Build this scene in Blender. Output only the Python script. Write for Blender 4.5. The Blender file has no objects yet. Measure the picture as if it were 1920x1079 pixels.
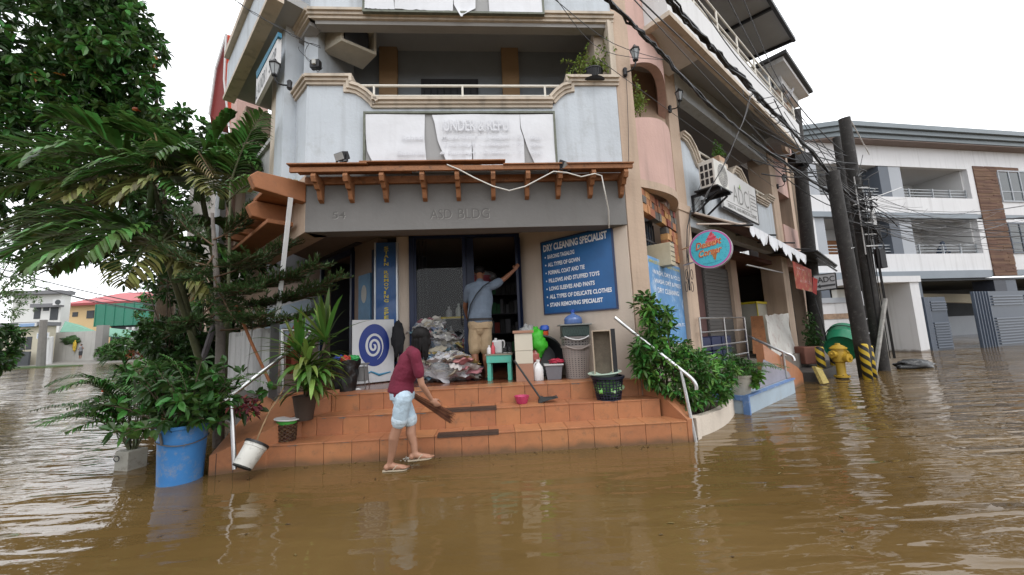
import bpy, bmesh, math, random
import numpy as np
from mathutils import Vector, Matrix, Euler
R_ = math.radians
C = bpy.context.scene.collection
sc = bpy.context.scene
random.seed(5); RNG = np.random.default_rng(11)

# ---------------------------------------------------------------- camera
FPX = 700.0; PITCH = R_(7.0); ROLL = R_(-2.5); CAMZ = 1.35
cam_d = bpy.data.cameras.new('camera'); cam = bpy.data.objects.new('camera', cam_d); C.objects.link(cam)
cam_d.sensor_width = 36; cam_d.lens = FPX/1920*36; cam_d.clip_end = 2000; cam_d.clip_start = .05
_fw = Vector((0, math.cos(PITCH), math.sin(PITCH))); _up = Vector((0, -math.sin(PITCH), math.cos(PITCH))); _rt = Vector((1, 0, 0))
CR = _rt*math.cos(ROLL)+_up*math.sin(ROLL); CU = -_rt*math.sin(ROLL)+_up*math.cos(ROLL)
m = Matrix.Identity(4)
for i in range(3):
    m[i][0] = CR[i]; m[i][1] = CU[i]; m[i][2] = -_fw[i]
m[2][3] = CAMZ
cam.matrix_world = m; sc.camera = cam
# ---------------------------------------------------------------- world and sun (overcast)
w = bpy.data.worlds.new("World"); sc.world = w; w.use_nodes = True
nt = w.node_tree; nt.nodes.clear()
sky = nt.nodes.new('ShaderNodeTexSky'); sky.sky_type = 'NISHITA'; sky.sun_disc = False
sky.sun_elevation = R_(58); sky.sun_rotation = R_(150)
tc = nt.nodes.new('ShaderNodeTexCoord'); nz = nt.nodes.new('ShaderNodeTexNoise'); nz.inputs['Scale'].default_value = 1.6; nz.inputs['Detail'].default_value = 4
cr = nt.nodes.new('ShaderNodeValToRGB'); cr.color_ramp.elements[0].color = (13.2, 13.6, 14.2, 1); cr.color_ramp.elements[1].color = (17., 17.1, 17.3, 1)
cr.color_ramp.elements[0].position = .3; cr.color_ramp.elements[1].position = .62
mx = nt.nodes.new('ShaderNodeMixRGB'); mx.inputs[0].default_value = .9
bg = nt.nodes.new('ShaderNodeBackground'); bg.inputs[1].default_value = .13; ow = nt.nodes.new('ShaderNodeOutputWorld')
nt.links.new(tc.outputs['Generated'], nz.inputs['Vector']); nt.links.new(nz.outputs['Fac'], cr.inputs[0])
nt.links.new(sky.outputs[0], mx.inputs[1]); nt.links.new(cr.outputs[0], mx.inputs[2]); nt.links.new(mx.outputs[0], bg.inputs[0]); nt.links.new(bg.outputs[0], ow.inputs[0])
sd = bpy.data.lights.new('sun', 'SUN'); sd.energy = 1.1; sd.angle = R_(22); sd.color = (1, .97, .93)
sun = bpy.data.objects.new('sun', sd); C.objects.link(sun)
# sun high, behind the camera and to its right
sdir = Vector((math.sin(R_(150))*math.cos(R_(58)), math.cos(R_(150))*math.cos(R_(58)), math.sin(R_(58))))
sun.rotation_euler = sdir.to_track_quat('Z', 'Y').to_euler()
sc.view_settings.view_transform = 'Standard'; sc.view_settings.look = 'None'; sc.view_settings.exposure = 0.0; sc.view_settings.gamma = 1
try: sc.cycles.max_bounces = 8; sc.cycles.transparent_max_bounces = 12
except Exception: pass

# ---------------------------------------------------------------- materials
MATS = {}
def mat(name, col, rough=.75, var=.12, scale=3., bump=.12, bscale=40., streak=0., metal=0., spec=.5, dirt=None, dirtamt=0., island=0., alpha=1., trans=0., ior=1.45, tide=False):
    if name in MATS: return MATS[name]
    M = bpy.data.materials.new(name); M.use_nodes = True; t = M.node_tree; N = t.nodes; Lk = t.links
    b = N['Principled BSDF']; b.inputs['Roughness'].default_value = rough; b.inputs['Metallic'].default_value = metal
    b.inputs['Specular IOR Level'].default_value = spec; b.inputs['IOR'].default_value = ior
    if alpha < 1: b.inputs['Alpha'].default_value = alpha
    if trans: b.inputs['Transmission Weight'].default_value = trans
    geo = N.new('ShaderNodeNewGeometry'); tcn = N.new('ShaderNodeTexCoord')
    cur = None
    rgb = N.new('ShaderNodeRGB'); rgb.outputs[0].default_value = (*col, 1); cur = rgb.outputs[0]
    def mul(sock, fac, lo, hi):
        mr = N.new('ShaderNodeMapRange'); mr.inputs['From Min'].default_value = .3; mr.inputs['From Max'].default_value = .7
        mr.inputs['To Min'].default_value = lo; mr.inputs['To Max'].default_value = hi; Lk.new(fac, mr.inputs['Value'])
        hv = N.new('ShaderNodeHueSaturation'); Lk.new(sock, hv.inputs['Color']); Lk.new(mr.outputs[0], hv.inputs['Value']); return hv.outputs[0]
    if var:
        n = N.new('ShaderNodeTexNoise'); n.inputs['Scale'].default_value = scale; n.inputs['Detail'].default_value = 6; n.inputs['Roughness'].default_value = .65
        Lk.new(tcn.outputs['Object'], n.inputs['Vector']); cur = mul(cur, n.outputs['Fac'], 1-var, 1+var*.6)
    if streak:
        mp = N.new('ShaderNodeMapping'); mp.inputs['Scale'].default_value = (7, 7, .35); Lk.new(geo.outputs['Position'], mp.inputs['Vector'])
        n = N.new('ShaderNodeTexNoise'); n.inputs['Scale'].default_value = 1; n.inputs['Detail'].default_value = 5; Lk.new(mp.outputs[0], n.inputs['Vector'])
        mr = N.new('ShaderNodeMapRange'); mr.inputs['From Min'].default_value = .52; mr.inputs['From Max'].default_value = .78
        mr.inputs['To Max'].default_value = streak; Lk.new(n.outputs['Fac'], mr.inputs['Value'])
        mxn = N.new('ShaderNodeMixRGB'); mxn.inputs[2].default_value = (.11, .10, .085, 1); Lk.new(mr.outputs[0], mxn.inputs[0]); Lk.new(cur, mxn.inputs[1]); cur = mxn.outputs[0]
    if dirtamt:
        n = N.new('ShaderNodeTexNoise'); n.inputs['Scale'].default_value = scale*2.3; n.inputs['Detail'].default_value = 9; n.inputs['Roughness'].default_value = .75
        Lk.new(tcn.outputs['Object'], n.inputs['Vector'])
        mr = N.new('ShaderNodeMapRange'); mr.inputs['From Min'].default_value = .53; mr.inputs['From Max'].default_value = .66; mr.inputs['To Max'].default_value = dirtamt
        Lk.new(n.outputs['Fac'], mr.inputs['Value'])
        mxn = N.new('ShaderNodeMixRGB'); mxn.inputs[2].default_value = (*(dirt or (.12, .09, .06)), 1); Lk.new(mr.outputs[0], mxn.inputs[0]); Lk.new(cur, mxn.inputs[1]); cur = mxn.outputs[0]
    if tide:                                       # dried mud left by the flood up to an uneven line
        sp = N.new('ShaderNodeSeparateXYZ'); Lk.new(geo.outputs['Position'], sp.inputs[0])
        n = N.new('ShaderNodeTexNoise'); n.inputs['Scale'].default_value = 5; n.inputs['Detail'].default_value = 7; Lk.new(geo.outputs['Position'], n.inputs['Vector'])
        ma = N.new('ShaderNodeMath'); ma.operation = 'MULTIPLY_ADD'; ma.inputs[1].default_value = -.16; Lk.new(n.outputs['Fac'], ma.inputs[0]); Lk.new(sp.outputs['Z'], ma.inputs[2])
        mr = N.new('ShaderNodeMapRange'); mr.inputs['From Min'].default_value = -.06; mr.inputs['From Max'].default_value = .02; mr.inputs['To Min'].default_value = .8; mr.inputs['To Max'].default_value = 0.; Lk.new(ma.outputs[0], mr.inputs['Value'])
        mxn = N.new('ShaderNodeMixRGB'); mxn.inputs[2].default_value = (.105, .072, .042, 1); Lk.new(mr.outputs[0], mxn.inputs[0]); Lk.new(cur, mxn.inputs[1]); cur = mxn.outputs[0]
    if island:
        hs = N.new('ShaderNodeHueSaturation'); mr = N.new('ShaderNodeMapRange'); mr.inputs['To Min'].default_value = 1-island; mr.inputs['To Max'].default_value = 1+island
        Lk.new(geo.outputs['Random Per Island'], mr.inputs['Value']); Lk.new(mr.outputs[0], hs.inputs['Value']); Lk.new(cur, hs.inputs['Color'])
        mr2 = N.new('ShaderNodeMapRange'); mr2.inputs['To Min'].default_value = .5-island*.06; mr2.inputs['To Max'].default_value = .5+island*.06
        Lk.new(geo.outputs['Random Per Island'], mr2.inputs['Value']); Lk.new(mr2.outputs[0], hs.inputs['Hue']); cur = hs.outputs[0]
    Lk.new(cur, b.inputs['Base Color'])
    if bump:
        n = N.new('ShaderNodeTexNoise'); n.inputs['Scale'].default_value = bscale; n.inputs['Detail'].default_value = 5; Lk.new(tcn.outputs['Object'], n.inputs['Vector'])
        bp = N.new('ShaderNodeBump'); bp.inputs['Strength'].default_value = bump; bp.inputs['Distance'].default_value = .02; Lk.new(n.outputs['Fac'], bp.inputs['Height']); Lk.new(bp.outputs[0], b.inputs['Normal'])
    MATS[name] = M; return M
def leafmat(name, col, island=.45, rough=.45, tr=.25):
    M = mat(name, col, rough=rough, var=.25, scale=1.2, bump=0, island=island)
    N = M.node_tree.nodes; b = N['Principled BSDF']; out = [n for n in N if n.type == 'OUTPUT_MATERIAL'][0]
    tb = N.new('ShaderNodeBsdfTranslucent'); src = b.inputs['Base Color'].links[0].from_socket
    M.node_tree.links.new(src, tb.inputs[0]); ms = N.new('ShaderNodeMixShader'); ms.inputs[0].default_value = tr
    M.node_tree.links.new(b.outputs[0], ms.inputs[1]); M.node_tree.links.new(tb.outputs[0], ms.inputs[2]); M.node_tree.links.new(ms.outputs[0], out.inputs[0]); return M

# ---------------------------------------------------------------- geometry helpers
class MB:
    def __init__(s): s.v = []; s.f = []; s.mi = []; s.n = 0; s.arr = []
    def add(s, vs, fs, mi=0):
        b = s.n; s.v += [tuple(v) for v in vs]; s.n += len(vs)
        for f in fs: s.f.append([b+i for i in f]); s.mi.append(mi)
        return s
    def obox(s, o, a, b, c, mi=0):
        o, a, b, c = map(Vector, (o, a, b, c))
        vs = [o, o+a, o+a+b, o+b, o+c, o+a+c, o+a+b+c, o+b+c]
        return s.add(vs, [(0, 3, 2, 1), (4, 5, 6, 7), (0, 1, 5, 4), (1, 2, 6, 5), (2, 3, 7, 6), (3, 0, 4, 7)], mi)
    def box(s, c, d, mi=0, rz=0):
        c = Vector(c); r = Matrix.Rotation(rz, 3, 'Z')
        a, b, e = r@Vector((d[0], 0, 0)), r@Vector((0, d[1], 0)), Vector((0, 0, d[2]))
        return s.obox(c-a/2-b/2-e/2, a, b, e, mi)
    def prism(s, pts, vec, mi=0):
        vec = Vector(vec); pts = [Vector(p) for p in pts]; n = len(pts)
        return s.add(pts+[p+vec for p in pts], [list(range(n))[::-1], list(range(n, 2*n))]+[(i, (i+1) % n, n+(i+1) % n, n+i) for i in range(n)], mi)
    def poly(s, pts, mi=0): return s.add(pts, [list(range(len(pts)))], mi)
    def tube(s, pts, r, seg=8, mi=0, cap=True, flat=None):
        pts = [Vector(p) for p in pts]; n = len(pts)
        rs = r if isinstance(r, (list, tuple)) else [r]*n
        up = None; vs = []
        for i, p in enumerate(pts):
            d = (pts[min(i+1, n-1)]-pts[max(i-1, 0)])
            if d.length < 1e-9: d = Vector((0, 0, 1))
            d.normalize()
            if up is None: up = Vector((0, 0, 1)) if abs(d.z) < .9 else Vector((0, 1, 0))
            x = up.cross(d)
            if x.length < 1e-6: x = Vector((1, 0, 0)).cross(d)
            x.normalize(); y = d.cross(x); up = y
            rr = rs[i]; rx, ry = rr if isinstance(rr, (list, tuple)) else (rr, rr)
            for k in range(seg):
                a = 2*math.pi*k/seg; vs.append(p+x*math.cos(a)*rx+y*math.sin(a)*ry)
        fs = [(i*seg+k, i*seg+(k+1) % seg, (i+1)*seg+(k+1) % seg, (i+1)*seg+k) for i in range(n-1) for k in range(seg)]
        if cap: fs += [list(range(seg))[::-1], [(n-1)*seg+k for k in range(seg)]]
        return s.add(vs, fs, mi)
    def lathe(s, prof, c=(0, 0, 0), seg=20, mi=0, M=None, sx=1, sy=1):
        c = Vector(c); vs = []; n = len(prof)
        for r, z in prof:
            for k in range(seg):
                a = 2*math.pi*k/seg; v = Vector((math.cos(a)*r*sx, math.sin(a)*r*sy, z)); vs.append((M@v if M else v)+c)
        fs = [(i*seg+k, i*seg+(k+1) % seg, (i+1)*seg+(k+1) % seg, (i+1)*seg+k) for i in range(n-1) for k in range(seg)]
        if prof[0][0] > 1e-4: fs.append(list(range(seg))[::-1])
        if prof[-1][0] > 1e-4: fs.append([(n-1)*seg+k for k in range(seg)])
        return s.add(vs, fs, mi)
    def ell(s, c, r, seg=12, rings=8, mi=0, M=None):
        prof = [(math.sin(math.pi*i/rings), -math.cos(math.pi*i/rings)) for i in range(rings+1)]
        prof[0] = (1e-5, -1); prof[-1] = (1e-5, 1)
        c = Vector(c); vs = []
        for a, z in prof:
            for k in range(seg):
                t = 2*math.pi*k/seg; v = Vector((math.cos(t)*a*r[0], math.sin(t)*a*r[1], z*r[2])); vs.append((M@v if M else v)+c)
        n = rings+1
        return s.add(vs, [(i*seg+k, i*seg+(k+1) % seg, (i+1)*seg+(k+1) % seg, (i+1)*seg+k) for i in range(n-1) for k in range(seg)], mi)
    def bulk(s, V, F, mi=0):                       # numpy vertices and faces
        s.arr.append((np.asarray(V, float), np.asarray(F, int), mi)); return s
    def mesh(s, name, mats):
        me = bpy.data.meshes.new(name)
        V = list(s.v); F = list(s.f); MI = list(s.mi)
        if s.arr:
            Vs = [np.array(V).reshape(-1, 3)] if V else []; b = len(V)
            for a, f, mi in s.arr:
                Vs.append(a); F += (f+b).tolist(); MI += [mi]*len(f); b += len(a)
            V = np.concatenate(Vs)
            me.from_pydata(V.tolist(), [], F)
        else: me.from_pydata(V, [], F)
        for mm in (mats if isinstance(mats, (list, tuple)) else [mats]): me.materials.append(mm)
        if len(me.materials) > 1 and len(me.polygons) == len(MI): me.polygons.foreach_set('material_index', MI)
        return me
    def build(s, name, mats, parent=None, smooth=False, bevel=0, flipfix=True, label=None, M=None):
        me = s.mesh(name, mats)
        if M is not None: me.transform(M)
        if flipfix and not s.arr:
            bm = bmesh.new(); bm.from_mesh(me); bmesh.ops.recalc_face_normals(bm, faces=bm.faces)
            bm.to_mesh(me); bm.free()
        o = bpy.data.objects.new(name, me); C.objects.link(o)
        if smooth:
            for p in me.polygons: p.use_smooth = True
            if smooth == 'auto': me.set_sharp_from_angle(angle=R_(40))
        if bevel:
            b = o.modifiers.new('bevel', 'BEVEL'); b.width = bevel; b.segments = 2; b.limit_method = 'ANGLE'
        if label: o['label'] = label
        par(o, parent); return o
def par(o, parent):
    if parent is not None:
        o.parent = parent
        rt = parent
        o.matrix_parent_inverse = parent_world(parent).inverted()
def parent_world(p):
    return (p.parent and parent_world(p.parent)@p.matrix_parent_inverse or Matrix.Identity(4))@p.matrix_basis if p.parent else p.matrix_basis.copy()
def thing(name, label, cat, loc=(0, 0, 0), rz=0, group=None):
    o = bpy.data.objects.new(name, None); C.objects.link(o); o.empty_display_size = .2
    o.location = loc; o.rotation_euler = (0, 0, rz); o['label'] = label; o['category'] = cat
    if group: o['group'] = group
    return o
def tag(o, label, cat, group=None):
    o['label'] = label; o['category'] = cat
    if group: o['group'] = group
    return o
def struct(o, kind='structure'): o['kind'] = kind; return o
def copy_tree(o, parent=None):
    c = o.copy(); C.objects.link(c)
    if parent is not None: c.parent = parent; c.matrix_parent_inverse = o.matrix_parent_inverse.copy()
    for ch in list(o.children): copy_tree(ch, c)
    return c
def ray(x, y): return _fw+CR*((x-960)/FPX)+CU*((539.5-y)/FPX)
def Z(x, y, z=0.):
    d = ray(x, y); t = (z-CAMZ)/d.z; return Vector((0, 0, CAMZ))+d*t
def D(x, y, depth):          # a point at a given depth in front of the camera
    return Vector((0, 0, CAMZ))+ray(x, y)*depth
class Frame:
    def __init__(s, o, h, flip=False):
        a = R_(h); s.o = Vector((o[0], o[1], 0)); s.F = Vector((math.sin(a), math.cos(a), 0)); s.N = Vector((math.cos(a), -math.sin(a), 0))
        if flip: s.N = -s.N
        s.U = Vector((0, 0, 1)); s.h = h
    def p(s, a, n=0., z=0.): return s.o+s.F*a+s.N*n+s.U*z
    def px(s, x, y, n=0.):
        d = ray(x, y); q = s.o+s.N*n; c = Vector((0, 0, CAMZ)); t = (q-c).dot(s.N)/d.dot(s.N); P = c+d*t-q
        return P.dot(s.F), P.z
    def P(s, x, y, n=0.):
        a, z = s.px(x, y, n); return s.p(a, n, z)
    def box(s, mb, s0, s1, n0, n1, z0, z1, mi=0):
        mb.obox(s.p(s0, n0, z0), s.F*(s1-s0), s.N*(n1-n0), s.U*(z1-z0), mi)
    def strip(s, mb, prof, h0, n0, n1, mi=0):      # band following a profile of (s, z): thickness h0 downwards
        for (a, za), (b, zb) in zip(prof[:-1], prof[1:]):
            d = Vector((b-a, zb-za)); d.normalize(); ox, oz = d.y*h0, -d.x*h0
            mb.prism([s.p(a, n0, za), s.p(b, n0, zb), s.p(b+ox*0, n0, zb+min(oz, -h0)), s.p(a+ox*0, n0, za+min(oz, -h0))], s.N*(n1-n0), mi)
def textmesh(txt, w_, h_, thick=0.0, bold=0.0, shear=0.):
    cu = bpy.data.curves.new('t', 'FONT'); cu.body = txt; cu.size = 1; cu.offset = bold; cu.shear = shear; cu.resolution_u = 3
    o = bpy.data.objects.new('t', cu); C.objects.link(o); bpy.context.view_layer.update()
    dg = bpy.context.evaluated_depsgraph_get(); me = bpy.data.meshes.new_from_object(o.evaluated_get(dg))
    V = np.array([v.co[:] for v in me.vertices]); F = [list(p.vertices) for p in me.polygons]
    bpy.data.objects.remove(o); bpy.data.curves.remove(cu); bpy.data.meshes.remove(me)
    mn = V.min(0); mxx = V.max(0); sz = mxx-mn; V = (V-mn)
    V[:, 0] *= w_/max(sz[0], 1e-6); V[:, 1] *= h_/max(sz[1], 1e-6)
    return V, F
def text(mb, txt, fr, s0, z0, w_, h_, n, mi=0, bold=0.01, vertical=False, shear=0., seg=None):
    """lay text on a frame plane (slightly proud)"""
    V, F = textmesh(txt, w_, h_, bold=bold, shear=shear)
    mb.add([fr.p(s0+v[0], n, z0+v[1]) for v in V], F, mi)
def remesh(mb, name, mats, voxel, parent, smooth_it=3, label=None, M=None):
    me = mb.mesh(name, mats); o = bpy.data.objects.new(name, me); C.objects.link(o)
    if M is not None: me.transform(M)
    r = o.modifiers.new('r', 'REMESH'); r.mode = 'VOXEL'; r.voxel_size = voxel; r.use_smooth_shade = True
    if smooth_it: q = o.modifiers.new('s', 'SMOOTH'); q.iterations = smooth_it; q.factor = .5
    bpy.context.view_layer.update()
    dg = bpy.context.evaluated_depsgraph_get(); n = bpy.data.meshes.new_from_object(o.evaluated_get(dg))
    o.modifiers.clear(); o.data = n; bpy.data.meshes.remove(me); n.name = name
    for p in n.polygons: p.use_smooth = True
    if not n.materials:
        for mm in (mats if isinstance(mats, (list, tuple)) else [mats]): n.materials.append(mm)
    if label: o['label'] = label
    par(o, parent); return o
def lerp(a, b, t): return a+(b-a)*t
def bez(a, b, c, n=10):
    a, b, c = Vector(a), Vector(b), Vector(c)
    return [a*(1-t)**2+b*2*t*(1-t)+c*t*t for t in [i/n for i in range(n+1)]]
def sag(a, b, d, n=14):
    a, b = Vector(a), Vector(b); return [a.lerp(b, i/n)-Vector((0, 0, d*4*(i/n)*(1-i/n))) for i in range(n+1)]

# shared materials
blue = mat('pale_blue_paint', (.48, .52, .56), .8, .09, 1.2, .2, 25, streak=.30, dirt=(.30, .31, .30), dirtamt=.35)
tan = mat('tan_paint', (.46, .345, .26), .8, .10, 1.5, .2, 25, streak=.35)
beige = mat('beige_paint', (.58, .49, .41), .8, .06, 1.5, .15, 30, streak=.12)
pink = mat('pink_paint', (.52, .345, .30), .85, .10, 1.5, .2, 25, streak=.35)
cream = mat('cream_moulding', (.50, .43, .35), .8, .12, 2, .2, 30, streak=.5)
greyp = mat('shaded_fascia_grey', (.165, .16, .155), .85, .10, 1.5, .15, 20, streak=.2)  # base grey darkened for the shade under the awning
soff = mat('grey_soffit', (.33, .33, .33), .85, .08, 1.2, .1)
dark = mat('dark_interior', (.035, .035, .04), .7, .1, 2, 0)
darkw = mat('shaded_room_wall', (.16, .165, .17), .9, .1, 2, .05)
white = mat('white_paint', (.60, .60, .60), .75, .05, 1, .08, streak=.12)
steel = mat('stainless_steel', (.55, .55, .55), .28, .1, 8, .02, metal=1.)
railm = mat('cream_rail_paint', (.66, .63, .56), .5, .05, 6, 0)
black = mat('black_plastic', (.012, .012, .014), .45, .1, 8, .05)
wood = mat('orange_timber', (.27, .115, .048), .65, .22, 5, .3, 60, dirt=(.05, .03, .02), dirtamt=.6)
orangew = mat('orange_concrete', (.30, .12, .05), .7, .15, 2.5, .15, 30, dirt=(.10, .06, .04), dirtamt=.35)
tile = mat('terracotta_tile', (.385, .162, .076), .38, .12, 5, .08, 30, island=.07, dirt=(.17, .105, .065), dirtamt=.55, tide=True)
grout = mat('dark_grout', (.05, .04, .035), .9, .1, 9, 0)
glass = mat('dark_glass', (.02, .025, .03), .04, 0, 1, 0, spec=.8)
# ================================================================ SETTING: water, road, ground
def water_mat():
    M = bpy.data.materials.new('muddy_flood_water'); M.use_nodes = True; t = M.node_tree; N = t.nodes; Lk = t.links; b = N['Principled BSDF']
    b.inputs['Roughness'].default_value = .02; b.inputs['IOR'].default_value = 1.36; b.inputs['Specular IOR Level'].default_value = .5
    geo = N.new('ShaderNodeNewGeometry')
    n0 = N.new('ShaderNodeTexNoise'); n0.inputs['Scale'].default_value = .45; n0.inputs['Detail'].default_value = 5; Lk.new(geo.outputs['Position'], n0.inputs['Vector'])
    r = N.new('ShaderNodeValToRGB'); r.color_ramp.elements[0].color = (.100, .061, .021, 1); r.color_ramp.elements[1].color = (.140, .089, .034, 1)
    r.color_ramp.elements[0].position = .35; r.color_ramp.elements[1].position = .68; Lk.new(n0.outputs['Fac'], r.inputs[0]); Lk.new(r.outputs[0], b.inputs['Base Color'])
    def mapped(rot, scale):
        mp = N.new('ShaderNodeMapping'); mp.inputs['Rotation'].default_value = (0, 0, R_(rot)); mp.inputs['Scale'].default_value = scale; Lk.new(geo.outputs['Position'], mp.inputs['Vector']); return mp.outputs[0]
    def noise(vec, sc_, det, dist=0.):
        n = N.new('ShaderNodeTexNoise'); n.inputs['Scale'].default_value = sc_; n.inputs['Detail'].default_value = det; n.inputs['Distortion'].default_value = dist; Lk.new(vec, n.inputs['Vector']); return n.outputs['Fac']
    def math_(op, a, b_):
        n = N.new('ShaderNodeMath'); n.operation = op
        for i, q in enumerate((a, b_)):
            if isinstance(q, (int, float)): n.inputs[i].default_value = q
            else: Lk.new(q, n.inputs[i])
        return n.outputs[0]
    a = noise(mapped(8, (.7, 4.2, 1)), 1.0, 1.2, .5)        # long crests running across the view
    c = noise(mapped(-12, (1.2, 3.6, 1)), 2.0, 1.5, .6)
    d = noise(mapped(20, (1.6, 3.6, 1)), 4.5, 1.5, .4)
    e = noise(mapped(0, (1, 1, 1)), .35, 1.5)               # patches of calm and ruffled water
    em = N.new('ShaderNodeMapRange'); em.inputs['From Min'].default_value = .35; em.inputs['From Max'].default_value = .65; em.inputs['To Min'].default_value = .35; em.inputs['To Max'].default_value = 1.15; Lk.new(e, em.inputs['Value'])
    sep = N.new('ShaderNodeSeparateXYZ'); Lk.new(geo.outputs['Position'], sep.inputs[0])
    # sheltered, calmer water in front of the steps: centre of the view
    ax = math_('ABSOLUTE', math_('ADD', sep.outputs['X'], .6), 0)
    cm = N.new('ShaderNodeMapRange'); cm.inputs['From Min'].default_value = 1.3; cm.inputs['From Max'].default_value = 4.5; cm.inputs['To Min'].default_value = .42; cm.inputs['To Max'].default_value = 1.35; Lk.new(ax, cm.inputs['Value'])
    h = math_('ADD', math_('ADD', math_('MULTIPLY', a, 1.25), math_('MULTIPLY', c, .36)), math_('MULTIPLY', d, .09))
    h = math_('MULTIPLY', h, math_('MULTIPLY', em.outputs[0], cm.outputs[0]))
    bp = N.new('ShaderNodeBump'); bp.inputs['Strength'].default_value = 1.; bp.inputs['Distance'].default_value = .034; Lk.new(h, bp.inputs['Height']); Lk.new(bp.outputs[0], b.inputs['Normal'])
    return M
wm = water_mat()
mb = MB(); mb.add([(-400, -30, 0), (400, -30, 0), (400, 400, 0), (-400, 400, 0)], [(0, 1, 2, 3)])
struct(mb.build('flood_water', wm))
asphalt = mat('wet_asphalt', (.07, .065, .06), .35, .2, 1.5, .2, 60)
mb = MB(); mb.add([(-500, -60, -.5), (500, -60, -.5), (500, 500, -.5), (-500, 500, -.5)], [(0, 1, 2, 3)])
struct(mb.build('ground', asphalt))
# far left: the street climbs out of the flood
mb = MB()
A, B_ = Z(60, 684, .02), Z(560, 676, .02)
pts = [Vector((-100, 36, -.1)), Vector((-56, 36, -.1)), Vector((-36, 40, -.1)), Vector((-30, 46, -.1)), Vector((-30, 120, 1.4)), Vector((-150, 120, 1.4)), Vector((-150, 36, .2))]
far = [Vector((-56, 47, .45)), Vector((-34, 50, .45))]
mb.add([(-120, 34, -.1), (-62, 40, -.1), (-40, 44, -.1), (-28, 47, -.1), (-120, 50, .45), (-64, 49, .5), (-42, 51, .5), (-28, 53, .5), (-120, 140, 1.), (-64, 140, 1.), (-42, 140, 1.), (-28, 140, 1.)],
       [(0, 1, 5, 4), (1, 2, 6, 5), (2, 3, 7, 6), (4, 5, 9, 8), (5, 6, 10, 9), (6, 7, 11, 10)])
struct(mb.build('road', mat('damp_concrete_road', (.22, .21, .19), .6, .2, .6, .1)))

# ================================================================ THE CORNER BUILDING
K1 = (1.68, 5.16)
FP = Frame(K1, 86)                 # chamfered front, s<0 to the left
FK = Frame(K1, -48, True)          # skewed wall beside the door
FD = Frame((0.14, 6.55), 86)       # door plane
FR = Frame((3.44, 6.85), 50)       # right wing
FL = Frame((-3.51, 5.37), -47, True)   # left wing
PZ = .665
bld = thing('corner_building', 'three storey pale blue and tan corner building with curved balcony walls and steps', 'building', (0, 5.6, 0))
def B(name, mb, m, **k): return mb.build(name, m, bld, **k)

# --- steps
stp = [(.66, .96, PZ-.43), (.30, .64, PZ-.215), (0, 0, PZ)]
FS = Frame((1.68, 5.150), 86.7)     # s=0 at right end of top riser, n=0 = top riser
steps = thing('entrance_steps', 'three wide terracotta tiled steps rising out of the brown water', 'steps', (-.5, 4.6, 0))
def tiled(mb, frame, s0, s1, n, z0, z1, tw, off=0., mi=0, along='riser', n1=None):
    s = s0-off
    while s < s1-.01:
        a, b = max(s, s0), min(s+tw, s1)
        if b-a > .01:
            if along == 'riser': frame.box(mb, a+.002, b-.002, n-.01, n+.004, z0+.002, z1-.003, mi)
            else: frame.box(mb, a+.002, b-.002, n, n1, z0-.01, z1, mi)
        s += tw
lv = [(.60, -1.0, .235, (-4.50, .27)), (.30, .235, .450, (-4.28, .10)), (0., .450, PZ, (-4.06, .0))]
core = MB(); tl = MB()
for k, (n, z0, z1, (s0, s1)) in enumerate(lv):
    FS.box(core, s0, s1, -.35, n-.01, z0 if z0 > 0 else -.45, z1-.012)
    tiled(tl, FS, s0, s1, n, -.3 if k == 0 else z0, z1, .305, .13*k)
    nb = n-.30 if k < 2 else n-.30
    tiled(tl, FS, s0, s1, nb+(.005), z1, z1+.006, .305, .13*k, along='tread', n1=n+.012)
core.build('step_core', grout, steps)
tl.build('tile', tile, steps, bevel=.003)
# worn nosing strips and mortar scars
ns = MB()
for (xa, xb, y_, n, z) in [(828, 931, 762, .30, .45), (820, 935, 805, .60, .235)]:
    x0, x1 = FS.px(xa, y_, n)[0], FS.px(xb, y_, n)[0]; FS.box(ns, x0, x1, n-.10, n+.0135, z-.022, z+.013)
ns.build('nosing_strip', mat('dark_brown_strip', (.06, .035, .025), .6, .2, 10, .3), steps)
ms = MB(); rr = random.Random(3)
for n, z, a0, a1 in [(.30, .45, -4.1, -2.2), (.60, .235, -4.3, -1.9), (0, PZ, -3.9, -.2)]:
    s = a0
    while s < a1:
        L_ = rr.uniform(.06, .3); h = rr.uniform(.012, .032)
        k = 5; top = [FS.p(s+L_*i/k, n+.0052, z+.002) for i in range(k+1)]; bot = [FS.p(s+L_*i/k, n+.0052, z-h*rr.uniform(.4, 1)*(1 if 0 < i < k else .3)) for i in range(k, -1, -1)]
        ms.prism(top+bot, FS.N*.003); s += L_+rr.uniform(.02, .35 if z < .6 else .7)
ms.build('mortar_scar', mat('mortar_grey', (.17, .165, .16), .95, .3, 20, .3), steps)
# cheeks: sloping side walls
ck = MB(); ckt = MB()
def wedge(mb, pts, tops):
    n = len(pts); lo = [Vector((p[0], p[1], -.45)) for p in pts]; hi = [Vector((p[0], p[1], t)) for p, t in zip(pts, tops)]
    mb.add(lo+hi, [list(range(n))[::-1], list(range(n, 2*n))]+[(i, (i+1) % n, n+(i+1) % n, n+i) for i in range(n)])
a0 = FS.p(-4.50, .62); a1 = Z(390, 893, 0); a2 = a1+Vector((-.25, 1.2, 0)); a3 = FS.p(-4.0, -.1)
wedge(ck, [a0, a1, a2, a3], [.40, .20, .66, .72]); ck.build('side_wall', mat('terracotta_side', (.36, .15, .07), .45, .12, 6, .1, dirt=(.15, .08, .05), dirtamt=.4, tide=True), steps, bevel=.004); ck = MB()
b0 = FS.p(.40, .60); b1 = FS.p(.44, .60); b2 = FS.p(.30, -.1); b3 = FS.p(0, -.02)
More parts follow.
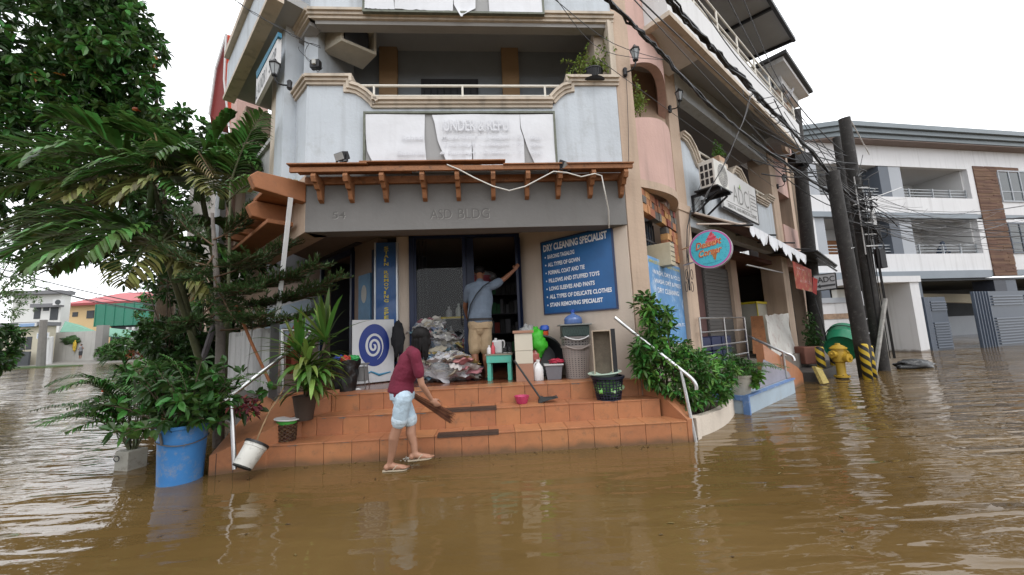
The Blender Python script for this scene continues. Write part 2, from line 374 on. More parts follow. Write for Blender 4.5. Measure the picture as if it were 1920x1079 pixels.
wedge(ck, [FS.p(.012, .0), FS.p(.275, .612), FS.p(.34, .60), FS.p(.46, .2), FS.p(.22, .0)], [.70, .26, .26, .40, .70])
ck.build('side_wall', mat('terracotta_side', (.36, .15, .07), .45, .12, 6, .1, dirt=(.15, .08, .05), dirtamt=.4, tide=True), steps, bevel=.004)
# joint lines of the tiles on the left cheek
jl = MB()
for t in (.12, .42, .72):
    p = a1.lerp(a0, t); q = Vector((p.x, p.y, 0)); d = (a0-a1).normalized(); nn = Vector((d.y, -d.x, 0)); nn = nn if nn.y < 0 else -nn
    jl.obox(q+nn*.001+Vector((0, 0, -.3)), d*.005, nn*.003, Vector((0, 0, .3+lerp(.20, .40, t)-.005)))
jl.build('tile_joint', grout, steps)

# --- platform floor
pf = MB()
A_ = [FS.p(0, -.30), FS.p(-4.0, -.30), FL.p(-.45, .02), FL.p(7, .02), FL.p(7, -5), FR.p(3, -5), FR.p(-.5, -1.2), FP.p(.25, -.5)]
pf.prism([Vector((p.x, p.y, -.45)) for p in A_], (0, 0, .45+PZ+.004))
B('porch_floor', pf, mat('wet_tile_floor', (.17, .06, .03), .18, .15, 3, .05))

# --- ground floor walls
wl = MB()
FK.box(wl, 0.02, 2.13, -.25, 0, PZ, 3.3)
B('side_wall', wl, beige, bevel=.004)
wl = MB(); s_r, s_l = 0.0, -1.92
FD.box(wl, -2.14, s_l-.0, -.2, .0, PZ, 3.3)
FD.box(wl, -2.46, .1, -.2, -.0, 3.16, 3.4)
B('door_wall', wl, beige)
WL = Frame(FD.p(-2.46), -47, True)
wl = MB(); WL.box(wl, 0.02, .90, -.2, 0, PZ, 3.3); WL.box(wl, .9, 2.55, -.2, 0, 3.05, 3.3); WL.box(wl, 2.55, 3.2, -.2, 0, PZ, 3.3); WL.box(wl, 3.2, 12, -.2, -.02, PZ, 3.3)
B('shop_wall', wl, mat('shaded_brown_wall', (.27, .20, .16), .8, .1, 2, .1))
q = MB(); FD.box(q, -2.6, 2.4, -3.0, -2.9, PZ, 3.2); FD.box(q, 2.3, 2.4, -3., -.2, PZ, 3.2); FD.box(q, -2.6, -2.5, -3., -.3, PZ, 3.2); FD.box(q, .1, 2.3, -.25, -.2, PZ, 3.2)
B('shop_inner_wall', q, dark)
# fascia
fs = MB(); FP.box(fs, -4.43, -.004, -.28, 0, 2.81, 3.62)
B('fascia', fs, greyp, bevel=.006)
FC = Frame(FP.p(-4.43), -47, True)
fs = MB(); FC.box(fs, .002, 2.6, -.3, 0, 2.81, 3.62)
B('fascia_return', fs, tan, bevel=.006)
sf = MB(); sf.prism([FP.p(-4.3, -.29, 3.12), FP.p(.1, -.29, 3.12), FR.p(3, -5.9, 3.12), FC.p(8, -6, 3.12), FC.p(2.5, -.3, 3.12)], (0, 0, .1))
B('porch_ceiling', sf, mat('brown_ceiling', (.20, .16, .13), .9, .1, 2, .1))
tx = MB(); dk = mat('relief_letter_grey', (.13, .125, .12), .9, .1, 4, 0)
for t_, x0, y0, x1, y1 in [('54', 623, 411, 648, 397), ('ASD', 806, 411, 847, 392), ('BLDG', 859, 411, 917, 390)]:
    s0, z0 = FP.px(x0, y0, .002); s1, z1 = FP.px(x1, y1, .002)
    V, F = textmesh(t_, s1-s0, abs(z1-z0), bold=.012)
    for q, dn in ((0, .003),):
        me_ = MB(); 
        tx.add([FP.p(s0+v[0], .004, z0+v[1]) for v in V], F)
        tx.add([FP.p(s0+v[0]+.006, .002, z0+v[1]-.006) for v in V], F, 1)  # paler offset copy paints a light edge on the flat letters
B('relief_lettering', tx, [dk, mat('relief_edge_highlight', (.34, .33, .32), .9, 0, 1, 0)], flipfix=False)

# --- balcony (second storey) parapet with curved top
def arc(c, r, a0, a1, n=8): return [(c[0]+r*math.cos(R_(lerp(a0, a1, i/n))), c[1]+r*math.sin(R_(lerp(a0, a1, i/n)))) for i in range(n+1)]
LW = 4.60
prof = [(-4.45, 4.95), (-3.92, 4.95), (-3.92, 4.84)]+[(-3.92+.0+.42*(1-math.cos(R_(t))), 4.84-.24*math.sin(R_(t))**1 if False else 4.84) for t in []]
prof += [(-3.86, 4.84), (-3.76, 4.81), (-3.66, 4.74), (-3.58, 4.66), (-3.54, 4.60)]
prof += [(-.98, 4.60), (-.95, 4.66), (-.87, 4.75), (-.78, 4.82), (-.68, 4.85), (-.66, 4.85), (-.66, 4.95), (.0, 4.95)]
bal = MB(); bal.prism([FP.p(a, 0, z) for a, z in prof]+[FP.p(0, 0, 3.62), FP.p(-4.45, 0, 3.62)], -FP.N*.16)
bal.prism([FC.p(-.01, 0, 3.62), FC.p(.55, 0, 3.62), FC.p(.55, 0, 4.95), FC.p(-.01, 0, 4.95)], -FC.N*.16)
B('balcony_parapet', bal, blue, bevel=.004)
def moulding(frame, prof, name='parapet_moulding', ht=.13, layers=((0, .045, .035), (.045, .09, .06), (.09, .13, .085)), rev=True, mbx=None, back=-.17):
    mb = mbx or MB()
    for (h0, h1, n1) in layers:
        z0 = ht-h1; z1 = ht-h0
        # offset polyline along normals
        def off(d):
            out = []
            for i, (a, z) in enumerate(prof):
                p0 = Vector(prof[max(i-1, 0)]); p1 = Vector(prof[min(i+1, len(prof)-1)])
                if 0 < i < len(prof)-1:
                    u = (Vector(prof[i])-p0).normalized(); v = (p1-Vector(prof[i])).normalized()
                    n1_ = Vector((-u.y, u.x)); n2_ = Vector((-v.y, v.x)); nn = (n1_+n2_); nn = nn/max(nn.length, .001); k = 1/max(.5, nn.dot(n1_)); nn *= k
                else:
                    u = (p1-p0).normalized(); nn = Vector((-u.y, u.x))
                out.append((a+nn.x*d, z+nn.y*d))
            return out
        lo, hi = off(z0-.02), off(z1-.02)
        for i in range(len(prof)-1):
            mb.prism([frame.p(lo[i][0], back, lo[i][1]), frame.p(lo[i+1][0], back, lo[i+1][1]), frame.p(hi[i+1][0], back, hi[i+1][1]), frame.p(hi[i][0], back, hi[i][1])], frame.N*(n1-back-.0))
    return mb
LAY = ((.085, .13, .03), (.04, .085, .055), (0., .04, .085))
mm = moulding(FP, prof[:8], layers=LAY); moulding(FP, [(-3.54, 4.60), (-.98, 4.60)], mbx=mm, layers=LAY); moulding(FP, prof[9:16]+[(.03, 4.95)], mbx=mm, layers=LAY)
moulding(FC, [(-.02, 4.95), (.6, 4.95)], mbx=mm, layers=LAY)
B('parapet_moulding', mm, cream)
rl = MB()
FP_r = -.08
rl.tube([FP.p(-3.93, FP_r, 4.985), FP.p(-.72, FP_r, 4.985)], .019)
rl.tube([FP.p(-3.6, FP_r, 4.83), FP.p(-.9, FP_r, 4.83)], .012)
for s in (-3.55, -2.28, -1.06): rl.tube([FP.p(s, FP_r, 4.68), FP.p(s, FP_r, 4.985)], .016)
B('balcony_railing', rl, railm, smooth='auto')
# balcony floor, ceiling, back wall, side walls
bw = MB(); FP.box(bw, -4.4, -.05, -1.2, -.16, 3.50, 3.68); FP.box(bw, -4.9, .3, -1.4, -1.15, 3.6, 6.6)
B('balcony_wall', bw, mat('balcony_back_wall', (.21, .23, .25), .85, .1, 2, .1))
bw = MB(); FP.box(bw, -5, .3, -1.3, -.3, 6.42, 6.6); B('balcony_ceiling', bw, soff)
for s0, s1 in ((-3.75, -3.45), (-1.62, -1.32)):
    q = MB(); FP.box(q, s0, s1, -1.17, -1.05, 3.68, 6.42); B('column', q, mat('brown_column', (.30, .19, .10), .8, .1, 2, .1))
q = MB(); FP.box(q, -3.05, -2.05, -1.16, -1.12, 3.68, 5.86); B('balcony_door', q, dark); q = MB(); FP.box(q, -.62, -.3, -1.16, -1.12, 3.68, 5.6); B('balcony_door', q, dark)
q = MB()
for i in range(9): FP.box(q, -3.0+i*.115, -2.985+i*.115, -1.12, -1.105, 3.7, 5.8)
B('door_grille', q, black)
q = MB(); FP.box(q, -.22, .0, -1.2, -.2, 3.62, 6.0); B('balcony_end_wall', q, beige)
# left solid wall of the balcony and upper beam
q = MB()
q.prism([FP.p(-4.62, -.25, 3.62), FP.p(-4.42, -.25, 3.62), FP.p(-4.2, -1.2, 3.62), FP.p(-4.9, -1.2, 3.62)], (0, 0, 2.9)); B('balcony_side_wall', q, blue)
up = [(-4.42, 6.02), (0, 6.02)]
q = MB(); FP.box(q, -4.42, 0, -.18, 0, 6.0, 9.6)
FC.box(q, .0, .9, -.18, 0, 6.0, 9.6)
B('upper_wall', q, blue)
q = MB(); FP.box(q, -4.36, -.02, -.16, -.01, 5.90, 5.998); FC.box(q, 0.03, .75, -.16, -.01, 5.90, 5.998); B('beam', q, mat('beam_grey', (.30, .29, .28), .85, .1, 2, .1))
mm = moulding(FP, [(-4.44, 5.98), (.03, 5.98)], layers=LAY); moulding(FC, [(-.02, 5.98), (.75, 5.98)], mbx=mm, layers=LAY)
# vertical moulding at the right jamb of the opening
for w0, w1, n1 in ((-.0, .035, .03), (-.035, 0, .055), (-.07, -.035, .085)): FP.box(mm, -.02+w0, -.02+w1, -.1, n1, 5.06, 5.95)
B('beam_moulding', mm, cream)
# --- right corner pillar and bay
q = MB(); FP.box(q, .002, .25, -.45, .0, -.45, 9.6); B('pillar', q, tan, bevel=.008)
q = MB(); FR.box(q, -.53, -.11, -.5, .02, -.4, 3.5); FR.box(q, -.5, -.11, -.5, .0, 3.5, 9.6); FR.box(q, -.56, -.08, -.52, .04, 3.42, 3.56); B('pillar', q, tan, bevel=.01)
# curved pink bay
P0 = FP.p(.25, -.03); P1 = FR.p(-.52, -.06)
def bay(t, bulge):
    p = P0.lerp(P1, t); d = (P1-P0).normalized(); n = Vector((d.y, -d.x, 0)); n = n if n.y < 0 else -n
    return p+n*bulge*math.sin(math.pi*min(1, t*1.0))
def bayband(mb, zlo, zhi, bulge=.22, n=16, th=.14, t0=0., t1=1.):
    for i in range(n):
        ta, tb = lerp(t0, t1, i/n), lerp(t0, t1, (i+1)/n)
        pa, pb = bay(ta, bulge), bay(tb, bulge); d = (P1-P0).normalized(); nn = Vector((d.y, -d.x, 0)); nn = nn if nn.y < 0 else -nn
        za0, zb0 = (zlo(ta), zlo(tb)) if callable(zlo) else (zlo, zlo); za1, zb1 = (zhi(ta), zhi(tb)) if callable(zhi) else (zhi, zhi)
        qa, qb = pa-nn*th, pb-nn*th
        vs = [Vector((p.x, p.y, z)) for p, z in ((pa, za0), (pb, zb0), (pb, zb1), (pa, za1), (qa, za0), (qb, zb0), (qb, zb1), (qa, za1))]
        mb.add(vs, [(0, 1, 2, 3), (7, 6, 5, 4), (0, 4, 5, 1), (3, 2, 6, 7), (0, 3, 7, 4), (1, 5, 6, 2)])
q = MB(); bayband(q, 3.5, lambda t: 4.45+.18*math.sin(math.pi*t)); B('bay_wall', q, pink, smooth='auto')
q = MB(); bayband(q, lambda t: 5.15+.42*math.sin(math.pi*min(1, .12+t*.85)), 9.6); B('bay_wall', q, pink, smooth='auto')
q = MB(); bayband(q, 3.38, 3.50, .25); B('bay_ledge', q, tan, smooth='auto')
q = MB(); bayband(q, 3.6, 6.2, -.45, th=.1); B('bay_recess', q, tan)
q = MB(); bayband(q, 4.3, 5.5, -.40, th=.03, t0=.15, t1=.62); B('bay_window', q, mat('grey_shutter', (.10, .10, .11), .6, .1, 3, 0))
# stone tile band and window below the bay
st = MB(); rr = random.Random(9)
cols = [mat('stone_tile_orange', (.42, .20, .09), .8, .25, 9, .4, 40, island=.25), mat('stone_tile_grey', (.13, .12, .11), .8, .25, 9, .4, 40, island=.3), mat('stone_tile_red', (.28, .09, .06), .8, .25, 9, .4, 40, island=.25)]
FB = Frame(P0, math.degrees(math.atan2((P1-P0).x, (P1-P0).y)))
BL = (P1-P0).length
def stone(s0, s1, z0, z1):
    z = z0
    while z < z1-.02:
        h = min(rr.choice((.11, .13, .2)), z1-z); s = s0
        while s < s1-.01:
            w_ = min(rr.choice((.1, .15, .2)), s1-s)
            if s1-s-w_ < .05: w_ = s1-s
            FB.box(st, s+.002, s+w_-.002, -.1, rr.uniform(.0, .02), z+.002, z+h-.002, rr.choice((0, 0, 0, 1, 2))); s += w_
        z += h
zt = 3.38
sW0, sW1 = FB.px(1203, 440)[0], FB.px(1249, 450)[0]
stone(.0, BL, 3.02, zt); stone(sW1+.05, BL, 2.45, 3.02)
B('stone_tile', st, cols)
q = MB(); FB.box(q, 0, BL, -.3, -.12, -.4, 2.30); FB.box(q, 0, BL, -.12, -.02, -.4, 2.26); FB.box(q, sW1+.05, BL, -.12, -.02, 2.26, 2.45); B('poster_wall', q, beige)
q = MB(); FB.box(q, 0, sW1+.06, -.28, -.25, 2.2, 3.05); B('bay_window', q, mat('blue_glass', (.02, .06, .10), .1, .1, 3, 0))
q = MB()
for i in range(9): FB.box(q, .02+i*(sW1/9), .035+i*(sW1/9), -.17, -.155, 2.26, 3.02)
FB.box(q, 0, sW1+.05, -.17, -.15, 2.7, 2.73); B('window_grille', q, black)
# --- right wing
q = MB()
PRF = [(-.1, 4.95), (.12, 4.93), (.30, 4.80), (.42, 4.62), (.5, 4.52), (2.05, 4.52), (2.15, 4.6), (2.3, 4.78), (2.5, 4.92), (2.75, 4.92), (2.95, 4.78), (3.1, 4.6), (3.2, 4.48), (4.75, 4.48)]
q.prism([FR.p(a, -.02, z) for a, z in PRF]+[FR.p(4.75, -.02, 4.72), FR.p(5.25, -.02, 4.72), FR.p(5.25, -.02, 3.5), FR.p(-.1, -.02, 3.5)], -FR.N*.16)
B('side_parapet', q, blue, bevel=.004)
mm = MB()
for seg in (PRF[:5], PRF[4:6], PRF[5:13], PRF[12:14], [(4.72, 4.72), (5.27, 4.72)]): moulding(FR, seg, mbx=mm, layers=LAY)
B('parapet_moulding', mm, cream)
q = MB()
for a, b, zt_ in ((.15, 2.25, 4.96), (2.95, 4.9, 4.86)):
    q.tube([FR.p(a, -.08, zt_), FR.p(b, -.08, zt_)], .022); q.tube([FR.p(a+.15, -.08, zt_-.14), FR.p(b-.1, -.08, zt_-.14)], .014); q.tube([FR.p(a+.2, -.08, zt_-.26), FR.p(b-.15, -.08, zt_-.26)], .014)
    for t in (.35, .7): s = lerp(a, b, t); q.tube([FR.p(s, -.08, zt_-.45), FR.p(s, -.08, zt_)], .018)
B('side_railing', q, railm, smooth='auto')
q = MB(); FR.box(q, -.1, 5.25, -.2, 0, 5.88, 6.80); B('side_beam', q, blue)
q = MB(); q.prism([FR.p(-.35, .002, 6.40), FR.p(-.35, .62, 6.10), FR.p(5.7, .62, 6.10), FR.p(5.7, .002, 6.74)], (0, 0, .12)); B('balcony_soffit', q, soff)
q = MB(); FR.box(q, -1.78, 5.75, .62, .74, 6.06, 6.86); FR.box(q, -1.78, -1.66, -.3, .62, 6.06, 6.86); FR.box(q, -1.66, -.35, -.3, .62, 6.10, 6.2)
B('upper_parapet', q, white, bevel=.004)
q = MB(); FR.box(q, -1.80, 5.77, .60, .77, 6.02, 6.10); FR.box(q, -1.82, -1.70, -.3, .60, 6.02, 6.10); B('cornice', q, cream)
q = MB()
for z in (7.02, 7.16, 7.42): q.tube([FR.p(-1.7, .68, z), FR.p(5.7, .68, z)], .02)
for i in range(8): q.tube([FR.p(-1.65+i*1.04, .68, 6.86), FR.p(-1.65+i*1.04, .68, 7.42)], .02)
B('upper_railing', q, railm)
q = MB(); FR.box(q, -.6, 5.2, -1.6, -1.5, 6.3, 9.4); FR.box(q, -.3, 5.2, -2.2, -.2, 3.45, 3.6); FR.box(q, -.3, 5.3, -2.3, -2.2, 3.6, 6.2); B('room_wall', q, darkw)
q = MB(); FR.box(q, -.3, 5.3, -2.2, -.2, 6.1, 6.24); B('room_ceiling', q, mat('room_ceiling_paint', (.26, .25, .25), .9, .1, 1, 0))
q = MB(); FR.box(q, .2, 1.1, -2.19, -2.16, 4.4, 5.5); B('room_window', q, dark)
# far part of the wing
q = MB(); FR.box(q, 5.25, 5.80, -.5, .03, -.3, 6.3); FR.box(q, 7.25, 7.6, -.5, .0, -.3, 9.0); B('far_pillar', q, tan, bevel=.008)
q = MB(); FR.box(q, 5.80, 7.25, -.3, -.04, 5.25, 6.6); B('far_bay_wall', q, pink); q = MB(); FR.box(q, 5.80, 7.25, -.3, .06, 2.9, 4.15); B('far_bay_wall', q, pink)
q = MB(); FR.box(q, 5.80, 7.25, -.9, -.85, 3.4, 6.3); B('far_bay_recess', q, darkw)
q = MB(); FR.box(q, 5.3, 7.3, -1.5, .25, 6.6, 8.5); B('far_tower_wall', q, blue)
q = MB(); FR.box(q, 5.85, 6.3, .25, .34, 6.3, 8.3, 0); FR.box(q, 6.3, 6.9, .25, .30, 6.3, 8.3, 1); FR.box(q, 6.9, 7.3, .25, .34, 6.3, 8.3, 0); B('tower_pilaster', q, [tan, pink])
q = MB(); FR.box(q, 5.0, 7.7, -1.6, .75, 8.5, 8.62); FR.box(q, 5.7, 7.5, .3, .5, 8.2, 8.5); B('tower_eave', q, white)
q = MB(); FR.box(q, 4.9, 7.8, -1.7, .85, 8.62, 8.72); B('roof', q, mat('dark_roof', (.03, .03, .03), .6, .1, 2, 0))
q = MB(); FR.box(q, 7.62, 7.74, -.1, .08, 2.0, 6.6); B('downpipe', q, cream)
q = MB(); q.prism([FR.p(-.2, -1.4, 9.0), FR.p(4.7, -1.4, 9.0), FR.p(4.7, 1.1, 8.75), FR.p(-.2, 1.1, 8.75)], (0, 0, .05)); B('canopy', q, mat('translucent_grey_sheet', (.34, .34, .34), .5, .1, 1, 0))
q = MB()
for s in (-.2, 1.4, 3.0, 4.65): q.obox(FR.p(s, -1.4, 8.93), FR.F*.06, (FR.p(s, 1.1, 8.68)-FR.p(s, -1.4, 8.93)), (0, 0, .08))
FR.box(q, -.2, 4.7, 1.05, 1.12, 8.66, 8.76); FR.box(q, -.2, 4.7, -.2, -.14, 8.80, 8.88); B('canopy_beam', q, black)
# ground floor shops of the right wing
q = MB(); FR.box(q, -.1, 5.3, -.2, -.02, 3.2, 3.5); B('shop_lintel', q, blue)
q = MB(); FR.box(q, -.1, 7.6, -3.6, -3.5, .4, 3.4, 0); FR.box(q, 7.3, 7.4, -3.5, -.5, .4, 3.4, 0); FR.box(q, -.15, -.1, -3.5, -2.5, .4, 3.3, 0); FR.box(q, -.15, -.1, -2.5, -.3, .4, 3.3, 0); FR.box(q, 1.6, 1.65, -3.5, -.75, .5, 2.95, 0)
B('shop_back_wall', q, [mat('dim_shop_wall', (.13, .115, .10), .85, .15, 2, .05)])
q = MB(); FR.box(q, -.1, 7.3, -3.5, -.2, 2.95, 3.05); B('shop_ceiling', q, mat('shop_ceiling_red', (.13, .06, .05), .85, .15, 2, .05))
q = MB(); FR.box(q, 1.65, 3.05, -.62, -.58, .55, 2.7)
sh = q; B('roller_shutter', sh, mat('shutter_grey', (.09, .085, .08), .6, .1, 3, 0))
q = MB()
for i in range(25): FR.box(q, 1.67, 3.03, -.579, -.565, .60+i*.082, .66+i*.082)
B('shutter_slat', q, mat('shutter_grey', (.09, .085, .08)))
q = MB(); FR.box(q, 2.3, 3.3, -3.49, -3.4, .8, 2.6, 0); FR.box(q, 3.9, 4.7, -3.49, -3.4, .5, 2.5, 0); B('shop_opening', q, dark)
q = MB(); FR.box(q, 3.05, 3.45, -.75, -.5, .5, 2.95); B('shop_post', q, tan); q = MB(); FR.box(q, -.1, 1.65, -.75, -.62, .5, 2.95); FR.box(q, 1.65, 3.05, -.75, -.62, 2.7, 2.95); B('shop_front_wall', q, mat('dim_maroon_wall', (.10, .05, .045), .8, .3, 2, .1)); q = MB(); FR.box(q, 4.5, 4.8, -2.2, -1.9, .5, 2.95); B('shop_post', q, tan)
q = MB(); q.prism([FR.p(-.4, .35, -.4), FR.p(7.8, .35, -.4), FR.p(7.8, -3.6, -.4), FR.p(-.4, -3.6, -.4)], (0, 0, .95)); B('terrace', q, mat('terrace_concrete', (.17, .15, .13), .7, .2, 2, .1))
q = MB(); FR.box(q, 6.0, 7.2, -.35, -.3, .6, 2.9); B('gate_grille', q, dark)
q = MB()
for i in range(12): FR.box(q, 6.02+i*.1, 6.05+i*.1, -.30, -.27, .6, 2.9)
B('gate_bar', q, black)

# --- left wing
q = MB(); FL.box(q, -.42, -.02, -.3, 0.02, 3.6, 9.6); B('left_corner_wall', q, blue)
q = MB(); FL.box(q, -.02, .30, -.3, .0, 3.3, 6.0); B('left_pilaster', q, cream)
q = MB(); FL.box(q, .30, 2.3, -.35, -.05, 3.1, 4.55); FL.box(q, .3, 2.3, -.35, .0, 4.55, 4.62); B('left_sill_wall', q, mat('grey_panel', (.36, .36, .35), .8, .1, 2, .1, streak=.4))
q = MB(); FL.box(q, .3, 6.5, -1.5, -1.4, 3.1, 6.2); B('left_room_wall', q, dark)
q = MB(); FL.box(q, -.9, 2.1, -.6, .2, 6.08, 6.2); B('left_soffit', q, soff)
q = MB(); FL.box(q, -.9, 2.15, .2, .32, 6.05, 6.75); B('left_upper_parapet', q, blue)
q = MB(); FL.box(q, -.9, 2.18, .18, .36, 6.0, 6.07); FL.box(q, -.2, 2.0, .18, .4, 6.75, 6.87); B('left_cornice', q, cream)
q = MB(); FL.box(q, 2.1, 2.7, -.5, .0, 3.3, 6.0); B('left_pillar', q, tan)
q = MB(); FL.box(q, 2.7, 3.3, -.5, .05, 2.9, 6.7); B('left_bay', q, pink)
q = MB(); FL.box(q, 3.3, 3.9, -.5, .15, 3.1, 5.6); FL.box(q, 3.2, 4.0, -.5, .3, 5.6, 5.85); B('left_chimney_wall', q, blue)
q = MB(); FL.box(q, .0, 12, -.4, -.1, 3.05, 3.35); B('left_ground_wall', q, tan); q = MB(); FL.box(q, 1.9, 2.25, -.4, -.1, .2, 3.05); B('left_column', q, tan); q = MB(); FL.box(q, 6, 6.5, -.6, -.1, .2, 3.05); B('left_column', q, tan)
q = MB()
for z0, z1, mi in ((1.35, 1.6, 0), (1.6, 1.85, 1), (1.85, 2.1, 0), (2.1, 2.35, 1), (2.35, 2.6, 0)): WL.box(q, 2.62, 9, -.02, .0, z0, z1, mi)
WL.box(q, 2.62, 9, -.02, .02, 2.6, 2.63, 2)
B('shop_panel', q, [mat('panel_grey', (.13, .14, .15), .4), mat('panel_blue', (.03, .10, .17), .4), steel])
# red neighbour facade
nb = thing('red_fronted_building', 'bright red panelled building front beyond the left wing', 'building', FL.p(6, 0, 0))
bk = Vector((-.25, .35, 0))
q = MB(); q.prism([D(425, 65, 9), D(455, 72, 9), D(470, 150, 9), D(452, 225, 9), D(430, 235, 9), D(420, 150, 9)], bk); q.build('red_panel', mat('red_panel', (.55, .07, .03), .5, .08, 2, .05), nb)
q = MB(); q.prism([D(423, 64, 9), D(419, 150, 9), D(428, 238, 9), D(412, 235, 9), D(393, 215, 9), D(405, 130, 9)], bk); q.build('side_panel', mat('dark_red_panel', (.20, .02, .015), .5, .08, 2, .05), nb)
q = MB()
for pp in ([(424, 64), (420, 150), (429, 238)], [(424, 64), (404, 130), (392, 215)]): q.tube([D(x, y, 8.95) for x, y in pp], .025, 5)
q.build('white_trim', white, nb)
q = MB(); q.box(D(440, 420, 12), (2.5, .6, 4)); q.build('wall', mat('neighbour_wall', (.35, .33, .31)), nb)
# ================================================================ THINGS FIXED TO THE BUILDING
rr = random.Random(21)
# --- timber awning over the door
t = thing('timber_awning', 'weathered orange timber awning with carved brackets above the grey fascia', 'awning', FP.p(-2.2, .2, 3.6))
q = MB()
for i, (s, L_, n0, z) in enumerate([(-4.5, 1.5, .02, 3.60), (-3.05, 2.0, .03, 3.625), (-1.1, 1.12, .02, 3.58), (-4.48, 2.2, .12, 3.61), (-2.32, 2.34, .12, 3.585), (-4.52, 1.0, .21, 3.61), (-3.62, 1.9, .20, 3.635), (-1.75, 1.78, .20, 3.58)]):
    FP.box(q, s, s+L_, n0, n0+.125, z, z+.018)
q.build('roof_board', wood, t, bevel=.003)
q = MB(); FP.box(q, -4.5, .02, .26, .30, 3.52, 3.585); FP.box(q, -4.42, .0, .0, .05, 3.46, 3.56); q.build('beam', wood, t, bevel=.004)
for x in (592, 651, 718, 793, 858, 925, 990, 1050, 1112, 1172):
    s, _ = FP.px(x, 350, .2); b = MB()
    pr = [(0, 3.50), (.27, 3.53), (.30, 3.47), (.27, 3.40), (.22, 3.41), (.17, 3.34), (.12, 3.34), (.07, 3.23), (0, 3.20)]
    b.prism([FP.p(s-.03, n, z) for n, z in pr], FP.F*.06); b.build('bracket', wood, t, bevel=.005)
# --- orange concrete pergola on the left
t = thing('pergola', 'stained orange concrete pergola with stacked slabs jutting out on the left side', 'pergola', FC.p(0, .5, 3.1))
q = MB(); q.prism([FC.p(-.02, 0, 3.22), FC.p(-.02, 0, 3.50), FC.p(-.02, .56, 3.50), FC.p(-.02, .64, 3.42), FC.p(-.02, .58, 3.28)], FC.F*.14); q.build('beam', orangew, t, bevel=.012)
for i, s in enumerate((.55, 1.05, 1.55, 2.05)):
    q = MB(); q.prism([FC.p(s, 0, 3.02), FC.p(s, 0, 3.30), FC.p(s, .45, 3.30), FC.p(s, .54, 3.22), FC.p(s, .48, 3.08)], FC.F*.14); q.build('beam', orangew, t, bevel=.012)
q = MB(); FC.box(q, .14, 2.4, .0, .44, 3.32, 3.38); FC.box(q, .3, 2.5, .05, .36, 2.95, 3.01); q.build('slab', orangew, t, bevel=.01)
q = MB()
for i in range(6): q.obox(FC.p(.15+.02*i, .05+.07*i, 3.56+.004*i), FC.F*rr.uniform(.5, .9), FC.N*.05, (0, 0, .015))
q.build('batten', mat('pale_batten', (.38, .33, .2), .8, .3, 8, .2), t)
# --- wall lanterns
def lantern(pos, out, lab, head_off=.18):
    t = thing('wall_lantern', lab, 'lantern', pos, group='black lanterns on the walls')
    out = Vector(out).normalized(); h = Vector(pos)+out*head_off+Vector((0, 0, .1))
    q = MB(); q.lathe([(.02, -.07), (.035, -.05), (.03, 0), (.035, .05), (.02, .07)], Vector(pos), 10); q.tube(bez(Vector(pos), Vector(pos)+out*head_off+Vector((0, 0, -.08)), h, 8), .011, 6); q.build('arm', black, t, smooth='auto')
    q = MB(); q.lathe([(.035, 0), (.065, .14), (.001, .141)], h, 6); q.build('lantern_glass', mat('lantern_glass', (.28, .30, .31), .15, .1, 8, 0), t)
    q = MB(); q.lathe([(.075, .14), (.08, .15), (.05, .18), (.03, .2), (.012, .23), (.001, .24)], h, 6); q.lathe([(.04, -.02), (.042, .0), (.02, 0.001)], h, 6)
    for k in range(6):
        a = 2*math.pi*k/6; q.tube([h+Vector((math.cos(a)*.036, math.sin(a)*.036, 0)), h+Vector((math.cos(a)*.067, math.sin(a)*.067, .14))], .004, 4)
    q.build('lantern_cap', black, t)
lantern(FL.P(543, 160, .05), FL.N+FL.F*.3, 'black lantern on the pale blue wall left of the balcony')
lantern(FP.P(1172, 136, .02), Vector((.55, -.6, 0)), 'black lantern on the tan pillar beside the balcony plant')
lantern(FR.P(1256, 205, .05), Vector((.7, -.5, 0)), 'black lantern on the tan pillar right of the arched bay')
lantern(FR.P(1458, 350, .05), Vector((.6, -.6, 0)), 'distant black lantern on the far arched bay of the side wing')
# --- floodlights on the awning
def flood(pos, rz, tilt, lab):
    t = thing('floodlight', lab, 'floodlight', pos, rz)
    M_ = Matrix.Translation(Vector((0, 0, .09)))@Matrix.Rotation(tilt, 4, 'X')
    q = MB(); q.box((0, 0, 0), (.17, .10, .10)); q.build('housing', black, t, M=M_, bevel=.01).matrix_parent_inverse = Matrix()
    q = MB(); q.box((0, -.052, 0), (.15, .006, .085)); q.build('lens', mat('flood_lens', (.35, .36, .36), .1, .1, 9, 0), t, M=M_).matrix_parent_inverse = Matrix()
    q = MB(); q.box((0, 0, .01), (.04, .04, .04)); q.box((.095, 0, .05), (.008, .03, .1)); q.box((-.095, 0, .05), (.008, .03, .1)); q.box((0, 0, .005), (.2, .03, .008)); q.build('bracket', black, t).matrix_parent_inverse = Matrix()
flood(FP.P(641, 306, .25), R_(-25), R_(25), 'left floodlight resting on the timber awning, tilted up')
flood(FP.P(1060, 322, .25), R_(40), R_(35), 'right floodlight on the timber awning, turned sideways')
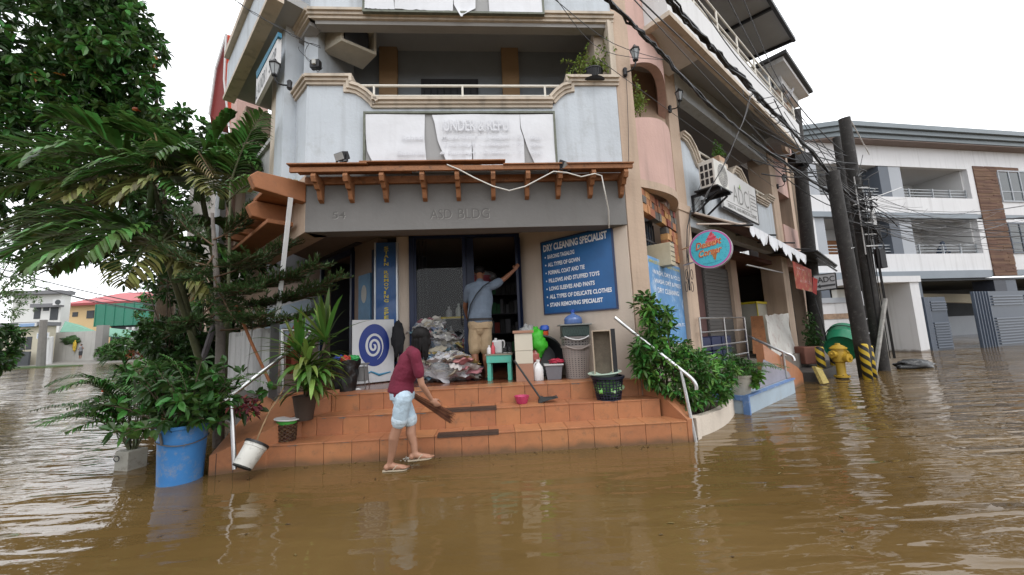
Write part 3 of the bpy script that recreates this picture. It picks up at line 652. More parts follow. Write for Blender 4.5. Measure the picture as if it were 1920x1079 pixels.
# --- torn tarpaulin sign on the parapet
white_tarp = mat('white_tarpaulin', (.62, .63, .66), .55, .05, 2, .25, 9, streak=.1)
def tornsign(name, lab, fr, s0, s1, z0, z1, n, strips, lines, seed, frame_m):
    t = thing(name, lab, 'sign', fr.p((s0+s1)/2, n, z0)); r = random.Random(seed)
    q = MB(); fr.box(q, s0, s1, n-.03, n-.01, z0, z1); q.build('backing_board', mat('grey_backing', (.30, .30, .30), .8, .1, 2, .1), t)
    q = MB()
    for a, b, c, d in ((s0-.03, s1+.03, z1, z1+.03), (s0-.03, s1+.03, z0-.03, z0), (s0-.03, s0, z0, z1), (s1, s1+.03, z0, z1)): fr.box(q, a, b, n-.03, n+.02, c, d)
    q.build('frame', frame_m, t)
    for L_, R2, hang in strips:        # each strip: left and right edges as lists of (s, z) from top to bottom
        nn = 14; q = MB(); rows = []
        def at(e, k):
            tt = k/nn*(len(e)-1); i = min(int(tt), len(e)-2); f = tt-i; return (lerp(e[i][0], e[i+1][0], f), lerp(e[i][1], e[i+1][1], f))
        m_ = 16
        for k in range(nn+1):
            l, g = at(L_, k), at(R2, k)
            for j in range(m_+1):
                f = j/m_; s = lerp(l[0], g[0], f); z = lerp(l[1], g[1], f)
                bulge = .010+.004*math.sin(s*5+k*.5)+.004*math.sin(s*17+k*.3+seed)*(k/nn)+hang*(k/nn)**2*(1 if f < .25 or f > .8 else .3)
                rows.append(fr.p(s, n+bulge, z+(r.uniform(-.006, .006) if k == nn else 0)))
        fs_ = [(k*(m_+1)+j, k*(m_+1)+j+1, (k+1)*(m_+1)+j+1, (k+1)*(m_+1)+j) for k in range(nn) for j in range(m_)]
        q.add(rows, fs_); q.build('tarpaulin', white_tarp, t, smooth=True, flipfix=False)
    q = MB()
    for tx_, a, z, w2, h2 in lines:
        V, F = textmesh(tx_, w2, h2, bold=.006)
        q.add([fr.p(a+v[0], n+.046, z+v[1]) for v in V], F, 0); q.add([fr.p(a+v[0]+.005, n+.0445, z+v[1]-.005) for v in V], F, 1)
    if lines: q.build('ghost_lettering', [mat('ghost_white', (.60, .61, .64), .6, 0, 1, 0), mat('ghost_shadow', (.52, .53, .57), .6, 0, 1, 0)], t, flipfix=False)
    return t
gf = mat('green_grey_frame', (.13, .14, .11), .7, .3, 12, .2)
def fx(X, Y): return FP.px(670+X*390/1920, 200+Y*120/591, .04)
S1, Z1 = fx(80, 75); S2, Z0 = fx(1830, 545)
Ls = [([fx(80, 80), fx(82, 300), fx(95, 420), fx(150, 530)], [fx(625, 80), fx(622, 300), fx(630, 400), fx(640, 510)], .0),
      ([fx(690, 85), fx(715, 160), fx(745, 330), fx(825, 520)], [fx(1056, 80), fx(1056, 300), fx(1058, 420), fx(1060, 545)], .02),
      ([fx(1056, 80), fx(1056, 300), fx(1066, 420), fx(1072, 545)], [fx(1497, 80), fx(1503, 215), fx(1535, 300), fx(1545, 550)], .0),
      ([fx(1500, 80), fx(1508, 200), fx(1575, 400), fx(1640, 540)], [fx(1825, 80), fx(1828, 300), fx(1830, 430), fx(1836, 540)], .0)]
lns = []
for tx_, X0, Y0, X1, Y1 in [('Sched', 415, 325, 610, 285), ('M-W-Th-F - 5:00pm - 7:', 785, 330, 1520, 285), ('00pm', 1590, 328, 1690, 290), ('Tuesdays - 1:00pm - 7:', 795, 392, 1520, 352), ('0pm', 1600, 392, 1695, 352), ('Saturda', 375, 465, 632, 428), ('& Sundays - 8:00am - 7:', 765, 465, 1525, 425), ('0pm', 1600, 462, 1700, 425), ('UNDER & REPU', 800, 245, 1390, 140)]:
    a, z = fx(X0, Y0); b, z2 = fx(X1, Y1); lns.append((tx_, a, z, b-a, z2-z))
tornsign('torn_notice_banner', 'torn white tarpaulin notice with faded opening hours on the balcony wall', FP, S1, S2, Z0, Z1, .05, Ls, lns, 3, gf)
S1, Z0 = FP.px(684, 20, .1); S2 = FP.px(1017, 26, .1)[0]
Ls = [([(S1, 7.0), (S1, Z0+.02)], [(S1+.35, 7.0), (S1+.42, Z0+.02)], 0), ([(S1+.45, 7.), (S1+.42, Z0+.03)], [(S1+1.3, 7.), (S1+1.25, Z0-.0)], .0),
      ([(S1+1.24, 7.), (S1+1.27, Z0+.1), (S1+1.36, Z0-.1)], [(S1+1.6, 7.), (S1+1.58, Z0+.05), (S1+1.40, Z0-.08)], .03), ([(S1+1.75, 7.), (S1+1.78, Z0)], [(S2, 7.), (S2, Z0)], .0)]
tornsign('torn_upper_banner', 'torn white banner in a green frame at the very top above the balcony opening', FP, S1, S2, Z0, 7.05, .10, Ls, [], 8, gf)
# left sign
t = thing('side_shop_sign', 'long white sign board hanging under the ledge on the left face', 'sign', FL.p(.5, .2, 5))
a, z1 = FL.px(522, 62, .0); pts = [FL.P(x, y, .18) for x, y in [(521, 62), (519, 116), (479, 196), (481, 142)]]
nrm = -FL.N*.05; q = MB(); q.prism(pts, nrm); q.build('board', white, t)
q = MB(); q.prism([FL.P(x, y, .19) for x, y in [(521, 60), (521, 68), (481, 148), (480, 136)]], nrm); q.build('blue_edge', mat('teal_edge', (.02, .16, .26), .5), t)
q = MB(); c0, c1, c2, c3 = pts
for i, ch in enumerate('LAUNDRY SHOP'):
    V, F = textmesh(ch if ch != ' ' else '.', .75, .62)
    if ch == ' ': continue
    for_ = []
    for v in V:
        u = (i+v[0])/12.5+.02; w3 = v[1]*.75+.12
        bot = c1.lerp(c2, 1-u); top = c0.lerp(c3, 1-u); for_.append(bot.lerp(top, w3)+FL.N*.006)
    q.add(for_, F)
q.build('lettering', mat('sign_grey_letter', (.12, .13, .15), .6, 0, 1, 0), t, flipfix=False)
# --- fuse box, concrete aircon shelf in the balcony
t = thing('fuse_box', 'small black electric box with loose wires on the balcony side wall', 'fuse box', FP.P(592, 122, -.12))
q = MB(); c = FP.P(592, 122, -.12); q.box(c, (.14, .08, .12), rz=R_(-5)); q.build('case', black, t, bevel=.006)
q = MB(); q.box(c+Vector((0, -.05, .01)), (.05, .03, .07)); q.build('breaker', mat('breaker_grey', (.4, .4, .38)), t)
q = MB(); q.tube(bez(c+Vector((.02, 0, -.06)), c+Vector((0, 0, -.16)), c+Vector((.1, 0, -.05))), .004, 5); q.tube(bez(c, c+Vector((-.25, -.02, .1)), c+Vector((-.1, 0, .35)), 8), .004, 5); q.tube(bez(c, c+Vector((-.3, -.02, .25)), c+Vector((-.25, 0, .3)), 8), .004, 5); q.build('wire', black, t)
t = thing('aircon_housing', 'open concrete air conditioner housing hanging inside the balcony', 'aircon housing', Z(655, 100, 5.80))
q = MB(); P4 = [Z(605, 98, 5.80), Z(640, 76, 5.80), Z(706, 104, 5.80), Z(680, 131, 5.80)]
q.prism(P4, (0, 0, .05)); a, b, c, d = P4
for u, v in ((a, b), (c, d)):
    dd = (v-u); nn = Vector((-dd.y, dd.x, 0)).normalized()*.04; q.prism([u+Vector((0, 0, .051)), v+Vector((0, 0, .051)), v+nn+Vector((0, 0, .051)), u+nn+Vector((0, 0, .051))], (0, 0, .32))
q.prism([p+Vector((0, 0, .372)) for p in P4], (0, 0, .05))
q.build('housing', mat('bare_concrete', (.50, .46, .38), .9, .15, 4, .3), t, bevel=.004)
q = MB(); u = (b-a)*.1; q.prism([a.lerp(c, .2)+Vector((0, 0, .06)), b.lerp(d, .0)*1+(c-b)*.1+Vector((0, 0, .06)), c.lerp(a, .15)+Vector((0, 0, .06))], (0, 0, .30)); q.build('unit_back', dark, t)
# --- cable on the awning and down the wall
t = thing('white_cable', 'loose white cable sagging along the timber awning', 'cable', FP.P(930, 340, .42))
q = MB(); pts = [FP.P(x, y, .31) for x, y in [(838, 309), (860, 318), (890, 334), (925, 350), (955, 358), (985, 350), (1015, 334), (1038, 322), (1062, 324), (1090, 332), (1115, 326), (1128, 330), (1132, 350), (1136, 368)]]+[FP.P(1141, 395, .05), FP.P(1142, 428, .03)]
q.tube(pts, .009, 6); q.build('cable', mat('white_cable', (.6, .58, .54), .5, 0, 1, 0), t, smooth=True)
tag(MB().tube([FP.P(x, y, .03) for x, y in [(1174, 140), (1176, 180), (1178, 240), (1179, 300), (1172, 320), (1160, 334)]], .004, 5).build('wall_wire', black), 'thin dark wire hanging down the tan pillar from the lantern', 'wire')
# --- blue dry cleaning sign
blu = mat('sign_blue', (.012, .105, .30), .35, .35, 1.3, 0); bl = thing('dry_cleaning_sign', 'blue dry cleaning price banner with white list on the beige wall', 'sign', FK.P(1085, 580, .03))
cs = [FK.px(x, y, .03) for x, y in [(1015, 457), (1144, 430), (1157, 577), (1022, 585)]]
sa = (cs[0][0]+cs[3][0])/2; sb = (cs[1][0]+cs[2][0])/2; za = min(cs[2][1], cs[3][1]); zb = max(cs[0][1], cs[1][1])
s_lo, s_hi = min(sa, sb), max(sa, sb)
q = MB(); FK.box(q, s_lo, s_hi, .015, .03, za, zb); q.build('banner', blu, bl)
q = MB()
for a, b, c, d in ((s_lo, s_hi, zb-.0, zb+.02), (s_lo, s_hi, za-.02, za), (s_lo-.02, s_lo, za-.02, zb+.02), (s_hi, s_hi+.02, za-.02, zb+.02)): FK.box(q, a, b, .0, .036, c, d)
q.build('frame', mat('dark_blue_frame', (.03, .05, .12), .5, .1, 3, 0), bl)
# FK runs away from the camera: letters run from the far end to the near end
FKr = Frame(FK.p(s_hi), -48+180); FKr.N = FK.N
WW = s_hi-s_lo; HH = zb-za; q = MB()
def ln(tx_, u0, v0, u1, v1): text(q, tx_, FKr, u0*WW, za+v0*HH, (u1-u0)*WW, (v1-v0)*HH, .034, bold=.035)
ln('DRY CLEANING SPECIALIST', .03, .865, .95, .965)
for i, (tx_, u1) in enumerate([('BARONG TAGALOG', .50), ('ALL TYPES OF GOWN', .57), ('FORMAL COAT AND TIE', .63), ('PILLOWS AND STUFFED TOYS', .82), ('LONG SLEEVES AND PANTS', .75), ('ALL TYPES OF DELICATE CLOTHES', .96), ('STAIN REMOVING SPECIALIST', .84)]):
    v = .755-i*.112; ln(tx_, .09, v, u1, v+.058); FKr.box(q, .045*WW, .06*WW, .03, .034, za+(v+.018)*HH, za+(v+.038)*HH)
q.build('lettering', mat('letter_white', (.78, .80, .84), .5, 0, 1, 0), bl, flipfix=False)
# --- poster on the bay wall
ps = thing('wash_poster', 'faded light blue laundry poster half hidden behind the shrub', 'poster', FB.P(1250, 600, .0))
s0 = .0; s1 = FB.px(1283, 560)[0]; z0 = FB.px(1283, 642)[1]; z1 = FB.px(1230, 485)[1]
s1 = min(s1, BL-.02)
q = MB(); FB.box(q, s0+.02, s1, -.018, .0, z0, z1)
pm = mat('poster_blue', (.10, .26, .50), .5, .3, 1.8, 0, dirt=(.5, .6, .72), dirtamt=.7); q.build('sheet', pm, ps)
q = MB()
def lp(tx_, u0, v0, u1, v1, mi=0): text(q, tx_, FB, lerp(s0, s1, u0), lerp(z0, z1, v0), (u1-u0)*(s1-s0), (v1-v0)*(z1-z0), .004, mi)
lp('SERVICES OFFERED: READY IN 24 HRS', .03, .93, .97, .965, 1)
lp('\u00b7WASH, DRY & FOLD', .1, .80, .95, .86); lp('\u00b7WASH, DRY & PRESS', .12, .70, .95, .76); lp('DRY CLEANING', .2, .60, .85, .66); lp('COMFORTER, ETC.', .5, .20, .97, .245)
q.build('lettering', [MATS['letter_white'], mat('letter_yellow', (.6, .5, .05), .5, 0, 1, 0)], ps, flipfix=False)
# window air conditioner
c = FB.p(FB.px(1237, 460)[0], .0, 2.42)
t = thing('window_aircon', 'old beige window air conditioner jutting from the barred bay window', 'air conditioner', c)
q = MB(); FBs = FB.px(1237, 460)[0]
FB.box(q, FBs-.1, FBs+.12, -.2, .18, 2.27, 2.62); q.build('case', mat('aged_beige_plastic', (.48, .42, .30), .6, .15, 5, .05), t, bevel=.008)
q = MB()
for i in range(4): FB.box(q, FBs-.09, FBs+.11, .178, .184, 2.33+i*.075, 2.338+i*.075)
q.build('vent', black, t)
# --- outdoor aircon unit on brackets
fa = Frame(FR.p(.04, .10), 50)
t = thing('outdoor_aircon_unit', 'white outdoor air conditioner on black brackets below the side balcony rail', 'air conditioner', fa.p(.4, .2, 3.75))
AW = .62; 
def prr(P):
    d = Vector(P)-Vector((0, 0, CAMZ)); return (960+FPX*d.dot(CR)/d.dot(_fw), 539.5-FPX*d.dot(CU)/d.dot(_fw))
wa = mat('offwhite_metal', (.62, .61, .57), .45, .08, 3, .02, dirt=(.3, .25, .2), dirtamt=.2)
q = MB(); fa.box(q, 0, AW, .10, .38, 3.86, 4.38); q.build('case', wa, t, bevel=.015)
q = MB()
cc = fa.p(AW*.58, .382, 4.12)
for i in range(6): r1 = .035+.034*i; q.tube([cc+fa.F*math.cos(a)*r1+Vector((0, 0, math.sin(a)*r1)) for a in [2*math.pi*k/24 for k in range(25)]], .004, 4)
for k in range(8): a = math.pi*k/8; q.tube([cc-(fa.F*math.cos(a)+Vector((0, 0, math.sin(a))))*.22, cc+(fa.F*math.cos(a)+Vector((0, 0, math.sin(a))))*.22], .003, 4)
q.build('fan_grille', wa, t)
q = MB(); q.prism([cc-fa.N*.001+(fa.F*math.cos(a)+Vector((0, 0, math.sin(a))))*.225 for a in [2*math.pi*k/24 for k in range(24)]], fa.N*.002); q.build('fan_opening', mat('fan_shadow_grey', (.16, .16, .16), .6), t)
q = MB()
for i in range(3):
    for j in range(3): q.obox(fa.p(-.003, .13+i*.08, 3.91+j*.14), fa.N*.055, (0, 0, .11), -fa.F*.002)
q.build('side_coil', black, t)
q = MB()
for s in (.08, AW-.1): q.obox(fa.p(s, -.12, 3.78), fa.F*.04, fa.N*.54, (0, 0, .05)); q.obox(fa.p(s, -.12, 3.4), fa.F*.04, fa.N*.04, (0, 0, .4)); q.tube([fa.p(s+.02, -.1, 3.45), fa.p(s+.02, .36, 3.77)], .02, 6)
q.prism([fa.p(-.05, .0, 3.83), fa.p(AW+.02, .0, 3.83), fa.p(AW+.02, .42, 3.83), fa.p(-.05, .42, 3.83)], (0, 0, .02)); q.build('bracket', black, t)
# --- ADC signboard
t = thing('clinic_signboard', 'white sheet sign with large grey letters hung on the side parapet', 'sign', FR.p(2.4, .1, 3.8))
q = MB(); q.prism([FR.p(1.33, .12, 3.80), FR.p(3.42, .12, 3.74), FR.p(3.46, .12, 4.66), FR.p(1.62, .12, 4.72), FR.p(1.36, .12, 4.55)], -FR.N*.05); q.build('board', white, t)
q = MB()
for a, b in (((1.33, 3.80), (3.42, 3.74)), ((3.42, 3.74), (3.46, 4.66))): q.tube([FR.p(a[0], .11, a[1]), FR.p(b[0], .11, b[1])], .02, 6)
q.build('frame', black, t)
q = MB(); text(q, 'ADC', FR, 1.9, 4.02, .95, .42, .124, bold=-.01); text(q, 'DENTAL AND MEDICAL CLINIC', FR, 1.55, 3.84, 1.75, .09, .124)
FR.box(q, 1.5, 3.0, .12, .124, 3.965, 3.975); FR.box(q, 2.95, 2.96, .12, .124, 3.97, 4.5)
for i in range(5): FR.box(q, 3.02, 3.38, .12, .123, 4.05+i*.09, 4.075+i*.09)
q.build('lettering', mat('letter_grey', (.20, .20, .19), .6, 0, 1, 0), t, flipfix=False)
q = MB(); q.prism([FR.p(2.33, .125, 4.42), FR.p(2.42, .125, 4.44), FR.p(2.38, .125, 4.53)], FR.N*.002); q.build('green_leaf', mat('letter_green', (.25, .45, .05), .5, 0, 1, 0), t)
# --- right awning with scalloped valance
t = thing('side_awning', 'shop awning with torn white scalloped valance along the side wing', 'awning', FR.p(2.5, .5, 3.2))
q = MB(); edge = [FR.p(-.08, .1, 3.42), FR.P(1405, 426, .55), FR.P(1512, 484, .9)]
q.prism([FR.p(-.08, -.1, 3.46), edge[0], edge[1], edge[2], FR.p(6.0, -.1, 3.4)], (0, 0, .02)); q.build('roof_sheet', mat('awning_underside', (.09, .05, .04), .7, .2, 3, .1), t)
q = MB(); q.tube([edge[0], edge[1]], .022, 6); q.tube([FR.p(-.08, .12, 3.2), FR.P(1398, 420, .5)], .018, 6); q.build('edge_pipe', mat('pale_pipe', (.5, .42, .36), .5), t)
q = MB(); r = random.Random(4)
pa, pb = edge[1], edge[2]; n = 13
for i in range(n):
    a = pa.lerp(pb, i/n); b = pa.lerp(pb, (i+.92)/n); L_ = r.uniform(.16, .30)*(1 if i not in (6, 9) else .35); mdl = a.lerp(b, r.uniform(.4, .7))
    w0 = Vector((r.uniform(-.03, .03), r.uniform(-.03, .03), 0))
    q.prism([a+Vector((0, 0, .06)), b+Vector((0, 0, .06)), b-Vector((0, 0, L_*.5))+w0, mdl.lerp(b, .5)-Vector((0, 0, L_*.85))+w0, mdl-Vector((0, 0, L_))+w0, mdl.lerp(a, .5)-Vector((0, 0, L_*.85))+w0, a-Vector((0, 0, L_*.5))], FR.N*.006)
q.build('valance', white_tarp, t)
q = MB()
for s in (.8, 2.2, 3.6, 5): q.tube([FR.p(s, -.1, 3.36), FR.p(s+.2, .7, 3.2)], .02, 6)
q.tube([FR.p(5.0, .8, 3.1), FR.p(8.0, .7, 2.95)], .03, 6); q.tube([FR.p(5.0, .2, 3.15), FR.p(8.2, .7, 3.0)], .03, 6); q.tube([FR.p(5.2, .8, 2.95), FR.p(8.2, .7, 2.85)], .025, 6)
q.prism([FR.p(4.8, -.2, 3.2), FR.p(4.9, .9, 3.08), FR.p(7.8, .8, 2.96), FR.p(7.6, -.2, 3.1)], (0, 0, .03)); q.build('frame', black, t)
# --- round dessert sign
dc = D(1331, 467, 6.0); nrm = (Vector((0, 0, CAMZ))-dc); nrm.z = 0; nrm.normalize(); nrm = (nrm*.8+(-FR.F)*.5).normalized(); sx = Vector((-nrm.y, nrm.x, 0)); RD = .305
t = thing('round_dessert_sign', 'round turquoise dessert sign with pink rim on the tan pillar', 'sign', dc)
def disc(mb, r, off, th, mi=0, n=40): mb.prism([dc+nrm*off+(sx*math.cos(a)+Vector((0, 0, math.sin(a))))*r for a in [2*math.pi*k/n for k in range(n)]], nrm*th, mi)
q = MB(); disc(q, RD+.006, -.13, .13); q.build('drum', mat('brushed_rim', (.45, .44, .44), .35, .1, 5, 0, metal=.6), t)
q = MB(); disc(q, RD, .0, .002); q.build('rim', mat('rim_magenta', (.42, .08, .30), .4, 0, 1, 0), t)
q = MB(); disc(q, RD*.92, .002, .002)
q.build('face', mat('sign_turquoise', (.05, .42, .52), .4, .1, 40, 0), t)
def dp(u, v, off=.006): return dc+nrm*off+sx*u*RD+Vector((0, 0, v*RD))
q = MB(); r = random.Random(2)
for i in range(150):
    a, rad = r.uniform(0, 6.28), .88*math.sqrt(r.random()); u, v = rad*math.cos(a), rad*math.sin(a); b = r.uniform(0, 3.14); du, dv = .02*math.cos(b), .02*math.sin(b)
    q.prism([dp(u-du-.3*dv, v-dv+.3*du, .005), dp(u+du-.3*dv, v+dv+.3*du, .005), dp(u+du+.3*dv, v+dv-.3*du, .005), dp(u-du+.3*dv, v-dv-.3*du, .005)], nrm*.001)
q.build('sprinkle', mat('sprinkle_blue', (.01, .10, .22), .4, 0, 1, 0), t)
q = MB(); q.prism([dp(.0, -.05), dp(.36, -.05), dp(.22, -.62), dp(.16, -.62)], nrm*.001); q.build('cone', mat('cone_brown', (.40, .14, .03), .5, .2, 30, 0), t)
q = MB()
for k, (v, w2) in enumerate([(.28, .33), (.42, .31), (.56, .24), (.68, .16), (.78, .08)]): q.prism([dp(.12+w2*math.cos(a), v+.10*math.sin(a)+.04*math.cos(a), .0072+k*.0004) for a in [2*math.pi*j/16 for j in range(16)]], nrm*.0004, k % 2)
q.build('ice_cream', [mat('berry_red', (.52, .03, .06), .4, 0, 1, 0), mat('berry_pink', (.62, .10, .14), .4, 0, 1, 0)], t)
q = MB()
for tx_, u0, v0, w2, h2 in (('Dessert', -.68, .0, 1.26, .38), ('Corner', -.56, -.42, 1.12, .36)):
    for bold, off, mi in ((.042, .010, 0), (.005, .0115, 1)):
        V, F = textmesh(tx_, w2, h2, bold=bold, shear=.25)
        q.add([dp(u0+v[0], v0+v[1]+.16*v[0], off) for v in V], F, mi)
V, F = textmesh('open daily in our corner', .9, .06); q.add([dp(-.4+v[0], -.82+v[1]+.22*(v[0]-.4)**2+.1*v[0], .010) for v in V], F, 2)
q.build('lettering', [mat('letter_peach', (.75, .45, .18), .5, 0, 1, 0), mat('letter_orange_red', (.45, .03, .01), .5, 0, 1, 0), mat('letter_navy', (.01, .02, .10), .5, 0, 1, 0)], t, flipfix=False)
q = MB()
for v in (.35, -.55): q.tube([dp(-.8, v, -.06), dp(-1.5, v-.03, -.2)], .012, 6)
q.build('bracket', steel, t)
# --- banner and arrow sign further along
t = thing('food_banner', 'red and green food banner hanging under the dark awning frame', 'banner', FR.P(1505, 550, .8))
P4 = [FR.P(x, y, .8) for x, y in [(1486, 490), (1521, 506), (1524, 548), (1493, 541)]]; q = MB(); q.prism(P4, -FR.F*.01); q.build('sheet', mat('banner_pattern', (.50, .10, .07), .5, .2, 3, 0, dirt=(.55, .6, .3), dirtamt=.9), t)
q = MB(); q.prism([FR.P(x, y, .8) for x, y in [(1524, 520), (1533, 524), (1531, 553), (1524, 549)]], -FR.F*.01); q.build('red_edge', mat('banner_red', (.5, .02, .01), .5), t)
q = MB(); 
def bl4(u, v): return P4[3].lerp(P4[2], u).lerp(P4[0].lerp(P4[1], u), v)-FR.F*.013
for u0, v0, w2, h2, tx_ in ((.08, .55, .5, .3, 'HOT'), (.3, .3, .6, .16, 'MEALS')):
    V, F = textmesh(tx_, w2, h2, bold=.03); q.add([bl4(u0+v[0], v0+v[1]) for v in V], F)
q.build('lettering', MATS['letter_white'], t, flipfix=False)
ad = [D(x, y, 9.6) for x, y in [(1524, 517), (1566, 512), (1569, 541), (1530, 546)]]
t = thing('arrow_sign', 'small grey rectangular sign with a left pointing black arrow under the dark frame', 'sign', ad[3])
q = MB(); q.prism(ad, (.02, .03, 0)); q.build('panel', mat('arrow_grey', (.28, .28, .29), .5, .1, 3, 0), t)
q = MB()
def ap(u, v): return ad[3].lerp(ad[2], u).lerp(ad[0].lerp(ad[1], u), v)-Vector((.006, .009, 0))
V, F = textmesh('ADC', .78, .36, bold=.01); q.add([ap(.16+v[0], .48+v[1]) for v in V], F)
q.prism([ap(.95, .2), ap(.25, .2), ap(.25, .12), ap(.08, .26), ap(.25, .4), ap(.25, .32), ap(.95, .32)], (-.001, -.002, 0)); q.build('lettering', black, t, flipfix=False)
q = MB()
for i in range(4): q.tube([ad[i], ad[(i+1) % 4]], .015, 5)
q.build('frame', black, t)
# electric meters / wires on pillar 2
t = thing('cable_bundle', 'bundle of black cables and loops running down the tan pillar by the dessert sign', 'cables', FR.P(1293, 500, .06))
q = MB(); r = random.Random(5)
for i in range(4): q.tube([FR.P(x+r.uniform(-3, 3), y, .06+i*.008) for x, y in [(1294, 395), (1291, 430), (1289, 470), (1290, 510), (1292, 545)]], .006, 5)
for x, y in ((1288, 515), (1297, 515), (1287, 538), (1298, 538)):
    c = FR.P(x, y, .08); q.tube([c+FR.F*math.cos(a)*.045+Vector((0, 0, math.sin(a)*.09)) for a in [2*math.pi*k/14 for k in range(15)]], .005, 5)
for i in range(3): q.tube([FR.P(1294, 395+i*5, .06), FR.P(1320+i*14, 330+i*6, .3)], .004, 4)
q.build('cable', black, t)
# ================================================================ PORCH
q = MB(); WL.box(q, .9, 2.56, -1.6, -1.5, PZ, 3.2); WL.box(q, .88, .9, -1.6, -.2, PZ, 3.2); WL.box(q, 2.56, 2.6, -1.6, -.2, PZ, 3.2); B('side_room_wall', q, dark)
navy = mat('navy_painted_steel', (.012, .022, .065), .4, .15, 5, .05)
# black framed side door (open)
t = thing('side_door', 'dark framed glass door in the shaded wall left of the sign panels', 'door', WL.p(1.6, .02, PZ))
q = MB()
for a, b, c, d in ((.92, 1.0, PZ, 3.12), (2.45, 2.53, PZ, 3.0), (.92, 2.53, 3.0, 3.1)): WL.box(q, a, b, -.02, .05, c, d)
q.build('frame', navy, t)
q = MB(); WL.box(q, 1.9, 2.4, -.9, -.86, PZ, 2.9); q.build('door_leaf', mat('grey_door_leaf', (.12, .14, .16), .5, .2, 4, 0), t)
q = MB(); WL.box(q, 1.05, 1.5, -1.45, -1.4, PZ, 2.7, 0); q.build('glass', mat('dim_glass', (.07, .08, .09), .1, .3, 4, 0), t)
# lightbox sign with vertical yellow lettering
LB = Frame(FD.p(-2.46, .10), 86)
t = thing('vertical_lightbox', 'tall narrow blue lightbox with vertical yellow lettering in a chrome frame', 'sign', LB.p(.17, 0, 1.2))
q = MB(); LB.box(q, .0, .34, -.1, .0, 1.15, 3.0); q.build('panel', mat('lightbox_blue', (.05, .12, .30), .12, .35, 1.2, 0), t)
q = MB()
for a, b in ((-.025, .0), (.34, .365)): LB.box(q, a, b, -.1, .02, 1.15, 3.0)
q.build('frame', mat('pale_chrome', (.62, .66, .70), .25, .1, 4, 0, metal=.4), t)
q = MB(); wd = 'STAIN REMOVING SPECIALIST'; zz = 2.93
for ch in wd:
    if ch != ' ': text(q, ch, LB, .135, zz-.058, .075 if ch != 'I' else .03, .055, .004, bold=.03)
    zz -= .070
q.build('lettering', mat('letter_gold', (.60, .50, .06), .5, 0, 1, 0), t, flipfix=False)
LS = Frame(FD.p(-2.46, .10), -47, True)
t = thing('side_poster_panel', 'dark blue side panel with a price poster beside the vertical lightbox', 'poster', LS.p(.2, 0, 1.2))
q = MB(); LS.box(q, .03, .16, -.03, .0, 1.15, 2.9, 0); LS.box(q, .18, .62, -.03, .02, 1.2, 2.5, 1); q.build('panel', [navy, mat('poster_sky_blue', (.10, .22, .36), .5, .3, 3, 0)], t)
q = MB(); LS.box(q, .20, .60, .02, .024, 1.25, 1.6, 0); 
for i in range(7): LS.box(q, .23, .57, .024, .026, 1.29+i*.042, 1.30+i*.042, 1)
q.build('price_list', [mat('paper_cream', (.5, .48, .38), .8), dark], t)
q = MB(); c = LS.p(.4, .022, 2.15); q.prism([c+LS.F*math.cos(a)*.10+Vector((0, 0, math.sin(a)*.16)) for a in [2*math.pi*k/24 for k in range(24)]], LS.N*.003); q.build('oval_emblem', mat('emblem_pale', (.45, .45, .42), .6), t)
# blue railing behind the swirl panel
t = thing('blue_railing', 'dark blue steel railing in front of the vertical lightbox', 'railing', FD.p(-2.3, .45, PZ))
q = MB(); a = FD.p(-2.75, .16, 0); b = FD.p(-2.05, .16, 0)
for z in (1.5, .95): q.tube([a+Vector((0, 0, z)), b+Vector((0, 0, z))], .018, 6)
for i in range(6): p = a.lerp(b, i/5); q.tube([p+Vector((0, 0, PZ)), p+Vector((0, 0, 1.5 if i < 5 else 1.6))], .015 if i < 5 else .025, 6)
q.build('rail', navy, t)
# --- sliding shop door
t = thing('shop_door', 'sliding glass shop door with dark navy frame, right half open', 'door', FD.p(-.95, 0, PZ))
q = MB()
for a, b, c, d, n0, n1 in ((-1.92, -1.84, PZ, 3.15, -.06, .04), (-.06, .02, PZ, 3.15, -.06, .05), (-1.92, .02, 3.08, 3.16, -.06, .04), (-1.0, -.94, PZ, 3.08, -.03, .02), (-1.84, -1.80, PZ, 3.08, -.03, .02), (-1.0, -.8, PZ, 3.08, -.09, -.05)): FD.box(q, a, b, n0, n1, c, d)
q.build('frame', navy, t)
gm = mat('reflective_door_glass', (.02, .022, .025), .02, 0, 1, 0, spec=1., alpha=.16)
q = MB(); FD.box(q, -1.80, -1.0, -.005, .001, PZ+.05, 3.08); q.build('glass_pane', gm, t)
q = MB()
for i in range(3): FD.box(q, -1.76+.06*i, -1.75+.06*i, -.05, -.035, PZ, 3.05)
q.tube([FD.p(-1.04, .03, 1.5), FD.p(-1.04, .03, 1.9)], .012, 6); q.build('grille_bar', black, t)
# open door leaf swung outwards at the right
q = MB(); u = (FK.p(1.75, .18)-FD.p(-.02, .03)); q.obox(FD.p(-.02, .03, PZ), Vector((u.x, u.y, 0))*.35, (0, 0, 2.35), FD.N*.03); q.build('door_leaf', navy, t)
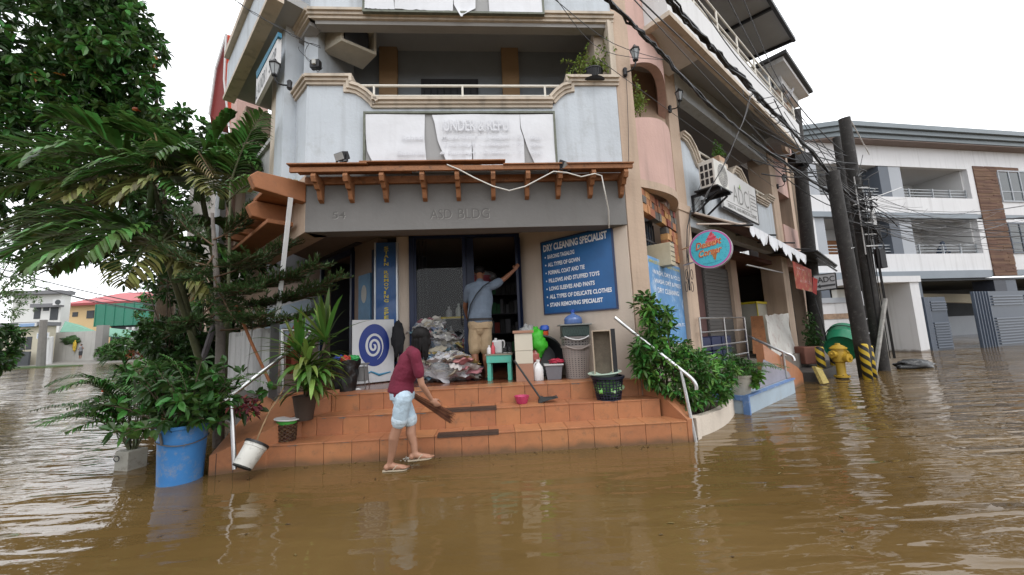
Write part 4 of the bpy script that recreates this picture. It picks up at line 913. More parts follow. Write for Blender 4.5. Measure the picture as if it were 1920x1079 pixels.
# inside: display cabinet with bottles
t = thing('display_counter', 'glass shop counter with red lower panel and blue lettering behind the door', 'counter', FD.p(-1.35, -.5, PZ))
q = MB(); FD.box(q, -1.78, -.85, -.75, -.35, PZ, 1.22, 0); FD.box(q, -1.78, -.85, -.36, -.34, .98, 1.3, 1); FD.box(q, -1.78, -.85, -.75, -.33, 1.30, 1.33, 2); FD.box(q, -1.78, -.85, -.75, -.33, 1.66, 1.69, 2)
q.build('cabinet', [mat('cabinet_dark', (.14, .10, .09)), mat('counter_red', (.62, .04, .03), .4, .1, 3, 0), mat('shelf_white', (.75, .75, .72), .4)], t)
q = MB(); FD.box(q, -1.5, -.86, -.328, -.325, 1.665, 1.70); q.build('yellow_label', mat('label_yellow', (.75, .58, .06), .5), t)
q = MB(); text(q, 'CLEAN', FD, -1.5, 1.03, .62, .2, -.335, 0, bold=.06); text(q, 'CLEAN', FD, -1.495, 1.035, .61, .19, -.333, 1, bold=.02); q.build('lettering', [MATS['letter_white'], mat('letter_blue', (.02, .10, .32), .5)], t, flipfix=False)
def bottle(pos, h, r, col, lab, kind='bottle', trig=False, grp='bottles in the shop counter'):
    t = thing('bottle', lab, kind, pos, group=grp); bm_ = mat('plastic_%02d%02d%02d' % tuple(int(c*99) for c in col), col, .3, .05, 9, 0)
    q = MB(); q.lathe([(r*.9, 0), (r, .02*h), (r, .55*h), (r*.85, .66*h), (r*.35, .8*h), (r*.35, .86*h)], Vector(pos), 14); q.build('body', bm_, t, smooth='auto')
    q = MB(); q.lathe([(r*.42, .86*h), (r*.42, h), (.001, h+.001)], Vector(pos), 10)
    if trig: q.box(Vector(pos)+Vector((-.03, 0, h*.97)), (.08, .02, .025)); q.box(Vector(pos)+Vector((-.05, 0, h*.88)), (.012, .012, .05))
    q.build('cap', bm_, t)
for i, (s, h, r, col, z, tr) in enumerate([(-1.60, .22, .03, (.55, .57, .58), 1.335, True), (-1.50, .23, .032, (.12, .45, .50), 1.335, True), (-1.38, .24, .035, (.12, .45, .50), 1.335, True), (-1.27, .2, .035, (.6, .6, .6), 1.335, False), (-1.02, .16, .03, (.3, .3, .32), 1.335, False), (-1.3, .2, .055, (.45, .47, .45), 1.695, False), (-1.12, .25, .06, (.55, .58, .52), 1.695, False)]):
    bottle(FD.p(s, -.5, z), h, r, col, ['clear spray bottle leftmost in the glass counter', 'teal spray bottle left of its twin in the glass counter', 'teal spray bottle right of its twin in the glass counter', 'white bottle right of the teal sprays in the glass counter', 'short grey bottle rightmost in the glass counter', 'squat pale jug left on top of the glass counter', 'tall pale jug with green tint on top of the glass counter'][i], trig=tr)
t = thing('pink_laundry_basket', 'dim pink plastic basket on a pile inside the shop above the man', 'basket', FD.p(-.72, -.9, 2.1))
q = MB(); q.lathe([(.19, 0), (.25, .42), (.27, .42), (.27, .45), (.24, .45), (.18, .02)], FD.p(-.72, -.9, 2.05), 20); q.build('body', mat('dim_pink_plastic', (.30, .06, .08), .4, .2, 6, 0), t, smooth='auto')
q = MB(); q.ell(FD.p(-.75, -.9, 2.5), (.38, .2, .14)); q.build('laundry', mat('dim_bags', (.25, .25, .26), .5, .4, 8, .5), t, smooth=True)
t = thing('stock_shelf', 'dark stocked shelf along the right inside the shop', 'shelf', FD.p(-.1, -1.2, PZ)); r = random.Random(6)
q = MB()
for z in (.95, 1.35, 1.75, 2.15): FD.box(q, -.75, .2, -1.6, -1.2, z, z+.02)
q.build('board', dark, t)
q = MB()
for z in (.97, 1.37, 1.77, 2.17):
    s = -.7
    while s < .15: w2 = r.uniform(.05, .12); FD.box(q, s, s+w2*.9, -1.45, -1.25, z, z+r.uniform(.1, .3), r.randrange(4)); s += w2
q.build('stock', [mat('stock_grey', (.12, .12, .13)), mat('stock_red', (.2, .03, .02)), mat('stock_green', (.03, .12, .05)), mat('stock_black', (.03, .03, .03))], t)

# --- swirl panel (washing machine front board)
c = Z(683, 722, PZ); e = Z(738, 716, PZ); u = (e-c); u.z = 0; W2 = .49; u.normalize(); sw = Frame(c, math.degrees(math.atan2(u.x, u.y)))
c = sw.p(0, 0)
t = thing('swirl_board', 'white board with a dark blue oval and white spiral leaning on the porch', 'board', sw.p(.3, -.1, PZ))
zt = sw.px(690, 600)[1]
q = MB(); sw.box(q, -.18, .46, -.03, 0, PZ+.02, zt); q.build('board', mat('board_white', (.60, .61, .63), .4, .05, 2, .05, dirt=(.3, .3, .3), dirtamt=.15), t, bevel=.004)
cx, cz = .15, lerp(PZ, zt, .60); ra, rb = .235, .33
q = MB(); q.prism([sw.p(cx+ra*math.cos(a), .0005, cz+rb*math.sin(a)) for a in [2*math.pi*k/40 for k in range(40)]], sw.N*.002); q.build('oval', mat('oval_blue', (.012, .035, .22), .35, .1, 3, 0), t)
q = MB(); pts = []
for k in range(61):
    a = -1.0-k/60*4.9*math.pi+2.6; rr_ = .012+.165*(k/60)**1.05; pts.append((cx+rr_*math.cos(a)*.85-.01, cz+rr_*math.sin(a)*1.25-.02, lerp(.020, .024, min(1, k/30))*(1 if k < 50 else 1-(k-50)/11)))
L_, R2 = [], []
for i, (x, z, w2) in enumerate(pts):
    p0 = pts[max(i-1, 0)]; p1 = pts[min(i+1, 60)]; d = Vector((p1[0]-p0[0], p1[1]-p0[1])).normalized(); L_.append(sw.p(x-d.y*w2/1.3, .0045, z+d.x*w2/1.3)); R2.append(sw.p(x+d.y*w2/1.3, .0045, z-d.x*w2/1.3))
q.add(L_+R2, [(i, i+1, 61+i+1, 61+i) for i in range(60)]); q.build('spiral', MATS['board_white'], t, flipfix=False)
q = MB(); q.tube([sw.p(x, .002, z) for x, z in [(-.1, PZ+.2), (0, PZ+.14), (.1, PZ+.19), (.22, PZ+.13), (.4, PZ+.16)]], [.012, .02, .014, .02, .01], 6); q.build('blue_squiggle', mat('squiggle_blue', (.05, .25, .42), .5), t)

# --- clear laundry bags: lumpy clothes seen through wrinkled plastic
clothm = []
for i, c3 in enumerate([(.50, .48, .45), (.42, .37, .29), (.20, .34, .42), (.50, .38, .14), (.42, .18, .20), (.45, .44, .46), (.60, .58, .55), (.16, .20, .28), (.40, .37, .36)]): clothm.append(mat('cloth_%d' % i, c3, .9, .3, 9, .6, 30, island=.3))
film = mat('clear_plastic_film', (.75, .77, .80), .12, 0, 1, 1., 14, alpha=.30, spec=1.)
def laundry_bag(pos, rad, seed, lab):
    pos = Vector(pos); t = thing('laundry_bag', lab, 'bag', pos, group='clear bags of laundry by the door'); r = random.Random(seed)
    q = MB()
    for i in range(46):                            # folded and crumpled garments
        a = r.uniform(0, 6.28); k = r.uniform(.55, .92); zz = r.uniform(-.85, .85); rr_ = math.sqrt(max(0, 1-zz*zz))*k
        c = pos+Vector((math.cos(a)*rr_*rad[0], math.sin(a)*rr_*rad[1], rad[2]+zz*rad[2]*.92))
        Mx = Euler((r.uniform(-.5, .5), r.uniform(-.5, .5), r.uniform(0, 3.1))).to_matrix()
        w2, d2, h2 = r.uniform(.16, .27)*rad[0]*2.4, r.uniform(.08, .14), r.uniform(.018, .04)
        n, m_ = 9, 7; vs = []
        ph = r.uniform(0, 6)
        for side in (1, -1):
            for y in range(m_):
                for x in range(n):
                    fx_, fy = x/(n-1)*2-1, y/(m_-1)*2-1; ed = (1-fx_**4)*(1-fy**4)
                    vs.append(Mx@Vector((fx_*w2*(1+.15*math.sin(fy*4+ph)), fy*d2*(1+.2*math.sin(fx_*5+ph)), side*h2*ed+.02*math.sin(fx_*7+ph)+.015*math.sin(fy*9+ph*2)))+c)
        nf = n*m_; fs_ = [(o+y*n+x, o+y*n+x+1, o+(y+1)*n+x+1, o+(y+1)*n+x) for o in (0, nf) for y in range(m_-1) for x in range(n-1)]
        q.add(vs, fs_, r.randrange(len(clothm)))
    q.build('clothes', clothm, t, smooth=True)
    q = MB(); q.ell(pos+Vector((0, 0, rad[2])), (rad[0]*1.04, rad[1]*1.04, rad[2]*1.03), 40, 26)
    vs = []
    from mathutils import noise
    for v in q.v:
        v = Vector(v); d = v-pos-Vector((0, 0, rad[2])); n_ = noise.noise(v*9+Vector((seed, 0, 0)))*.07+noise.noise(v*25)*.03; v2 = v+d.normalized()*n_; v2.z = max(v2.z, pos.z+.003); vs.append(tuple(v2))
    q.v = vs; q.build('plastic_film', film, t, smooth=True)
    return t
laundry_bag(Z(835, 719, PZ)+Vector((0, .22, 0)), (.44, .27, .22), 1, 'large bottom clear bag stuffed with mixed laundry')
laundry_bag(Z(812, 712, PZ)+Vector((.02, .26, .40)), (.34, .24, .19), 2, 'upper clear bag of grey and beige laundry resting on the bigger bag')
laundry_bag(Z(800, 712, PZ)+Vector((-.02, .28, .74)), (.25, .2, .12), 3, 'topmost half empty clear bag of the laundry pile')

# --- green bench with bottles and shoes
bc = Z(938, 715, PZ)+Vector((0, .1, 0)); gb = mat('mint_paint', (.09, .42, .33), .5, .12, 5, .1, dirt=(.25, .2, .15), dirtamt=.3)
t = thing('low_bench', 'small mint green wooden bench with grey top beside the man', 'bench', bc, R_(-4))
def loc(o): o.matrix_parent_inverse = Matrix(); return o
bh = .375
q = MB(); q.box((0, 0, bh+.01), (.40, .24, .02)); loc(q.build('top', mat('weathered_plank', (.25, .23, .18), .8, .2, 6, .2), t))
q = MB(); q.box((0, -.10, bh-.055), (.37, .018, .11)); q.box((0, .10, bh-.055), (.37, .018, .11)); q.box((-.176, 0, bh-.056), (.018, .182, .10)); q.box((.176, 0, bh-.056), (.018, .182, .10)); loc(q.build('apron', gb, t, bevel=.003))
for sx_ in (-.15, .15):
    for sy in (-.085, .085): q = MB(); q.box((sx_, sy, (bh-.105)/2), (.055, .03, bh-.115)); loc(q.build('leg', gb, t, bevel=.003))
bt = bc.z+bh+.02
def onb(x, y): return Vector((bc.x+x, bc.y+y, bt))
t = thing('detergent_jug', 'translucent white handled jug on the mint bench', 'jug', onb(-.02, .02))
q = MB(); p = onb(-.02, .02); q.obox(p+Vector((-.085, -.05, 0)), (.15, 0, 0), (0, .1, 0), (0, 0, .2)); q.build('body', mat('milky_plastic', (.5, .5, .5), .3, .05, 6, 0), t, bevel=.02)
q = MB(); q.tube(bez(p+Vector((.06, 0, .19)), p+Vector((.12, 0, .2)), p+Vector((.09, 0, .08)), 6), .012, 6); q.lathe([(.02, .2), (.02, .23), (.001, .231)], p+Vector((-.03, 0, 0)), 10); q.build('handle', MATS['milky_plastic'], t)
bottle(onb(-.15, -.05), .13, .035, (.62, .60, .60), 'small white pot on the left end of the mint bench', 'pot', grp=None)
bottle(onb(-.09, -.07), .17, .03, (.5, .06, .08), 'small red labelled bottle on the mint bench', grp=None)
for i, dx in enumerate((.09, .155)):
    t = thing('shoe', ['black shoe nearer the jug on the mint bench', 'black shoe at the right end of the mint bench'][i], 'shoe', onb(dx, 0), group='pair of shoes on the bench')
    q = MB(); p = onb(dx, 0); q.ell(p+Vector((0, -.03, .035)), (.035, .09, .035)); q.tube([p+Vector((0, .03, .03)), p+Vector((0, .045, .09))], .034, 10); q.build('upper', black, t, smooth=True)
    q = MB(); q.ell(p+Vector((0, -.02, .011)), (.038, .105, .011)); q.build('sole', mat('sole_white', (.5, .5, .48)), t, smooth=True)
# --- tiled pedestal
pc = Z(981, 716, PZ)+Vector((.03, .1, 0)); t = thing('tiled_pedestal', 'cream tiled pedestal with brown cap and base on the porch edge', 'pedestal', pc)
ph = 1.60-.665
q = MB(); q.box(pc+Vector((0, 0, .125)), (.25, .22, .25)); q.build('base', mat('brown_tile', (.34, .18, .12), .4, .1, 4, .05), t, bevel=.004)
zc = FD.px(981, 640, .95)[1]
top = 1.33
q = MB(); q.box(pc+Vector((0, 0, .25+.09)), (.25, .22, .178)); q.box(pc+Vector((0, 0, .43+.125)), (.255, .225, .245)); q.build('shaft', mat('cream_tile', (.55, .51, .42), .3, .04, 3, .03), t, bevel=.003)
q = MB(); q.box(pc+Vector((0, 0, .70)), (.30, .26, .04)); q.build('cap', MATS['brown_tile'], t, bevel=.004)
# --- bleach jug
bp_ = Z(1011, 715, PZ)+Vector((0, .06, 0)); t = thing('bleach_jug', 'white handled bleach jug standing on the porch edge', 'jug', bp_)
q = MB(); q.lathe([(.06, 0), (.068, .01), (.068, .15), (.06, .19), (.03, .235), (.022, .25), (.022, .27)], bp_, 20, sx=1.05, sy=.8); q.tube(bez(bp_+Vector((-.01, 0, .262)), bp_+Vector((-.075, 0, .25)), bp_+Vector((-.062, 0, .15)), 8), .011, 8); q.build('body', mat('glossy_white_plastic', (.72, .72, .72), .25, .03, 5, 0), t, smooth='auto')
q = MB(); q.lathe([(.026, .27), (.026, .295), (.001, .296)], bp_, 12); q.build('cap', MATS['glossy_white_plastic'], t)
# --- grey storage box with a red bag
sb = Z(1040, 713, PZ)+Vector((0, .1, 0)); t = thing('storage_box', 'translucent grey storage box with white lid beside the bleach jug', 'box', sb)
q = MB(); z0, z1 = 0, .20; q.add([(sb.x+x, sb.y+y, sb.z+z) for x, y, z in [(-.10, -.08, 0), (.10, -.08, 0), (.10, .08, 0), (-.10, .08, 0), (-.125, -.1, .2), (.125, -.1, .2), (.125, .1, .2), (-.125, .1, .2)]], [(0, 3, 2, 1), (4, 5, 6, 7), (0, 1, 5, 4), (1, 2, 6, 5), (2, 3, 7, 6), (3, 0, 4, 7)]); q.build('body', mat('grey_translucent', (.17, .17, .19), .25, .1, 5, .05), t, bevel=.008)
q = MB(); q.box(sb+Vector((0, 0, .212)), (.28, .23, .022)); q.build('lid', MATS['milky_plastic'], t, bevel=.006)
def blob(name, lab, cat, pos, rad, m_, seed, amp=.25, fq=9, group=None, parent=None):
    from mathutils import noise
    q = MB(); q.ell((0, 0, 0), (1, 1, 1), 28, 18); pos = Vector(pos); vs = []
    for v in q.v:
        v = Vector(v); k = 1+amp*noise.noise(v*2.2+Vector((seed, 0, 0)))+amp*.5*noise.noise(v*fq*.6+Vector((0, seed, 0))); v = Vector((v.x*rad[0]*k, v.y*rad[1]*k, v.z*rad[2]*k)); vs.append(tuple(pos+v))
    q.v = vs; o = q.build(name, m_, parent, smooth=True)
    return tag(o, lab, cat, group) if parent is None else o
blob('red_plastic_bag', 'crumpled red plastic bag on the storage box lid', 'bag', sb+Vector((.05, 0, .255)), (.10, .07, .035), mat('red_bag', (.50, .03, .07), .35, .2, 8, .4, alpha=.9), 4, .6)
# --- black tub, green bag, clear bag, blue cap jug, red thing
tb = Z(1020, 715, PZ)+Vector((.02, .42, 0))
t = thing('black_tub', 'large round black tub standing on its edge against the wall', 'tub', tb)
Mt = Matrix.Translation(tb+Vector((0, .0, .31)))@Matrix.Rotation(R_(28), 4, 'Y')@Matrix.Rotation(R_(72), 4, 'X')
q = MB(); q.lathe([(.0001, -.1), (.24, -.1), (.30, .1), (.315, .1), (.315, .12), (.29, .12), (.23, -.08), (.0001, -.08)], (0, 0, 0), 36, M=Mt.to_3x3()); q.v = [tuple(Vector(v)+Mt.translation) for v in q.v]; q.build('body', black, t, smooth='auto')
q = MB(); q.lathe([(.15, -.105), (.15, -.12), (.17, -.12), (.17, -.105)], (0, 0, 0), 30, M=Mt.to_3x3()); q.v = [tuple(Vector(v)+Mt.translation) for v in q.v]; q.build('foot_ring', black, t, smooth='auto')
gbp = Z(1005, 713, PZ)+Vector((.03, .3, .55))
blob('green_bag', 'bright green bag slumped between the clear bag and the black tub', 'bag', gbp+Vector((.03, 0, -.02)), (.15, .12, .21), mat('bright_green_bag', (.06, .48, .03), .5, .15, 5, .4), 2, .35)
blob('clear_bag', 'wrinkled clear plastic bag behind the tiled pedestal', 'bag', gbp+Vector((-.10, .08, .08)), (.14, .1, .17), mat('milky_film', (.5, .5, .5), .15, .2, 8, .9, 18, alpha=.55), 9, .4)
blob('patterned_pouch', 'red and white patterned pouch under the green bag', 'bag', gbp+Vector((-.02, -.06, -.26)), (.08, .06, .12), mat('pouch', (.45, .12, .10), .6, .2, 5, .2, dirt=(.6, .58, .5), dirtamt=.9), 5, .3)
t = thing('blue_capped_jug', 'blue rounded cap with red neck above the black tub', 'jug', gbp+Vector((.15, .02, .14)))
q = MB(); p = gbp+Vector((.16, .02, .15)); q.lathe([(.05, 0), (.075, .02), (.07, .07), (.05, .09), (.001, .092)], p, 16); q.build('cap', mat('royal_blue_plastic', (.02, .08, .40), .3, .1, 5, 0), t, smooth='auto')
q = MB(); q.lathe([(.055, -.07), (.06, -.002)], p, 14); q.build('neck', mat('orange_red_plastic', (.55, .08, .02), .4), t, smooth='auto')
# --- woven laundry baskets
def basket(pos, h, r0, r1, m_, lab, rows, cols, cat='basket', group=None, rim=None, handles=True, hm=None, name='laundry_basket', rz=0, th=.004, gap=.55, fill=True):
    t = thing(name, lab, cat, pos, rz, group=group); q = MB()
    for j in range(rows+1):                       # horizontal bands
        z = h*.04+h*.92*j/rows; r = lerp(r0, r1, z/h); bw_ = h/rows*(1-gap)*.5+.002
        q.lathe([(r-th, z-bw_), (r, z-bw_), (r, z+bw_), (r-th, z+bw_), (r-th, z-bw_)], (0, 0, 0), 36)
    for k in range(cols):
        a = 2*math.pi*k/cols; c_, s_ = math.cos(a), math.sin(a); w2 = math.pi*r1/cols*(1-gap)+.0015
        tv = Vector((-s_, c_, 0)); p0 = Vector((c_*(r0-th*.6), s_*(r0-th*.6), h*.03)); p1 = Vector((c_*(r1-th*.6), s_*(r1-th*.6), h*.97)); rd = Vector((c_, s_, 0))*th*.5
        q.add([p0-tv*w2-rd, p0+tv*w2-rd, p1+tv*w2-rd, p1-tv*w2-rd, p0-tv*w2+rd, p0+tv*w2+rd, p1+tv*w2+rd, p1-tv*w2+rd], [(0, 1, 2, 3), (7, 6, 5, 4), (0, 3, 7, 4), (1, 5, 6, 2)])
    q.lathe([(.001, .0), (r0, .0), (r0, .02), (.001, .02)], (0, 0, 0), 36); loc(q.build('basket_wall', m_, t))
    if fill: q = MB(); q.lathe([(r0-.018, .02), (r1-.02, h*.93), (.001, h*.95)], (0, 0, 0), 24); loc(q.build('shade_liner', mat('shade_liner', (.03, .028, .03), .9, .3, 8, .3), t, smooth='auto'))  # dark liner added so the basket holes read as shaded inside
    q = MB(); q.lathe([(r1-.006, h-.02), (r1+.014, h-.02), (r1+.018, h+.012), (r1-.008, h+.012), (r1-.006, h-.02)], (0, 0, 0), 36); loc(q.build('rim', rim or m_, t, smooth='auto'))
    if handles:
        for sg in (1, -1):
            q = MB(); q.tube([Vector((sg*(r1+.015)*math.cos(a)*1.0, (r1+.02)*math.sin(a)-0, h-.0+.0)) if False else Vector(((r1+.025)*math.sin(a*.55)*1, sg*-(r1+.025)*math.cos(a*.55), h-.055*math.cos(a)+.02)) for a in [lerp(-1.5, 1.5, i/10) for i in range(11)]], .009, 8); loc(q.build('handle', hm or m_, t, smooth='auto'))
    return t
taupe = mat('taupe_plastic', (.30, .26, .24), .4, .08, 6, 0)
bk_ = Z(1088, 712, PZ)+Vector((0, .22, 0))
basket(bk_, .46, .165, .205, taupe, 'tall woven taupe laundry basket at the bottom of the stack', 15, 26, group='stacked laundry baskets')
basket(bk_+Vector((0, 0, .31)), .28, .175, .21, mat('grey_taupe_plastic', (.20, .185, .18), .4, .08, 6, 0), 'grey laundry basket with white handle nested on the taupe one', 7, 24, group='stacked laundry baskets', hm=mat('white_plastic', (.6, .6, .6), .4, .05))
t = thing('dark_crate', 'dark green lidded crate on top of the basket stack', 'crate', bk_+Vector((0, .02, .595)))
p = bk_+Vector((0, .02, .60)); q = MB(); q.obox(p+Vector((-.2, -.13, 0)), (.40, 0, 0), (0, .26, 0), (0, 0, .16)); q.build('body', mat('dark_green_plastic', (.03, .05, .045), .4, .2, 8, .1), t, bevel=.012)
q = MB()
for i in range(10): q.tube([p+Vector((-.19+i*.038, -.131, .01)), p+Vector((-.15+i*.038, -.131, .13))], .003, 4); q.tube([p+Vector((-.15+i*.038, -.131, .01)), p+Vector((-.19+i*.038, -.131, .13))], .003, 4)
q.build('lattice', mat('dark_green_edge', (.05, .08, .07)), t)
q = MB(); q.obox(p+Vector((-.235, -.16, .161)), (.47, 0, 0), (0, .32, 0), (0, 0, .022)); q.build('lid', mat('grey_lid', (.18, .19, .18), .4), t, bevel=.006)
t = thing('water_jug', 'blue translucent five gallon water jug on the dark crate', 'jug', p+Vector((0, 0, .184)))
p2 = p+Vector((-.01, 0, .185)); wj = mat('blue_water_jug', (.10, .18, .42), .08, .1, 4, .05, alpha=.85, spec=.8)
q = MB(); q.lathe([(.13, 0), (.138, .015), (.133, .045), (.137, .06), (.13, .085), (.10, .115), (.05, .14), (.026, .155), (.026, .19)], p2, 28); q.build('body', wj, t, smooth=True)
q = MB(); q.lathe([(.031, .175), (.032, .215), (.001, .217)], p2, 14); q.build('cap', mat('deep_blue_cap', (.02, .07, .35), .3), t, smooth='auto')
# --- drawer / wooden frame
dr = FS.p(FS.px(1135, 700, .16)[0], .10, .76); t = thing('upended_drawer', 'old wooden drawer standing on end in the black basket', 'drawer', dr, R_(-14))
q = MB(); q.box((0, .10, .02), (.22, .2, .012)); 
wd1 = mat('pale_raw_wood', (.40, .32, .24), .7, .2, 9, .2); wd2 = mat('dark_weathered_wood', (.16, .13, .10), .8, .3, 8, .3)
H_ = .60; z0_ = -.02
q = MB(); q.box((-.115, 0, z0_+H_/2), (.014, .16, H_)); q.box((.115, 0, z0_+H_/2), (.014, .16, H_)); q.box((0, 0, z0_+H_-.007), (.216, .16, .014)); q.box((0, 0, z0_+.007), (.216, .16, .014)); loc(q.build('side', wd1, t, bevel=.002))
q = MB(); q.box((0, .07, z0_+H_/2), (.215, .008, H_-.03)); loc(q.build('bottom_panel', wd2, t))
q = MB(); q.box((.15, .02, z0_+H_/2), (.055, .20, H_+.03)); loc(q.build('front_panel', black, t, bevel=.003))
# --- black basket with pale rim and green content, on the second step
bb = FS.p(-.62+.42, .10, .45); bb = FS.p(FS.px(1142, 745, .17)[0], .16, .452)
bl_ = mat('navy_black_plastic', (.012, .015, .03), .35, .05, 6, 0)
basket(bb, .29, .155, .20, bl_, 'black mesh basket holding green cloth on the upper step', 8, 26, group=None, handles=False, gap=.80, name='black_basket', fill=False)
blob('green_cloth', 'light green leafy cloth inside the black mesh basket', 'cloth', bb+Vector((0, 0, .15)), (.158, .15, .12), mat('green_white_cloth', (.20, .50, .12), .8, .3, 4, .5, dirt=(.70, .74, .70), dirtamt=1.), 7, .4)
t = thing('pale_green_basin', 'pale green shallow basin tilted on top of the black basket', 'basin', bb+Vector((-.03, 0, .26)))
Mb = Matrix.Rotation(R_(-4), 3, 'Y'); q = MB(); q.lathe([(.001, .0), (.14, .0), (.18, .035), (.215, .04), (.215, .052), (.175, .05), (.13, .012), (.001, .012)], bb+Vector((-.03, 0, .298)), 36, M=Mb, sx=1.0); q.build('body', mat('pale_green_plastic', (.48, .62, .52), .35, .05, 5, 0), t, smooth='auto')
# --- dustpan with a long handle, pink basin
a = Z(1021, 755, .45); bt_ = FS.p(FS.px(1018, 752, .15)[0], .13, .456); tp = D(964, 676, 4.85)
t = thing('long_dustpan', 'black long handled dustpan leaning on the pedestal', 'dustpan', bt_)
q = MB(); q.tube([bt_+Vector((-.02, 0, .04)), tp], .013, 8); q.build('handle', mat('charcoal_plastic', (.035, .04, .042), .4), t, smooth='auto')
q = MB(); q.prism([bt_+Vector((-.06, -.06, .0)), bt_+Vector((.19, -.09, .06)), bt_+Vector((.19, .07, .06)), bt_+Vector((-.06, .08, 0))], (0, 0, .012)); q.prism([bt_+Vector((-.06, -.06, .0)), bt_+Vector((-.06, .08, 0)), bt_+Vector((-.04, .08, .07)), bt_+Vector((-.04, -.06, .07))], (.05, 0, 0)); q.prism([bt_+Vector((-.06, -.06, .0)), bt_+Vector((.19, -.09, .06)), bt_+Vector((.14, -.09, .085)), bt_+Vector((-.04, -.06, .075))], (0, .008, 0)); q.build('pan', MATS['charcoal_plastic'], t, bevel=.003)
pk = FS.p(FS.px(979, 755, .15)[0], .13, .456); t = thing('pink_basin', 'small translucent pink scalloped basin on the upper step', 'basin', pk)
q = MB(); n = 40; prof_ = [(.001, 0), (.062, 0), (.07, .01), (.095, .09), (.098, .095), (.09, .092), (.065, .015), (.001, .006)]
vs = []
for r_, z in prof_:
    for k in range(n): a = 2*math.pi*k/n; f = 1+.03*math.cos(a*14)*(z > .02); vs.append(pk+Vector((math.cos(a)*r_*f, math.sin(a)*r_*f, z+.004*math.cos(a*14)*(z > .05))))
q.add(vs, [(i*n+k, i*n+(k+1) % n, (i+1)*n+(k+1) % n, (i+1)*n+k) for i in range(len(prof_)-1) for k in range(n)]); q.build('body', mat('pink_translucent', (.55, .06, .16), .2, .1, 6, 0, alpha=.85), t, smooth='auto')
# --- wicker basket with white lid, green bag
wk = FS.p(FS.px(536, 815, .45)[0], .44, .24); t = thing('wicker_basket', 'brown wicker basket with white lid and green liner on the lowest step', 'basket', wk)
wkm = mat('dark_wicker', (.085, .045, .025), .7, .3, 9, .3, island=.4)
q = MB(); r = random.Random(8)
for j in range(9):
    for k in range(22):
        a0_, a1_ = 2*math.pi*(k+.0)/22, 2*math.pi*(k+1)/22; z = .012+j*.021; rr_ = .095+.012*j/9+(.004 if (j+k) % 2 else -.002)
        q.tube([wk+Vector((math.cos(a)*rr_, math.sin(a)*rr_*.8, z+.009*math.sin((a-a0_)/(a1_-a0_)*math.pi)*(1 if (j+k) % 2 else -1))) for a in (a0_, (a0_+a1_)/2, a1_)], .0095, 5)
q.build('weave', wkm, t)
q = MB(); q.lathe([(.105, .19), (.108, .225)], wk, 20, sy=.8); q.build('liner', mat('green_liner', (.06, .35, .05), .5, .2, 6, .3), t)
q = MB(); Ml = Matrix.Rotation(R_(4), 3, 'Y'); q.lathe([(.001, 0), (.135, 0), (.14, .006), (.135, .015), (.001, .016)], wk+Vector((.0, 0, .235)), 26, M=Ml, sy=.8); q.build('lid', MATS['glossy_white_plastic'], t, smooth='auto')
# --- black bin bag, stool with grey things, white tray
bgp = Z(638, 737, PZ)+Vector((0, .14, 0))
from mathutils import noise as NZ
t = thing('bin_bag', 'tall black bin liner stuffed with coloured plastic on the porch', 'bag', bgp)
q = MB(); n, m_ = 36, 20; vs = []
for j in range(m_+1):
    f = j/m_
    for k in range(n):
        a = 2*math.pi*k/n; rr_ = .14+.05*f+.018*NZ.noise(Vector((math.cos(a)*3, math.sin(a)*3, f*5)))+.008*math.sin(a*9+f*7); vs.append(bgp+Vector((math.cos(a)*rr_, math.sin(a)*rr_*.9, f*.42+(.012*math.sin(a*5) if j == m_ else 0))))
q.add(vs, [(j*n+k, j*n+(k+1) % n, (j+1)*n+(k+1) % n, (j+1)*n+k) for j in range(m_) for k in range(n)]); q.build('liner', mat('black_bin_film', (.014, .014, .015), .28, .1, 9, .7, 14), t, smooth=True)
for i, (dx, dy, c3, nm) in enumerate([(-.08, 0, (.03, .06, .35), 'blue'), (.03, -.03, (.45, .04, .03), 'red'), (.11, .02, (.03, .30, .08), 'green'), (-.02, .07, (.3, .3, .32), 'grey')]):
    blob('plastic_rubbish', 'crumpled %s plastic in the mouth of the black bin bag' % nm, 'plastic bag', bgp+Vector((dx, dy, .43)), (.08, .08, .05), mat(nm+'_rubbish', c3, .4, .2, 9, .4), i+11, .5)
sg = Z(688, 728, PZ)+Vector((-.10, .02, 0)); t = thing('metal_stool', 'small metal stool carrying grey boxes between bin bag and swirl board', 'stool', sg)
q = MB()
for dx, dy in ((-.09, -.07), (.09, -.07), (.09, .07), (-.09, .07)): q.tube([sg+Vector((dx*1.1, dy*1.1, 0)), sg+Vector((dx*.8, dy*.8, .33))], .008, 6)
q.build('leg', steel, t)
q = MB(); q.box(sg+Vector((0, 0, .34)), (.2, .17, .02)); q.box(sg+Vector((.01, .0, .2)), (.15, .13, .2)); q.build('seat', mat('grey_seat', (.22, .22, .22)), t, bevel=.005)
blob('white_tray', 'crushed white foam tray lying at the porch edge by the bin bag', 'tray', Z(662, 733, PZ)+Vector((.02, .03, .012)), (.075, .035, .014), MATS['glossy_white_plastic'], 31, .4)
blob('black_jacket', 'black jacket hanging on the blue rail behind the woman', 'jacket', FD.p(-2.02, .45, 1.35), (.10, .07, .26), mat('black_cloth', (.015, .015, .018), .9, .2, 9, .3), 3, .3)
